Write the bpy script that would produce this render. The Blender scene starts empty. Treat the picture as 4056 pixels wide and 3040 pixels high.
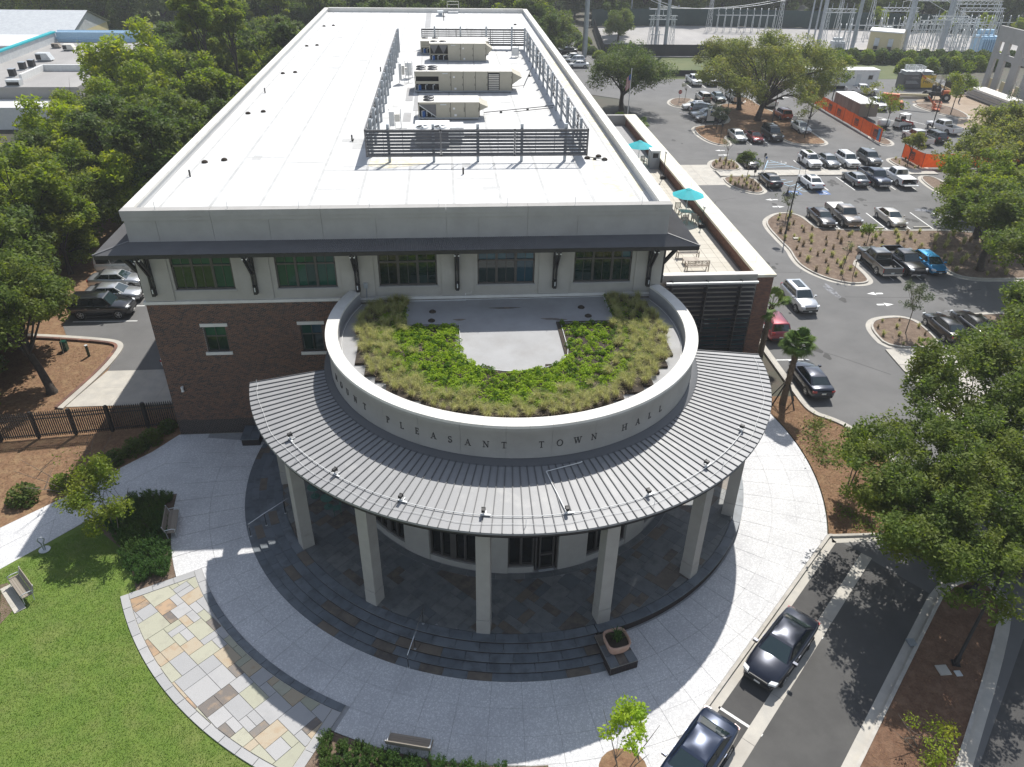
import bpy, math, random
import numpy as np
from mathutils import Vector, Matrix
R = math.radians
PI = math.pi
scn = bpy.context.scene
C = scn.collection
# ------------------------------------------------------------------ camera
cd = bpy.data.cameras.new('camera')
cam = bpy.data.objects.new('camera', cd)
C.objects.link(cam)
_yaw, _pit, _rol = 0.0895, 0.5708, 0.0188
_fw = Vector((math.sin(_yaw)*math.cos(_pit), math.cos(_yaw)*math.cos(_pit), -math.sin(_pit)))
_rt = Vector((math.cos(_yaw), -math.sin(_yaw), 0))
_up = _rt.cross(_fw)
_r2 = math.cos(_rol)*_rt + math.sin(_rol)*_up
_u2 = -math.sin(_rol)*_rt + math.cos(_rol)*_up
cam.matrix_world = Matrix(((_r2.x, _u2.x, -_fw.x, -3.4012), (_r2.y, _u2.y, -_fw.y, -38.6923), (_r2.z, _u2.z, -_fw.z, 30.9701), (0, 0, 0, 1)))
cd.sensor_fit = 'HORIZONTAL'
cd.sensor_width = 36.0
cd.lens = 36.0*3014.66/4056.0
cd.clip_start = 0.5
cd.clip_end = 2500
scn.camera = cam
# ------------------------------------------------------------------ light
SUNV = Vector((0.31, 0.70, 1.0)).normalized()
SUN_STRENGTH, SKY_STRENGTH, EXPOSURE = 4.6, 0.125, 0.34
w = bpy.data.worlds.new('World')
scn.world = w
w.use_nodes = True
_nt = w.node_tree
_sky = _nt.nodes.new('ShaderNodeTexSky')
_sky.sky_type = 'NISHITA'
_sky.sun_disc = False
_sky.sun_elevation = math.asin(SUNV.z)
_sky.sun_rotation = math.atan2(SUNV.x, SUNV.y)
_sky.air_density = 1.0
_sky.dust_density = 0.6
_sky.ozone_density = 1.0
_hs = _nt.nodes.new('ShaderNodeHueSaturation')
_hs.inputs['Saturation'].default_value = 0.62
_nt.links.new(_sky.outputs[0], _hs.inputs['Color'])
_nt.links.new(_hs.outputs[0], _nt.nodes['Background'].inputs[0])
_nt.nodes['Background'].inputs[1].default_value = SKY_STRENGTH
sd = bpy.data.lights.new('sun', 'SUN')
sd.energy = SUN_STRENGTH
sd.angle = R(0.53)
sd.color = (1.0, 0.965, 0.91)
sun = bpy.data.objects.new('sun', sd)
sun.rotation_euler = SUNV.to_track_quat('Z', 'Y').to_euler()
sun.location = (0, 0, 90)
C.objects.link(sun)
scn.view_settings.view_transform = 'Standard'
try:
    scn.view_settings.look = 'None'
except Exception:
    pass
scn.view_settings.exposure = EXPOSURE
scn.view_settings.gamma = 1.0
scn.view_settings.use_curve_mapping = False
scn.cycles.max_bounces = 6
scn.cycles.diffuse_bounces = 3
scn.cycles.glossy_bounces = 3
scn.cycles.transmission_bounces = 3
scn.cycles.transparent_max_bounces = 4
# ------------------------------------------------------------------ materials
def M(name, c1, c2=None, sc=3.0, rough=0.8, met=0.0, bump=0.0, bsc=30.0, spec=0.5, isl=0.0, ob=0.0, c3=None, sc3=0.3, f3=0.5, trans=0.0, coat=0.0, lo=0.35, hi=0.65, stretch=None, ior=None, hue=0.0):
    m = bpy.data.materials.new(name)
    m.use_nodes = True
    n, l = m.node_tree.nodes, m.node_tree.links
    b = n['Principled BSDF']
    def mix(fac, a, bb):
        x = n.new('ShaderNodeMix'); x.data_type = 'RGBA'
        for s, v in ((x.inputs[0], fac), (x.inputs[6], a), (x.inputs[7], bb)):
            if hasattr(v, 'is_linked'): l.new(v, s)
            elif isinstance(v, (int, float)): s.default_value = v
            else: s.default_value = (*v, 1)
        return x.outputs[2]
    geo = n.new('ShaderNodeNewGeometry')
    pos = geo.outputs['Position']
    if stretch:
        mp = n.new('ShaderNodeMapping'); mp.inputs[3].default_value = stretch
        l.new(pos, mp.inputs[0]); pos = mp.outputs[0]
    def noise(s, a=0.0, bb=1.0, det=5.0):
        t = n.new('ShaderNodeTexNoise'); t.inputs['Scale'].default_value = s; t.inputs['Detail'].default_value = det
        t.inputs['Roughness'].default_value = 0.6
        l.new(pos, t.inputs['Vector'])
        r = n.new('ShaderNodeMapRange'); r.inputs[1].default_value = a; r.inputs[2].default_value = bb
        l.new(t.outputs[0], r.inputs[0])
        return r.outputs[0]
    col = c1
    if c2 is not None:
        if isl or ob:
            src = None
            if isl: src = geo.outputs['Random Per Island']
            if ob:
                oi = n.new('ShaderNodeObjectInfo')
                if src is None: src = oi.outputs['Random']
                else:
                    ad = n.new('ShaderNodeMath'); ad.operation = 'ADD'; l.new(src, ad.inputs[0]); l.new(oi.outputs['Random'], ad.inputs[1])
                    fr = n.new('ShaderNodeMath'); fr.operation = 'FRACT'; l.new(ad.outputs[0], fr.inputs[0]); src = fr.outputs[0]
            col = mix(src, c1, c2)
            if c3 is not None: col = mix(noise(sc3, lo, hi), col, c3) if not hue else col
        else:
            col = mix(noise(sc, lo, hi), c1, c2)
            if c3 is not None:
                nz = noise(sc3, 0.45, 0.75)
                mm = n.new('ShaderNodeMath'); mm.operation = 'MULTIPLY'; mm.inputs[1].default_value = f3; l.new(nz, mm.inputs[0])
                col = mix(mm.outputs[0], col, c3)
    s = b.inputs['Base Color']
    if hasattr(col, 'is_linked'): l.new(col, s)
    else: s.default_value = (*col, 1)
    b.inputs['Roughness'].default_value = rough
    b.inputs['Metallic'].default_value = met
    b.inputs['Specular IOR Level'].default_value = spec
    if ior: b.inputs['IOR'].default_value = ior
    if coat:
        b.inputs['Coat Weight'].default_value = coat; b.inputs['Coat Roughness'].default_value = 0.03
    if bump:
        t = n.new('ShaderNodeTexNoise'); t.inputs['Scale'].default_value = bsc; t.inputs['Detail'].default_value = 4
        l.new(pos, t.inputs['Vector'])
        bp = n.new('ShaderNodeBump'); bp.inputs['Strength'].default_value = bump; bp.inputs['Distance'].default_value = 0.05
        l.new(t.outputs[0], bp.inputs['Height']); l.new(bp.outputs[0], b.inputs['Normal'])
    if trans:
        tr = n.new('ShaderNodeBsdfTranslucent')
        if hasattr(col, 'is_linked'):
            hs = n.new('ShaderNodeHueSaturation'); hs.inputs['Saturation'].default_value = 1.15; hs.inputs['Value'].default_value = 1.5
            l.new(col, hs.inputs['Color']); l.new(hs.outputs[0], tr.inputs[0])
        else: tr.inputs[0].default_value = (*[min(1, 1.5*x) for x in col], 1)
        ms = n.new('ShaderNodeMixShader'); ms.inputs[0].default_value = trans
        l.new(b.outputs[0], ms.inputs[1]); l.new(tr.outputs[0], ms.inputs[2])
        l.new(ms.outputs[0], n['Material Output'].inputs[0])
    return m
mt = {}
def D(k, *a, **kw): mt[k] = M(k, *a, **kw)
D('ground', (.06, .045, .028), (.035, .04, .018), sc=.5, bump=.4, bsc=6, c3=(.02, .03, .01), sc3=.08)
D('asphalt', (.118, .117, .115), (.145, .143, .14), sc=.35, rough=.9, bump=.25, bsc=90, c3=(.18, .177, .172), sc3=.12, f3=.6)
D('asphalt_dark', (.062, .06, .058), (.078, .076, .073), sc=.9, rough=.9, bump=.3, bsc=90)
D('concrete', (.5, .47, .41), (.42, .4, .36), sc=1.2, rough=.85, bump=.1, bsc=60, c3=(.34, .31, .27), sc3=.5, f3=.6)
D('kerb', (.5, .47, .42), (.38, .36, .32), sc=2.2, rough=.85, c3=(.28, .25, .22), sc3=.9, f3=.5)
D('paint_white', (.78, .78, .76), (.6, .6, .58), sc=6, rough=.7)
D('paint_blue', (.45, .62, .75), (.3, .5, .68), sc=8, rough=.7)
D('paint_deepblue', (.03, .1, .3), (.05, .14, .36), sc=8, rough=.7)
D('seal', (.16, .16, .17), (.02, .02, .02), sc=2.2, rough=.35, lo=.45, hi=.6)
D('mulch', (.2, .14, .1), (.115, .08, .055), sc=9, rough=.95, bump=.9, bsc=28, c3=(.29, .22, .165), sc3=2.0, f3=.7, lo=.3, hi=.7)
D('straw', (.27, .155, .085), (.15, .085, .045), sc=7, rough=.95, bump=.9, bsc=24, c3=(.33, .23, .12), sc3=1.6, f3=.7, lo=.3, hi=.7)
D('lawn', (.1, .17, .02), (.14, .21, .03), sc=1.1, rough=.9, bump=.8, bsc=40, c3=(.2, .2, .07), sc3=.7, f3=.55)
D('grass_blade', (.09, .175, .016), (.175, .265, .035), isl=1, rough=.6, trans=.35, c3=(.24, .26, .07), sc3=.55, lo=.5, hi=.85)
D('farlawn', (.07, .095, .025), (.11, .125, .04), sc=.2, rough=.9)
D('gravel', (.4, .385, .37), (.3, .29, .28), sc=.12, rough=.95, c3=(.24, .23, .22), sc3=.05, f3=.6, bump=.2, bsc=12, stretch=(1, .4, 1))
D('dirt', (.36, .28, .2), (.27, .2, .14), sc=.4, rough=.95, c3=(.42, .36, .3), sc3=.12)
def speckle(name, c1, c2, c3, dirt):
    m = M(name, c1, c2, sc=26.0, rough=.9, lo=.4, hi=.6, c3=dirt, sc3=.45, f3=.55, bump=.35, bsc=55)
    n, l = m.node_tree.nodes, m.node_tree.links
    b = n['Principled BSDF']
    src = b.inputs['Base Color'].links[0].from_socket
    v = n.new('ShaderNodeTexVoronoi'); v.inputs['Scale'].default_value = 9.0
    g = n.new('ShaderNodeNewGeometry'); l.new(g.outputs['Position'], v.inputs['Vector'])
    r = n.new('ShaderNodeMapRange'); r.inputs[1].default_value = .25; r.inputs[2].default_value = .55
    l.new(v.outputs['Distance'], r.inputs[0])
    x = n.new('ShaderNodeMix'); x.data_type = 'RGBA'
    mu = n.new('ShaderNodeMath'); mu.operation = 'MULTIPLY'; mu.inputs[1].default_value = .35; l.new(r.outputs[0], mu.inputs[0])
    l.new(mu.outputs[0], x.inputs[0]); l.new(src, x.inputs[6]); x.inputs[7].default_value = (*c3, 1)
    l.new(x.outputs[2], b.inputs['Base Color'])
    return m
mt['aggregate'] = speckle('aggregate', (.84, .835, .825), (.56, .56, .56), (.34, .34, .35), (.44, .44, .45))
D('stucco', (.39, .38, .362), (.355, .345, .328), sc=.9, rough=.9, bump=.08, bsc=70, c3=(.3, .29, .27), sc3=.8, f3=.5)
D('stucco_warm', (.42, .4, .36), (.385, .365, .325), sc=.9, rough=.9, bump=.08, bsc=70, c3=(.33, .31, .27), sc3=.8, f3=.5)
D('castcap', (.74, .72, .67), (.66, .64, .59), sc=1.2, rough=.85, c3=(.52, .48, .42), sc3=.7, f3=.4)
D('cap_stained', (.72, .7, .6), (.64, .6, .48), sc=.8, rough=.85, c3=(.5, .45, .33), sc3=1.3, f3=.5)
D('column', (.36, .345, .32), (.33, .315, .29), sc=1.5, rough=.9, bump=.15, bsc=80, c3=(.28, .262, .24), sc3=.9, f3=.4)
D('membrane', (.66, .66, .65), (.54, .54, .53), sc=.8, rough=.75, c3=(.36, .355, .34), sc3=.35, f3=.5, stretch=(1.6, .12, 1))
D('membrane_stain', (.62, .57, .42), (.74, .72, .66), sc=1.4, rough=.8, c3=(.45, .38, .22), sc3=2.5, f3=.6)
D('membrane_grey', (.36, .36, .36), (.32, .32, .32), sc=.5, rough=.8, c3=(.25, .24, .225), sc3=.7, f3=.5)
D('mortar', (.38, .35, .31), (.3, .275, .25), sc=4, rough=.95)
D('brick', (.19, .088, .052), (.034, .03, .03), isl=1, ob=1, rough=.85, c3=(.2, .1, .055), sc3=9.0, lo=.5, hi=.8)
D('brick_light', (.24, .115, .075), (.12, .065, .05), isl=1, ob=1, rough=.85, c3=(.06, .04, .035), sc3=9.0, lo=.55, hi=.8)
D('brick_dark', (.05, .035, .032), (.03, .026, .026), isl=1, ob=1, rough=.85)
D('slate', (.125, .138, .146), (.205, .21, .2), ob=1, rough=.6, c3=(.1, .105, .11), sc3=1.8, lo=.45, hi=.75)
D('slate_tread', (.125, .145, .163), (.17, .19, .208), ob=1, rough=.55, c3=(.08, .09, .1), sc3=1.5, lo=.45, hi=.75)
D('slate_brown', (.17, .14, .11), (.09, .08, .072), ob=1, rough=.6, c3=(.19, .16, .125), sc3=2.5, lo=.4, hi=.7)
D('flag_grey', (.34, .34, .34), (.41, .405, .4), ob=1, rough=.75, c3=(.33, .33, .33), sc3=1.1, lo=.5, hi=.8)
D('flag_green', (.35, .35, .265), (.41, .4, .31), ob=1, rough=.75, c3=(.33, .32, .25), sc3=2.0, lo=.5, hi=.75)
D('flag_tan', (.4, .335, .24), (.43, .365, .27), ob=1, rough=.75, c3=(.38, .27, .17), sc3=2.2, lo=.5, hi=.75)
D('flag_rust', (.36, .24, .14), (.44, .31, .2), ob=1, rough=.75, c3=(.2, .17, .14), sc3=2.4, lo=.45, hi=.7)
D('flag_dark', (.15, .13, .115), (.2, .18, .16), ob=1, rough=.7, c3=(.3, .22, .15), sc3=2.6, lo=.5, hi=.75)
D('grout', (.36, .36, .36), (.29, .29, .29), sc=4, rough=.95)
D('grout_light', (.5, .485, .44), (.42, .405, .37), sc=4, rough=.95)
D('canopy', (.262, .264, .267), (.278, .28, .283), ob=1, rough=.6, met=.15, c3=(.32, .32, .317), sc3=.9, lo=.55, hi=.7)
D('seam', (.105, .107, .111), rough=.6, met=.1)
D('eave', (.12, .119, .12), (.14, .139, .14), sc=.8, rough=.6, met=.1)
D('darksteel', (.018, .017, .018), (.026, .025, .025), sc=2, rough=.5)
D('bronze', (.085, .078, .073), (.1, .092, .086), sc=3, rough=.45, met=.3)
D('screen', (.115, .115, .12), (.14, .14, .145), sc=1.5, rough=.5, met=.4)
D('galv', (.42, .45, .48), (.34, .37, .4), sc=1.2, rough=.5, met=.6)
D('galv_pale', (.62, .64, .64), (.52, .54, .55), sc=1.5, rough=.5, met=.3)
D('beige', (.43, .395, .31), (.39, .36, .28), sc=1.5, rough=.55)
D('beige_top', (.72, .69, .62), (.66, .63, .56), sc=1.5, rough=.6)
D('louver', (.06, .06, .062), (.075, .075, .078), sc=2, rough=.45, met=.3)
D('black', (.012, .012, .013), rough=.55)
D('tyre', (.02, .02, .021), rough=.85)
D('rubber', (.03, .03, .03), rough=.7)
D('chrome', (.6, .61, .62), rough=.15, met=1.0)
D('rim', (.45, .46, .47), rough=.3, met=.9)
D('white_metal', (.75, .75, .73), (.68, .68, .66), sc=2, rough=.5)
D('red', (.45, .03, .025), rough=.4)
D('lamp_glass', (.75, .77, .78), rough=.1)
D('tail', (.3, .012, .012), rough=.2, coat=.5)
D('plate', (.7, .7, .66), rough=.5)
D('glass_win', (.006, .012, .011), (.012, .032, .026), ob=1, rough=.03, ior=1.6, spec=.6)
D('glass_green', (.012, .075, .048), (.01, .045, .035), ob=1, rough=.04, ior=1.5, spec=.5)
D('glass_teal', (.02, .1, .13), (.012, .045, .065), ob=1, rough=.04, ior=1.5, spec=.5)
D('glass_dark', (.008, .01, .01), rough=.06, ior=1.6)
D('car_glass', (.012, .022, .022), rough=.03, ior=1.75, spec=.7)
D('car_screen', (.02, .038, .042), rough=.04, ior=1.7, spec=.7)
D('wood', (.3, .26, .21), (.22, .185, .15), ob=1, rough=.75)
D('wood_pale', (.5, .44, .37), (.4, .35, .29), ob=1, rough=.75)
D('terracotta', (.52, .33, .25), (.44, .27, .2), sc=4, rough=.8, c3=(.58, .44, .36), sc3=3)
D('soil', (.035, .026, .018), (.05, .038, .026), sc=8, rough=.95)
D('paver', (.55, .52, .45), (.5, .47, .4), ob=1, rough=.9)
D('teal', (.02, .5, .55), (.03, .44, .5), sc=3, rough=.7, trans=.25)
D('bark', (.075, .06, .048), (.045, .037, .03), sc=5, rough=.95, bump=.7, bsc=14)
D('bark_pale', (.2, .17, .14), (.13, .11, .09), sc=5, rough=.95, bump=.5, bsc=18)
D('palmbark', (.17, .13, .09), (.09, .065, .045), isl=1, rough=.95)
def leaf(k, a, b, tr=.45): D(k, a, b, isl=1, rough=.6, trans=tr, spec=.22, c3=(b[0]*1.25, b[1]*1.0, b[2]*.9), sc3=.45, lo=.45, hi=.75)
leaf('leaf_oak', (.065, .105, .019), (.16, .215, .042))
D('mulch_red', (.19, .1, .058), (.1, .055, .032), sc=9, rough=.95, bump=.9, bsc=28, c3=(.26, .16, .1), sc3=2.0, f3=.7, lo=.3, hi=.7)
leaf('leaf_bright', (.16, .225, .02), (.3, .375, .045))
leaf('leaf_mid', (.1, .155, .02), (.215, .275, .042))
leaf('leaf_dark', (.05, .085, .019), (.115, .165, .038), .42)
leaf('leaf_olive', (.12, .155, .034), (.225, .255, .065))
leaf('leaf_grey', (.07, .095, .05), (.12, .15, .085))
leaf('leaf_rose', (.03, .075, .02), (.085, .16, .035), .35)
leaf('leaf_lime', (.2, .34, .02), (.34, .48, .05))
D('leaf_sedum', (.17, .27, .014), (.36, .48, .035), isl=1, rough=.6, trans=.45, spec=.2)
leaf('leaf_sedum2', (.06, .14, .012), (.12, .21, .02))
D('leaf_tuft', (.27, .3, .085), (.56, .52, .27), isl=1, rough=.7, trans=.4, spec=.15)
D('leaf_dry', (.25, .195, .125), (.4, .33, .23), isl=1, rough=.8, trans=.25, spec=.1)
D('asphalt_lane', (.07, .068, .065), (.088, .086, .082), sc=.5, rough=.9, bump=.3, bsc=90, c3=(.11, .107, .1), sc3=.25, f3=.6)
D('membrane_lap', (.5, .5, .49), (.4, .4, .39), sc=1.0, rough=.8)
D('patina', (.09, .2, .16), (.07, .16, .13), sc=4, rough=.6)
leaf('leaf_palm', (.06, .12, .02), (.12, .2, .04), .3)
# ------------------------------------------------------------------ geometry helpers
rnd = random.Random(7)
class MB:
    """collects faces; build() links them as ONE mesh object"""
    def __init__(s): s.v = []; s.f = []; s.sm = []
    def add(s, vs, fs, smooth=False):
        o = len(s.v); s.v.extend([tuple(p) for p in vs]); s.f.extend([[i+o for i in f] for f in fs]); s.sm.extend([smooth]*len(fs)); return s
    def box(s, x0, x1, y0, y1, z0, z1):
        return s.add([(x0,y0,z0),(x1,y0,z0),(x1,y1,z0),(x0,y1,z0),(x0,y0,z1),(x1,y0,z1),(x1,y1,z1),(x0,y1,z1)],
                     [(0,3,2,1),(4,5,6,7),(0,1,5,4),(1,2,6,5),(2,3,7,6),(3,0,4,7)])
    def obox(s, c, u, v, n):   # centre and three half-axis vectors
        c, u, v, n = map(Vector, (c, u, v, n))
        P = [c+a*u+b*v+d*n for d in (-1,1) for a, b in ((-1,-1),(1,-1),(1,1),(-1,1))]
        return s.add(P, [(0,3,2,1),(4,5,6,7),(0,1,5,4),(1,2,6,5),(2,3,7,6),(3,0,4,7)])
    def beam(s, a, b, w, h=None, up=(0,0,1)):
        a, b = Vector(a), Vector(b); d = b-a; L = d.length
        if L < 1e-6: return s
        d /= L; up = Vector(up)
        if abs(d.dot(up)) > .98: up = Vector((0,1,0))
        u = d.cross(up).normalized(); v = u.cross(d)
        return s.obox((a+b)/2, d*L/2, u*w/2, v*(h or w)/2)
    def tube(s, pts, r, n=8, cap=True, smooth=True):
        pts = [Vector(p) for p in pts]; rr = r if isinstance(r, (list, tuple)) else [r]*len(pts)
        vs, fs = [], []
        pu = None
        for i, p in enumerate(pts):
            d = (pts[min(i+1, len(pts)-1)]-pts[max(i-1, 0)]).normalized()
            if pu is None: pu = Vector((1,0,0)) if abs(d.x) < .9 else Vector((0,1,0))
            u = (pu-d*pu.dot(d)).normalized(); pu = u; v = d.cross(u)
            for k in range(n):
                a = 2*PI*k/n; vs.append(p+rr[i]*(math.cos(a)*u+math.sin(a)*v))
        for i in range(len(pts)-1):
            for k in range(n):
                k2 = (k+1) % n; fs.append((i*n+k, i*n+k2, (i+1)*n+k2, (i+1)*n+k))
        s.add(vs, fs, smooth)
        if cap:
            m = (len(pts)-1)*n
            s.add([vs[k] for k in range(n)], [tuple(range(n))[::-1]]); s.add([vs[m+k] for k in range(n)], [tuple(range(n))])
        return s
    def cyl(s, x, y, z0, z1, r, n=16, r2=None): return s.tube([(x,y,z0),(x,y,z1)], [r, r if r2 is None else r2], n)
    def lathe(s, prof, n=24, c=(0,0,0), a0=0, a1=360, smooth=True):
        full = abs(a1-a0) >= 359.9; m = n if full else n+1
        vs = []
        for k in range(m):
            a = R(a0+(a1-a0)*k/n)
            for r, z in prof: vs.append((c[0]+r*math.cos(a), c[1]+r*math.sin(a), c[2]+z))
        p = len(prof); fs = []
        for k in range(n):
            k2 = (k+1) % m
            for i in range(p-1): fs.append((k*p+i, k2*p+i, k2*p+i+1, k*p+i+1))
        return s.add(vs, fs, smooth)
    def prism(s, poly, z0, z1):
        n = len(poly)
        if area(poly) < 0: poly = poly[::-1]
        vs = [(x,y,z0) for x,y in poly]+[(x,y,z1) for x,y in poly]
        return s.add(vs, [tuple(range(n))[::-1], tuple(range(n,2*n))]+[(i,(i+1)%n,n+(i+1)%n,n+i) for i in range(n)])
    def sheet(s, poly, z):
        if area(poly) < 0: poly = poly[::-1]
        return s.add([(x,y,z) for x,y in poly], [tuple(range(len(poly)))])
    def arcbox(s, r0, r1, z0, z1, a0, a1, n=6):
        p = [(r0,z0),(r1,z0),(r1,z1),(r0,z1),(r0,z0)]
        s.lathe(p, n, a0=a0, a1=a1, smooth=False)
        for a, fl in ((a0,0),(a1,1)):
            q = [(r*math.cos(R(a)), r*math.sin(R(a)), z) for r, z in p[:4]]
            s.add(q, [(0,1,2,3) if not fl else (3,2,1,0)])
        return s
    def mesh(s, name):
        me = bpy.data.meshes.new(name); me.from_pydata(s.v, [], s.f)
        if any(s.sm): me.polygons.foreach_set('use_smooth', s.sm)
        me.update(); return me
    def shift(s, o): s.v = [(x-o[0], y-o[1], z-o[2]) for x, y, z in s.v]; return s
    def build(s, name, mat, parent=None, world=False, **props):
        if world and parent is not None: s.shift(wloc(parent))
        me = s.mesh(name); me.materials.append(mt[mat] if isinstance(mat, str) else mat)
        return link(name, me, parent, **props)
def wloc(o):
    v = Vector((0,0,0))
    while o is not None: v += o.location; o = o.parent
    return v
def link(name, me, parent=None, loc=None, rot=None, **props):
    o = bpy.data.objects.new(name, me); C.objects.link(o)
    if parent is not None: o.parent = parent
    if loc is not None: o.location = loc
    if rot is not None: o.rotation_euler = rot
    for k, v in props.items(): o[k] = v
    return o
def thing(name, label, cat, loc=(0,0,0), rz=0, group=None):
    o = bpy.data.objects.new(name, None); C.objects.link(o); o.location = loc; o.rotation_euler = (0,0,rz); o.empty_display_size = .3
    o['label'] = label; o['category'] = cat
    if group: o['group'] = group
    return o
def tag(o, label, cat, group=None):
    o['label'] = label; o['category'] = cat
    if group: o['group'] = group
    return o
def kids(o): return CH.get(o.name, [])
def dup(root, loc=None, rz=None, label=None, group=None, scale=None):
    def rec(o, par):
        c = o.copy(); C.objects.link(c)
        if par is not None: c.parent = par
        for k in list(o.children): rec(k, c)
        return c
    r = rec(root, None)
    if loc is not None: r.location = loc
    if rz is not None: r.rotation_euler = (0,0,rz)
    if scale is not None: r.scale = (scale,)*3 if isinstance(scale, (int, float)) else scale
    if label: r['label'] = label
    if group: r['group'] = group
    return r
def S_(o): o['kind'] = 'structure'; return o
def struct(name, mb, mat, parent=None):
    o = mb.build(name, mat, parent)
    if parent is None: o['kind'] = 'structure'
    return o
def area(p): return .5*sum(p[i][0]*p[(i+1)%len(p)][1]-p[(i+1)%len(p)][0]*p[i][1] for i in range(len(p)))
def chaikin(p, n=2, closed=True):
    for _ in range(n):
        q = []
        m = len(p)
        if not closed: q.append(p[0])
        for i in range(m if closed else m-1):
            a, b = p[i], p[(i+1)%m]
            q += [(a[0]*.75+b[0]*.25, a[1]*.75+b[1]*.25), (a[0]*.25+b[0]*.75, a[1]*.25+b[1]*.75)]
        if not closed: q.append(p[-1])
        p = q
    return p
def offset(p, d):          # inward offset (closed, ccw)
    if area(p) < 0: p = p[::-1]
    q = []; n = len(p)
    for i in range(n):
        a, b, c = Vector(p[i-1]), Vector(p[i]), Vector(p[(i+1)%n])
        e1, e2 = (b-a).normalized(), (c-b).normalized()
        n1, n2 = Vector((-e1.y, e1.x)), Vector((-e2.y, e2.x))
        m = (n1+n2); m = m.normalized() if m.length > 1e-6 else n1
        k = d/max(.35, m.dot(n1)); q.append((b.x+m.x*k, b.y+m.y*k))
    return q
def clip(poly, nx, ny, c):     # keep nx*x+ny*y <= c
    out = []; n = len(poly)
    for i in range(n):
        a, b = poly[i], poly[(i+1)%n]
        da, db = nx*a[0]+ny*a[1]-c, nx*b[0]+ny*b[1]-c
        if da <= 0: out.append(a)
        if da*db < 0:
            t = da/(da-db); out.append((a[0]+t*(b[0]-a[0]), a[1]+t*(b[1]-a[1])))
    return out
def pol(r, a): return (r*math.cos(R(a)), r*math.sin(R(a)))
def sector(r0, r1, a0, a1, n=6):
    return [pol(r1, a0+(a1-a0)*k/n) for k in range(n+1)]+[pol(r0, a1+(a0-a1)*k/n) for k in range(n+1)]
def inpoly(p, x, y):
    r = False; n = len(p)
    for i in range(n):
        (x1,y1),(x2,y2) = p[i-1], p[i]
        if (y1 > y) != (y2 > y) and x < (x2-x1)*(y-y1)/(y2-y1)+x1: r = not r
    return r
def walls(mb, x0, x1, z0, z1, yf, yb, holes):   # wall facing -y, with rectangular openings
    xs = sorted({x0, x1, *[h[0] for h in holes], *[h[1] for h in holes]}); zs = sorted({z0, z1, *[h[2] for h in holes], *[h[3] for h in holes]})
    for j in range(len(zs)-1):
        run = None
        for i in range(len(xs)-1):
            cx, cz = (xs[i]+xs[i+1])/2, (zs[j]+zs[j+1])/2
            solid = not any(h[0] < cx < h[1] and h[2] < cz < h[3] for h in holes)
            if solid: run = (run[0] if run else xs[i], xs[i+1])
            if (not solid or i == len(xs)-2) and run:
                mb.box(run[0], run[1], yf, yb, zs[j], zs[j+1]); run = None
    return mb
def npmesh(name, V, F, mat, smooth=False):
    V = np.asarray(V, np.float32); F = np.asarray(F, np.int32); k = F.shape[1]
    me = bpy.data.meshes.new(name)
    me.vertices.add(len(V)); me.vertices.foreach_set('co', V.ravel())
    me.loops.add(F.size); me.loops.foreach_set('vertex_index', F.ravel())
    me.polygons.add(len(F)); me.polygons.foreach_set('loop_start', np.arange(0, F.size, k, dtype=np.int32))
    me.update(calc_edges=True)
    for m in (mat if isinstance(mat, (list, tuple)) else [mat]): me.materials.append(mt[m])
    return me
def leaves(rng, P, size, up=.4, asp=.5, jit=.55, dirs=None):
    """leaf diamonds at points P; returns verts, quads"""
    n = len(P)
    nrm = rng.normal(size=(n,3)); nrm[:,2] = np.abs(nrm[:,2])+up*2; nrm /= np.linalg.norm(nrm, axis=1)[:,None]
    t = rng.normal(size=(n,3)) if dirs is None else dirs+rng.normal(size=(n,3))*.25
    t -= nrm*(t*nrm).sum(1)[:,None]; t /= np.linalg.norm(t, axis=1)[:,None]+1e-9
    b = np.cross(nrm, t)
    s = size*(1+jit*rng.uniform(-1,1,size=(n,1)))
    V = np.stack([P+t*s, P+b*s*asp, P-t*s, P-b*s*asp], 1).reshape(-1,3)
    return V, np.arange(4*n).reshape(-1,4)
def blades(rng, P, h, wd, lean=.5, n=1):
    """thin grass blades: triangles as quads, rooted at P, arching out"""
    P = np.repeat(P, n, 0); m = len(P)
    a = rng.uniform(0, 2*PI, m); L = (lean*rng.uniform(.15, 1, m))[:,None]
    d = np.stack([np.cos(a), np.sin(a), np.zeros(m)], 1); s = np.stack([-np.sin(a), np.cos(a), np.zeros(m)], 1)
    hh = (h*rng.uniform(.6, 1.15, m))[:,None]; z = np.array([[0,0,1.]])
    mid = P+z*hh*.65+d*hh*L*.35; tip = P+z*hh*(1-.45*L)+d*hh*L
    V = np.stack([P-s*wd, P+s*wd, mid+s*wd*.8, mid-s*wd*.8, tip+s*wd*.15, tip-s*wd*.15], 1).reshape(-1,3)
    i = np.arange(m)[:,None]*6
    F = np.concatenate([i+np.array([[0,1,2,3]]), i+np.array([[3,2,4,5]])], 0)
    return V, F
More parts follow.
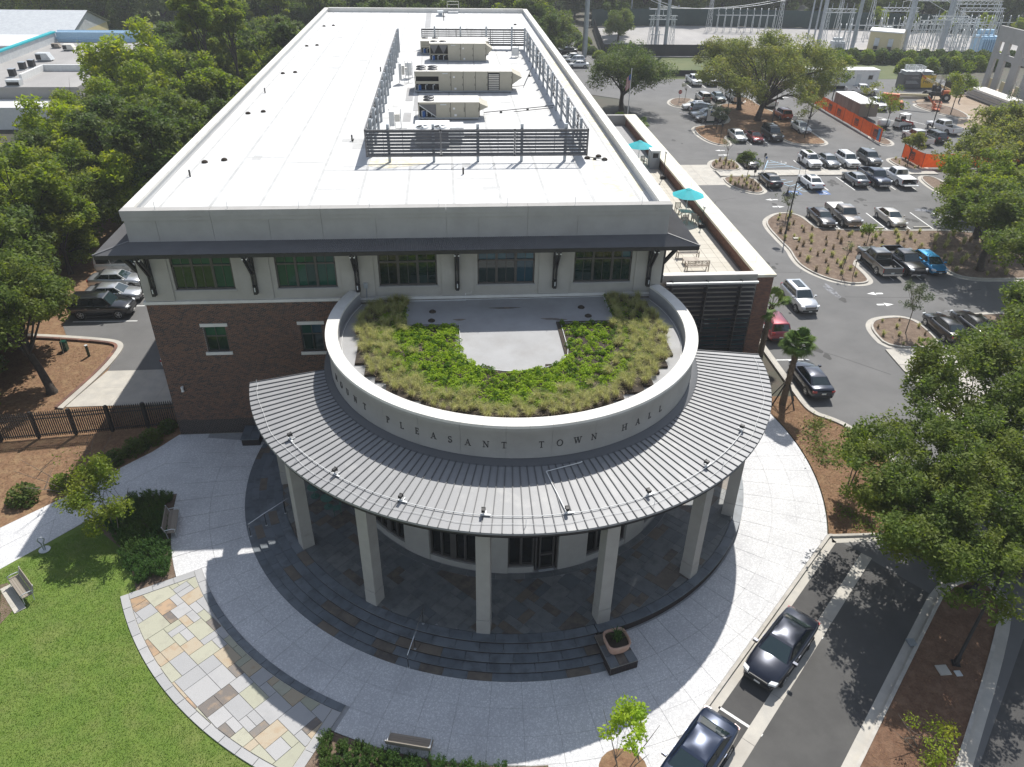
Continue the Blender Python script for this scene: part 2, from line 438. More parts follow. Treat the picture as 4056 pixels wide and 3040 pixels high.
# ------------------------------------------------------------------ setting: ground, roads, beds
def sheet(name, poly, z, mat): return struct(name, MB().sheet(poly, z), mat)
sheet('ground', [(-900,-200),(1100,-200),(1100,1500),(-900,1500)], -.06, 'ground')
ROTC = (0.0, 0.0)
asph = [(-14,-40.1),(17.9,-8.2),(22.8,-8.3),(24.7,-6),(25.4,-1.5),(24,2.4),(22.1,4.0),(21.85,6),(22.1,62),(28,62),(28,104),(22.6,108),(22.6,192),(31,192),(31,121.5),(100,121.5),(112,100),(112,-60),(-14,-60)]
sheet('parking_lot', asph, 0, 'asphalt')
sheet('road', [(-35.5,215),(-24,215),(-17,420),(-40,420)], -.03, 'gravel')
sheet('gravel_yard', [(33,146.5),(125,146.5),(152,160),(158,183),(127,187.5),(101,192.5),(65,197),(39,193)], .0, 'gravel')
sheet('verge_grass', [(31,121.6),(98,121.6),(98,146),(33,146)], -.004, 'farlawn')
sheet('dirt_track', [(82,101),(90,107),(101,112),(130,112),(130,84),(99,80),(84,79),(80,83),(86,92)], .004, 'dirt')
sheet('far_lawn', [(-140,150),(-60,146),(-50,240),(-150,250)], -.03, 'farlawn')
sheet('straw_bed', [(-75,-30),(-21,-30),(-21,60),(-75,60)], -.03, 'straw')
sheet('lawn', [(-60,-62),(-8.8,-62),(-10.2,-19.8),(-20,-11.5),(-20.5,-4),(-24.5,-3.6),(-30.4,-10),(-60,-41)], -.01, 'lawn')
sheet('side_road', [(-21.95,12.8),(-29.7,12.8),(-29.9,16.2),(-30.1,17.1),(-31.2,17.75),(-35,18.6),(-36,20.4),(-37.5,50),(-21.95,60)], -.004, 'asphalt')
dr = MB()
for (a, b) in ((0,.3325),(.334,.666),(.6675,1)):
    for (c, d) in ((0,.499),(.501,1)):
        P = lambda s, t: (-22-(8.9-1.2*t)*s, 8+4.78*t)
        q = [P(a,c), P(b,c), P(b,d), P(a,d)]
        dr.prism(q, -.03, .012)
struct('driveway', dr, 'concrete')
BEDS = [
 ('planted_strip', [(37.5,38.7),(37.45,41.5),(37.1,44),(35.2,44.6),(32.9,42.6),(32.1,40.4),(32.0,36),(32.1,33.6),(31.7,31.5),(31.6,29.4),(32.4,27.2),(33.7,25.75),(35.1,25.05),(36.7,25.3),(37.2,26.5),(37.2,31.2),(45.8,31.2),(45.9,27.2),(47,25.6),(52,25.4),(60,25.4),(60,38.0)], 'mulch'),
 ('planted_island', [(32.4,62.8),(33.2,65),(34.6,66),(36.6,65.6),(36.6,60.8),(32.6,60.8)], 'mulch'),
 ('planted_island', [(32.7,58.25),(36.6,58.25),(36.5,53),(35.9,51.8),(34.8,51.4),(33,53),(32.3,55.6)], 'mulch'),
 ('planted_island', [(36.2,84.5),(35.3,80),(35.8,75),(37.4,72.9),(39.0,73.6),(39.05,78.8),(47.9,78.8),(47.95,75.0),(48.9,73.3),(52.5,72.9),(53.9,73.8),(54.1,76),(54.05,88),(52.2,97),(52.2,105),(50.8,105),(50.7,99.6),(43.9,99.6),(43.9,85.4)], 'straw'),
 ('planted_island', [(36.4,98.3),(36.4,101.3),(38.5,104.5),(41.3,103.9),(41.2,102.5),(37.7,97.1)], 'mulch'),
 ('planted_island', [(61.6,115.6),(61.8,112.7),(65.6,113.4),(66.2,118),(63,119)], 'mulch'),
 ('planted_island', [(58.85,65),(60.3,66),(61.8,65.5),(63,60.4),(59.3,60.4)], 'mulch'),
 ('planted_island', [(59.3,57.6),(61.7,57.6),(61,51),(59.4,50.2),(58.4,52)], 'mulch'),
 ('planted_island', [(32.3,16.0),(33.1,17.6),(34.5,18.2),(36.4,18.25),(37.3,17),(37.1,12.85),(32.3,12.85)], 'mulch'),
 ('planted_island', [(41.2,18.6),(60,18.3),(60,6),(43,6),(42.5,17)], 'mulch'),
 ('planted_island', [(80.5,98.6),(84,100),(87.5,97),(86.5,89.5),(84.5,88.5),(82.5,91)], 'mulch'),
 ('planted_island', [(61.9,72.4),(64,72.9),(64.6,76.5),(62.2,78)], 'mulch'),
]
def ring_strip(mb, outer, inner, z0, z1):
    n = len(outer)
    for i in range(n):
        j = (i+1) % n
        q = [outer[i], outer[j], inner[j], inner[i]]
        if abs(area(q)) > 1e-5: mb.prism(q, z0, z1)
for nm, poly, mm in BEDS:
    if area(poly) < 0: poly = poly[::-1]
    p = chaikin(poly, 2)
    k = offset(p, .17); g = offset(p, -.42)
    bed = struct(nm, MB().sheet(k, .09), mm)
    kb = MB(); ring_strip(kb, p, k, -.05, .13); kb.build('kerb', 'kerb', bed)
    gb = MB(); ring_strip(gb, g, p, -.05, .006); gb.build('gutter', 'concrete', bed)
# beds without a ring kerb
def arcpts(r, a0, a1, n=24): return [pol(r, a0+(a1-a0)*k/n) for k in range(n+1)]
bedH = [(19.9,6.5),(21.7,6.4),(22.0,4.3),(23.1,3.4),(24,2.4),(25.3,-1.5),(24.6,-6),(22.8,-8.05),(18.1,-7.95)]+arcpts(19.62,-23.4,14.5)
bh = sheet('entrance_bed', bedH, .03, 'straw')
kline = chaikin([(21.75,62),(21.85,6.2),(22.05,4.2),(23.15,3.35),(24,2.3),(25.35,-1.5),(24.7,-6.1),(22.9,-8.2),(18.5,-8.12),(18.1,-8.11),(18.0,-8.05),(17.7,-8.33),(6.2,-19.83),(-14,-39.8)], 2, False)
def side_strip(pl, d0, d1, z0, z1, mb):
    q = []
    for i in range(len(pl)):
        a = Vector(pl[max(0,i-1)]); b = Vector(pl[min(len(pl)-1,i+1)]); t = (b-a).normalized(); nn = Vector((t.y,-t.x))*-1
        q.append((Vector(pl[i])+nn*d0, Vector(pl[i])+nn*d1))
    for i in range(len(pl)-1):
        z = [tuple(q[i][0]), tuple(q[i+1][0]), tuple(q[i+1][1]), tuple(q[i][1])]
        if abs(area(z)) > 1e-6: mb.prism(z, z0, z1)
    return mb
# direction of travel is downwards: the lot lies to the left of it
def seg_pieces(pl, step):
    out = [[pl[0]]]; L = 0
    for a, b in zip(pl, pl[1:]):
        d = math.dist(a, b); n = max(1, int(d/step+.5))
        for k in range(1, n+1):
            p = (a[0]+(b[0]-a[0])*k/n, a[1]+(b[1]-a[1])*k/n)
            out[-1].append(p); L += d/n
            if L >= step*.95: out.append([p]); L = 0
    return [o for o in out if len(o) > 1]
kp = S_(thing('lot_kerb', '', '')); del kp['label'], kp['category']
for pc in seg_pieces(kline, 3.0):
    mid = pc[len(pc)//2]
    if mid[1] > 30: continue
    side_strip(pc, -.17, .0, -.05, .13, MB()).build('kerb', 'kerb', kp)
    side_strip(pc, .0, .42, -.05, .008, MB()).build('gutter', 'concrete', kp)
def ST(s, t): return ((s+t)/2, (t-s)/2)
# drop-off lane: concrete band, far island with its kerbs
band = S_(thing('lane_band', '', '')); del band['label'], band['category']
for k in range(8):
    t0 = 9.8-4.2*k
    MB().prism([ST(28.6,t0),ST(29.45,t0),ST(29.45,t0-4.17),ST(28.6,t0-4.17)], -.03, .009).build('band_slab', 'concrete', band)
sheet('drive_lane', [ST(29.42,9.6),ST(33.97,9.0),ST(33.97,-40),ST(29.42,-40)], .002, 'asphalt_lane')
sheet('parking_bay', [ST(26.6,10),ST(28.6,9.9),ST(28.6,-30),ST(26.6,-30)], .004, 'asphalt_dark')
sheet('shaded_road', [ST(40.3,9),ST(60,20),ST(60,-30),ST(40.3,-30)], .002, 'asphalt_dark')  # shade over this stretch is painted in as a darker asphalt colour
isl = [ST(34.6,-40),ST(34.6,6),ST(34.7,10.5),ST(36.3,13.2),ST(38,12.4),ST(38.9,9.6),ST(39.6,-10),ST(39.8,-40)]
p = chaikin(isl, 2)
if area(p) < 0: p = p[::-1]
k = offset(p, .17); g = offset(p, -.45)
bed = struct('lane_island', MB().sheet(k, .09), 'mulch_red')
kb = MB(); ring_strip(kb, p, k, -.05, .13); kb.build('kerb', 'kerb', bed)
gb = MB(); ring_strip(gb, g, p, -.05, .007); gb.build('gutter', 'concrete', bed)
# raised walk between the accessible rows, apron, sidewalk by the right island
wk = S_(thing('sidewalk', '', '')); del wk['label'], wk['category']
for i in range(18):
    x0 = 32.5+1.68*i
    MB().prism([(x0,58.35),(x0+1.66,58.33),(x0+1.66,60.68),(x0,60.7)], -.05, .125).build('paving_panel', 'concrete', wk)
ap = S_(thing('apron', '', '')); del ap['label'], ap['category']
for i in range(4):
    for j in range(3):
        x0, y0 = 22.2+2.52*i, 54.95+2.9*j
        MB().prism([(x0,y0),(x0+2.5,y0),(x0+2.5,y0+2.88),(x0,y0+2.88)], -.05, .008).build('paving_panel', 'concrete', ap)
for i in range(9):
    a, b = i/9, (i+.985)/9
    L = lambda t: (31.9-1.2*t, 12.7-22*t)
    Rr = lambda t: (37.1+1.0*t-2*t*t, 12.7-22*t)
    MB().prism([L(a), Rr(a), Rr(b), L(b)], -.05, .1).build('paving_panel', 'concrete', wk)
# left retaining kerb and wall of the sunken bed
lw = S_(thing('bed_wall', '', '')); del lw['label'], lw['category']
lk = chaikin([(-40,18.9),(-35,18.2),(-31.3,17.45),(-30.15,16.9),(-29.9,15.8),(-30.1,12.8),(-31.2,7.8)], 2, False)
side_strip(lk, -.35, -.12, -.5, .14, MB()).build('brick_edge', 'brick_light', lw)
side_strip(lk, -.12, .3, -.05, .1, MB()).build('kerb', 'concrete', lw)
# ------------------------------------------------------------------ markings
mk = S_(thing('lot_markings', '', '')); del mk['label'], mk['category']
def line(a, b, w=.14, m='paint_white', z=.008):
    a, b = Vector(a), Vector(b); t = (b-a).normalized(); n = Vector((-t.y, t.x))*w/2
    MB().add([(*(a+n), z), (*(a-n), z), (*(b-n), z), (*(b+n), z)], [(0,1,2,3)]).build('stripe', m, mk)
for x in (40.2, 42.9, 45.58, 48.28, 50.98, 53.7): line((x+.08,44.2), (x-.04,38.9))
for x in (44.6, 48.1, 50.8, 53.5, 56.2): line((x,57.7), (x+.05,52.4))
for x in (45.3, 48.0, 50.6, 53.3): line((x,65.4), (x+.05,60.9))
for x in (42.0, 44.7): line((x,78.5), (x+.03,73.4))
for x in (44.0, 46.9, 50.0, 53.0, 56.2): line((x,118.4), (x+.02,113.3))
for y in (88.3, 91.4, 94.4): line((43.7,y), (37.4,y-.1))
for y in (81.7, 91.2): line((54.3,y), (57.0,y))
for x in (39.4, 42.2): line((x,31.1), (x+.05,25.8))
line((22.3,11.65), (24.5,11.6)); line((22.3,18.4), (24.5,18.4)); line((37.25,57.6), (37.3,52.3))
line(ST(26.5,-10.2), ST(29.5,-10.2)); line(ST(26.5,-.5), ST(29.5,-.4))
line((-35.4,20.98), (-30.1,20.9)); line((-36,23.7), (-30.4,23.75)); line((-36.4,26.6), (-30.6,26.6)); line((-36.8,29.5),(-30.8,29.5))
for x, y in ((74,88),(77,86),(80,84),(70,90)): line((x,y), (x+2.4,y-4.6))
for (xa, ya, xb, yb) in ((41.6,65.4,39.4,61),(44.7,61,41.9,65.4),(39.4,61,44.7,61)): line((xa,ya),(xb,yb),.1,'paint_blue')
for t in (.2,.45,.7): line((41.4-2.2*t,65.2-4.3*t), (42.2+2.8*t,65.0-4.0*t+.4), .09, 'paint_blue')
for (xa, ya, xb, yb) in ((38.9,57.4,41.2,52.2),(41.2,52.2,44.4,52.2),(44.2,57.5,41.2,54)): line((xa,ya),(xb,yb),.1,'paint_blue')
for t in (.15,.4,.65,.9): line((38.9+2.2*t,57.4-5*t), (40.4+2.9*t,57.4-2.9*t), .09, 'paint_blue')
def arrow(x0, x1, y, d):   # two-part arrow lying along x, pointing to d
    head, tail = (x0, x1) if d < 0 else (x1, x0); L = (x1-x0)
    h = .52*L*(1 if d < 0 else -1)
    MB().add([(head,y,.008),(head+h,y-.34,.008),(head+h,y+.34,.008)], [(0,1,2)]).add([(head+h*1.12,y-.14,.008),(tail,y-.14,.008),(tail,y+.14,.008),(head+h*1.12,y+.14,.008)], [(0,1,2,3)]).build('arrow', 'paint_white', mk)
arrow(35.2,36.8,49.2,-1); arrow(35.2,36.7,46.7,1); arrow(35.5,37.0,70.5,-1); arrow(35.3,36.9,68.2,1); arrow(35.4,36.95,23.05,-1); arrow(35.25,36.85,20.8,1); arrow(58,60,71,-1); arrow(58.4,60.2,104.8,-1)
def isa(x, y):             # wheelchair symbol on its blue square
    MB().add([(x-.75,y-.75,.006),(x+.75,y-.75,.006),(x+.75,y+.75,.006),(x-.75,y+.75,.006)], [(0,1,2,3)]).build('symbol_field', 'paint_deepblue', mk)
    m = MB(); m.lathe([(.32,.01),(.42,.01)], 14, c=(x,y-.15,0), a0=-190, a1=60, smooth=False); m.lathe([(0,.01),(.1,.01)], 10, c=(x-.05,y+.55,0))
    for a, b in (((-.05,.42),(-.02,-.05)),((-.02,-.05),(.3,-.05)),((.3,-.05),(.48,-.45)),((-.05,.22),(.25,.22))):
        a, b = Vector((x+a[0],y+a[1])), Vector((x+b[0],y+b[1])); t = (b-a).normalized(); n = Vector((-t.y,t.x))*.05
        m.add([(*(a+n),.01),(*(a-n),.01),(*(b-n),.01),(*(b+n),.01)], [(0,1,2,3)])
    m.build('symbol', 'paint_white', mk)
isa(39.9,51.6); isa(43.6,51.6)
m = MB(); x, y = 43.4, 64.4
m.lathe([(.32,.01),(.42,.01)], 14, c=(x,y-.15,0), a0=-190, a1=60, smooth=False); m.lathe([(0,.01),(.1,.01)], 10, c=(x-.05,y+.55,0)); m.build('symbol', 'paint_white', mk)
def puddle(x0, y0, x1, y1, w):
    pts = []
    a, b = Vector((x0,y0)), Vector((x1,y1)); t = (b-a).normalized(); n = Vector((-t.y,t.x)); L = (b-a).length
    for k in range(22):
        th = 2*PI*k/22; r = 1+.25*math.sin(3*th+x0)+.12*math.sin(5*th)
        pts.append(tuple((a+b)/2+t*math.cos(th)*L*.5*r+n*math.sin(th)*w*r))
    struct('puddle_patch', MB().sheet(pts, .005), 'seal')
puddle(32.25,25.4,32.5,21.9,.35); puddle(40.7,19.5,43.1,18.6,.35); puddle(52,45.3,54.6,44.3,.45); puddle(36.6,93.4,38.4,92,.5); puddle(42.2,40.5,43.4,40.2,.35)
ro = random.Random(31)
for k in range(44):
    x, y = ro.choice(((41.6,41.5),(44.2,40.6),(46.9,42),(49.6,41.2),(52.3,42),(40,54),(46.5,55),(52,53.5),(50.5,62.5),(53,64),(24,21),(26,12),(29,30),(30,45),(36,48),(47,48),(57,70),(58,84),(45,110),(31,75),(30,90),(27.5,10),(33,22),(42,22.5)))
    x += ro.uniform(-.7,.7); y += ro.uniform(-1.2,1.2); r = ro.uniform(.12,.42)
    MB().sheet([(x+r*(1+.3*math.sin(3*a+k))*math.cos(a), y+1.5*r*(1+.25*math.sin(2*a+k))*math.sin(a)) for a in [i*.45 for i in range(14)]], .0035+.00005*k).build('oil_stain', 'asphalt_dark', mk)
for pts in (((23,27),(26,28.5),(31,28),(32,30)),((24,44),(27,45),(29,49),(31.8,50)),((30.5,66),(38,66.5),(45,67.5),(56,67)),((38,48.5),(46,47.6),(56,48.4)),((25,14),(27.5,12),(30.5,9)),((33,22.5),(40,22),(47,23.5))):
    for a, b in zip(pts, pts[1:]): line(a, b, .07, 'asphalt_dark', .0032)
# ------------------------------------------------------------------ plaza, steps, porch floor
plaza = S_(thing('plaza', '', '')); del plaza['label'], plaza['category']
sheet('plaza_base', [(-21.9,-1.9)]+[pol(20.48,a) for a in range(-174,-116,4)]+[pol(20.48,-116.4)]+[pol(22.9,-90),(3.4,-22.4),(18,-7.9)]+arcpts(19.5,-23,14,12)+[(19.3,6),(19.3,4.2),(-21.9,4.2)], -.012, 'grout')
A = [-116.4+4.79*k for k in range(-8, 29)]
def panel(q):
    q = clip(q, 1, -1, 25.72)
    q = clip(q, 0, 1, 11.4)
    if len(q) > 2 and abs(area(q)) > .05: MB().prism(q, -.03, .006).build('paving_panel', 'aggregate', plaza)
for a0, a1 in zip(A, A[1:]):
    g = .022
    if a1 <= -116.3:
        rs = (16.44, 17.82, 19.2)
    else: rs = (16.44, 17.82, 19.2, 20.5 if (a0+a1)/2 < -40 else 19.55)
    for r0, r1 in zip(rs, rs[1:]): panel(sector(r0+.004, r1-.004, a0+g, a1-g, 4))
    if -91 < (a0+a1)/2 < -66: panel(sector(20.51, 23.4, a0+g, a1-g, 4))
for a0, a1 in zip(A, A[1:]):
    if a1 > -77: panel(sector(14.7, 16.43, max(a0,-77.5)+.04, a1-.04, 4))
for k in range(8):          # left arm of the plaza
    a0, a1 = -154.7-4.5*k, -154.7-4.5*(k+1)
    for r0, r1 in ((16.44,18.4),(18.42,20.5)):
        q = clip(sector(r0, r1, a1+.05, a0-.05, 4), 0, 1, 4.22)
        if len(q) > 2 and abs(area(q)) > .05: MB().prism(q, -.03, .006).build('paving_panel', 'aggregate', plaza)
Ue = [(-20.0,4.22),(-22.0,4.22),(-23.2,2.42),(-24.5,1.05),(-25.8,-.32),(-27.2,-1.95),(-29.6,-4.3),(-33,-7.8),(-37,-12)]
Le = [(-20.35,-1.9),(-22.0,-2.0),(-22.8,-2.1),(-23.9,-3.05),(-24.95,-4.0),(-26.4,-5.7),(-28.1,-7.6),(-31.5,-11),(-35.6,-15.3)]
for i in range(len(Ue)-1):
    q = [Ue[i], Ue[i+1], Le[i+1], Le[i]]; cx = sum(a[0] for a in q)/4; cy = sum(a[1] for a in q)/4
    for (u0, u1) in ((0,.497),(.503,1)):
        mixp = lambda a, b, t: (a[0]+(b[0]-a[0])*t, a[1]+(b[1]-a[1])*t)
        qq = [mixp(Ue[i],Le[i],u0), mixp(Ue[i+1],Le[i+1],u0), mixp(Ue[i+1],Le[i+1],u1), mixp(Ue[i],Le[i],u1)]
        qq = [(cx+(x-cx)*.994, cy+(y-cy)*.994) for x, y in qq]
        MB().prism(qq, -.03, .002).build('paving_panel', 'aggregate', plaza)
sheet('hedge_bed', [(-20.45,-1.95),(-22.8,-2.1),(-24.95,-4),(-24.2,-4.6),(-22.2,-6.4),(-20.9,-8.4),(-20.3,-9.65),(-18.6,-8.75)]+arcpts(20.52,-155,-174.6,8), .015, 'mulch')
sheet('front_bed', arcpts(20.54,-118,-89.8,14)+[(0.1,-34),(-10,-34),(-10.35,-20)], .015, 'mulch')
sheet('bench_bed', [(-27.2,-8.6),(-26,-10.1),(-26.6,-12.5),(-31,-13),(-30,-9.5)], .01, 'mulch')
sheet('tree_ring', [(3.2+1.05*math.cos(R(a)), -21.0+1.0*math.sin(R(a))) for a in range(0,360,20)], .02, 'straw')
MB().prism([(-27.0,-8.7),(-25.5,-10.4),(-25.9,-10.75),(-27.4,-9.05)], -.03, .03).build('bench_pad', 'concrete', S_(bpy.data.objects['bench_bed']))
# flagstone terrace
def ashlar(x0, y0, nx, ny, u, sizes, rng):
    occ = [[0]*ny for _ in range(nx)]; out = []
    for j in range(ny):
        for i in range(nx):
            if occ[i][j]: continue
            opts = sizes[:]; rng.shuffle(opts)
            for w, h in opts+[(1,1)]:
                if i+w <= nx and j+h <= ny and all(not occ[a][b] for a in range(i,i+w) for b in range(j,j+h)):
                    for a in range(i,i+w):
                        for b in range(j,j+h): occ[a][b] = 1
                    out.append((x0+i*u, y0+j*u, x0+(i+w)*u, y0+(j+h)*u)); break
    return out
def rot45(q, c, s=math.cos(R(45)), t=math.sin(R(45))): return [(c[0]+s*x-t*y, c[1]+t*x+s*y) for x, y in q]
def polar_clip(q, r0, r1):
    cx = sum(a[0] for a in q)/len(q); cy = sum(a[1] for a in q)/len(q); a = math.degrees(math.atan2(cy, cx))
    for da in (-6,-3,-1.5,0,1.5,3,6):
        nx, ny = pol(1, a+da); q = clip(q, nx, ny, r1)
        if len(q) < 3: return None
    q = clip(q, -pol(1,a)[0], -pol(1,a)[1], -r0)
    return q if len(q) > 2 and abs(area(q)) > .025 else None
def shrink(q, d=.012):
    q = [p for i, p in enumerate(q) if math.dist(p, q[i-1]) > .03]
    if len(q) < 3: return None
    return offset(q, d)
flag = S_(thing('flagstone_terrace', '', '')); del flag['label'], flag['category']
sheet('terrace_bed', sector(19.22,23.24,-154.6,-117,16), .012, 'grout_light')
rf = random.Random(11)
def flagmat(rng):
    v = rng.random()
    return 'flag_grey' if v < .42 else 'flag_green' if v < .7 else 'flag_tan' if v < .84 else 'flag_rust' if v < .92 else 'flag_dark'
ca, sa = math.cos(R(-154.6)), math.sin(R(-154.6)); cb, sb = math.cos(R(-117)), math.sin(R(-117))
for (x0,y0,x1,y1) in ashlar(-7,-7,34,40,.4,[(2,2),(3,2),(2,1),(1,2),(2,3),(3,3),(2,2),(4,3)],rf):
    q = rot45([(x0,y0),(x1,y0),(x1,y1),(x0,y1)], (-14.5,-14.5))
    q = polar_clip(q, 19.62, 22.84)
    if not q: continue
    q = clip(q, sa, -ca, -.46); q = clip(q, -sb, cb, -.46) if len(q) > 2 else q
    if len(q) < 3 or abs(area(q)) < .03: continue
    q = shrink(q)
    if q: MB().prism(q, -.02, .045+rf.random()*.006).build('flagstone', flagmat(rf), flag)
for k in range(15):
    a0 = -154.6+37.6*k/15
    MB().prism(sector(22.87,23.25,a0+.04,a0+37.6/15-.04,3), -.05, .055).build('border_stone', 'flag_grey', flag)
for k in range(13):
    a0 = -154.6+37.6*k/13
    MB().prism(sector(19.22,19.59,a0+.04,a0+37.6/13-.04,3), -.05, .05).build('border_stone', 'slate_tread' if k > 1 else 'flag_grey', flag)
for a, sg in ((-154.6,1),(-117,-1)):
    for r0, r1 in ((19.62,20.65),(20.67,21.7),(21.72,22.84)):
        d = pol(1,a); n = (-d[1]*sg, d[0]*sg)
        q = [(d[0]*r0,d[1]*r0),(d[0]*r1,d[1]*r1),(d[0]*r1+n[0]*.43,d[1]*r1+n[1]*.43),(d[0]*r0+n[0]*.43,d[1]*r0+n[1]*.43)]
        MB().prism(q, -.05, .05).build('border_stone', 'flag_grey', flag)
# steps: five rings of slate treads from the left plinth to the planter pedestal
ZP = .564
steps = S_(thing('entrance_steps', '', '')); del steps['label'], steps['category']
SA0, SA1 = -190.0, -77.2
rr = [16.42, 16.02, 15.58, 15.12, 14.65]
zz = [.02, .14, .28, .42, ZP]
for k in range(5):
    a1 = SA1-(.9 if k == 0 else 0)
    r_in = rr[k+1] if k < 4 else 14.15
    if k: MB().lathe([(rr[k]-.03,-.02),(rr[k]-.03,zz[k]-.05)], 60, a0=SA0, a1=a1, smooth=True).build('riser', 'brick_dark', steps)
    n = int((a1-SA0)/360*2*PI*rr[k]/1.15)
    off = rf.random()*.8
    for i in range(n+1):
        s0 = SA0+(a1-SA0)*(i-off)/n; s1 = s0+(a1-SA0)/n
        s0, s1 = max(s0, SA0)+.035, min(s1, a1)-.035
        if s1-s0 < .4: continue
        MB().prism(sector(r_in-.02 if k < 4 else 14.16, rr[k], s0, s1, 3), zz[k]-.05, zz[k]).build('tread_stone', 'slate_tread' if rf.random() > .12 else 'slate_brown', steps)
porch = S_(thing('porch_floor', '', '')); del porch['label'], porch['category']
MB().prism(arcpts(14.1,-205,25,60), -.02, ZP-.02).build('bed', 'grout', porch)
for (x0,y0,x1,y1) in ashlar(-15,-15,64,64,.47,[(2,1),(1,1),(2,2),(1,2),(2,1),(3,2),(1,1)],rf):
    q = rot45([(x0,y0),(x1,y0),(x1,y1),(x0,y1)], (0,0))
    cx = (q[0][0]+q[2][0])/2; cy = (q[0][1]+q[2][1])/2
    if cy > 4.2: continue
    q = polar_clip(q, 10.62, 14.14)
    q = shrink(q, .008) if q else None
    if q: MB().prism(q, ZP-.04, ZP-.004+rf.random()*.004).build('paving_stone', 'slate' if rf.random() < .78 else 'slate_brown', porch)
for k in range(26):
    a0 = -200+220*k/26
    MB().prism(sector(10.22,10.6,a0+.05,a0+220/26-.05,4), ZP-.04, ZP).build('border_stone', 'slate', porch)
for k in range(17):
    a0 = -77.1+102*k/17
    MB().prism(sector(14.16,14.67,a0+.05,a0+6-.05,4), ZP-.06, ZP).build('coping_stone', 'slate_tread', porch)
bw = MB()
for j in range(7):
    for i in range(112):
        a0 = -77+102*(i+.5*(j%2))/112
        bw.arcbox(14.5, 14.6, .005+.071*j, .068+.071*j, a0+.03, a0+102/112-.03, 1)
bw.build('brick_course', 'brick_dark', porch, kind='stuff')
MB().lathe([(14.58,-.03),(14.58,ZP-.06)], 60, a0=-77, a1=25).build('wall_backing', 'mortar', porch)
# ------------------------------------------------------------------ town hall
hall = thing('town_hall', 'large white roofed brick and stucco town hall with round front rotunda', 'building', (-6, 4.24, 0))
def H(mb, name, mat, parent=None, **p): return mb.build(name, mat, parent or hall, world=True, **p)
YF = 4.24
ZR = 15.06
bwins = [(-18.85,-17.5,6.35,8.15), (-12.95,-11.6,6.2,8.15)]
uw = [(-19.9,-16.4), (-13.88,-10.32), (-7.8,-4.26), (-1.8,1.72), (4.16,7.76)]
bw = H(walls(MB(), -21.88, 9.7, -.2, 9.77, YF, YF+.4, [(a,b,c,d) for a,b,c,d in bwins]), 'brick_wall', 'mortar')
H(MB().box(-21.88,-21.4,YF+.4,95.4,-.2,9.77).box(9.2,9.7,YF+.4,95.4,-.2,9.77).box(-21.88,9.7,95.0,95.4,-.2,9.77), 'side_wall', 'brick_light')
# bricks: running bond, each brick proud of the mortar; the 300 nearest the camera are parts of their own
def brick_rows(x0, x1, z0, z1, holes, course=.0677, bl=.2, gap=.0135, dark=1.15):
    out = []
    nrow = int((z1-z0)/course)
    for j in range(nrow):
        z = z0+j*course; o = -.107 if j % 2 else 0
        n = int((x1-x0)/(bl+gap))+2
        for i in range(n):
            a = x0+o+i*(bl+gap); b = a+bl
            a, b = max(a, x0), min(b, x1)
            if b-a < .05: continue
            hh = [h for h in holes if h[2]-.02 < z+.03 < h[3]+.0]
            for h in hh:
                if a < h[0] < b: b = h[0]-.004
                elif a < h[1] < b: a = h[1]+.004
            if b-a < .04 or any(h[0]-.01 < (a+b)/2 < h[1]+.01 for h in hh): continue
            out.append((a, b, z, z+course-gap))
    return out
bcam = cam.matrix_world.translation
holes = [(a,b,c,d) for a,b,c,d in bwins]+[(a-.15,b+.15,d,d+.22) for a,b,c,d in bwins]+[(a-.15,b+.15,c-.2,c) for a,b,c,d in bwins]
rows = brick_rows(-21.87, -9.35, .02, 9.75, holes)
def brickbox(mb, a, b, z0, z1, y): mb.add([(a,y-.011,z0),(b,y-.011,z0),(b,y-.011,z1),(a,y-.011,z1),(a,y+.01,z0),(b,y+.01,z0),(b,y+.01,z1),(a,y+.01,z1)], [(0,1,2,3),(3,2,6,7),(0,4,5,1),(1,5,6,2),(0,3,7,4)])
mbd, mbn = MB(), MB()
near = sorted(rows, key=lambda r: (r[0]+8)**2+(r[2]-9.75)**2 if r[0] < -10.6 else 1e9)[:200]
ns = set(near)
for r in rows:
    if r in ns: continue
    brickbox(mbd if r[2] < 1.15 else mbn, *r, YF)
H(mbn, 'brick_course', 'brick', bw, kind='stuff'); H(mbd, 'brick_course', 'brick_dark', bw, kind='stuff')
ub = MB(); brickbox(ub, -.1015, .1015, -.0286, .0286, 0); ubm = ub.mesh('brick'); ubm.materials.append(mt['brick'])
bo = wloc(bw)
for a, b, z0, z1 in near:
    link('brick', ubm, bw, loc=(( a+b)/2-bo.x, YF-bo.y, (z0+z1)/2-bo.z)).scale = ((b-a)/.203, 1, 1)
for i, (a, b, c, d) in enumerate(bwins):
    f = MB(); y = YF+.13
    for q in ((a,a+.07,c,d),(b-.07,b,c,d),(a,b,c,c+.07),(a,b,d-.07,d)): f.box(q[0],q[1],y-.04,y+.08,q[2],q[3])
    m = (a+b)/2; t = d-.72
    f.box(m-.02,m+.02,y-.03,y+.05,c+.07,d-.07).box(a+.07,b-.07,y-.035,y+.06,t-.045,t+.045)
    wn = H(f, 'window', 'bronze', None)
    for x0, x1 in ((a+.07,m-.02),(m+.02,b-.07)):
        H(MB().box(x0,x1,y,y+.02,t+.045,d-.07), 'pane', 'glass_green' if i == 0 or x0 < m-.1 else 'glass_teal', wn)
        H(MB().box(x0,x1,y,y+.02,c+.07,t-.045), 'pane', 'glass_win', wn)
    H(MB().box(a-.15,b+.15,YF-.06,YF+.1,d,d+.22), 'lintel', 'castcap', wn); H(MB().box(a-.15,b+.15,YF-.09,YF+.12,c-.2,c), 'sill', 'castcap', wn)
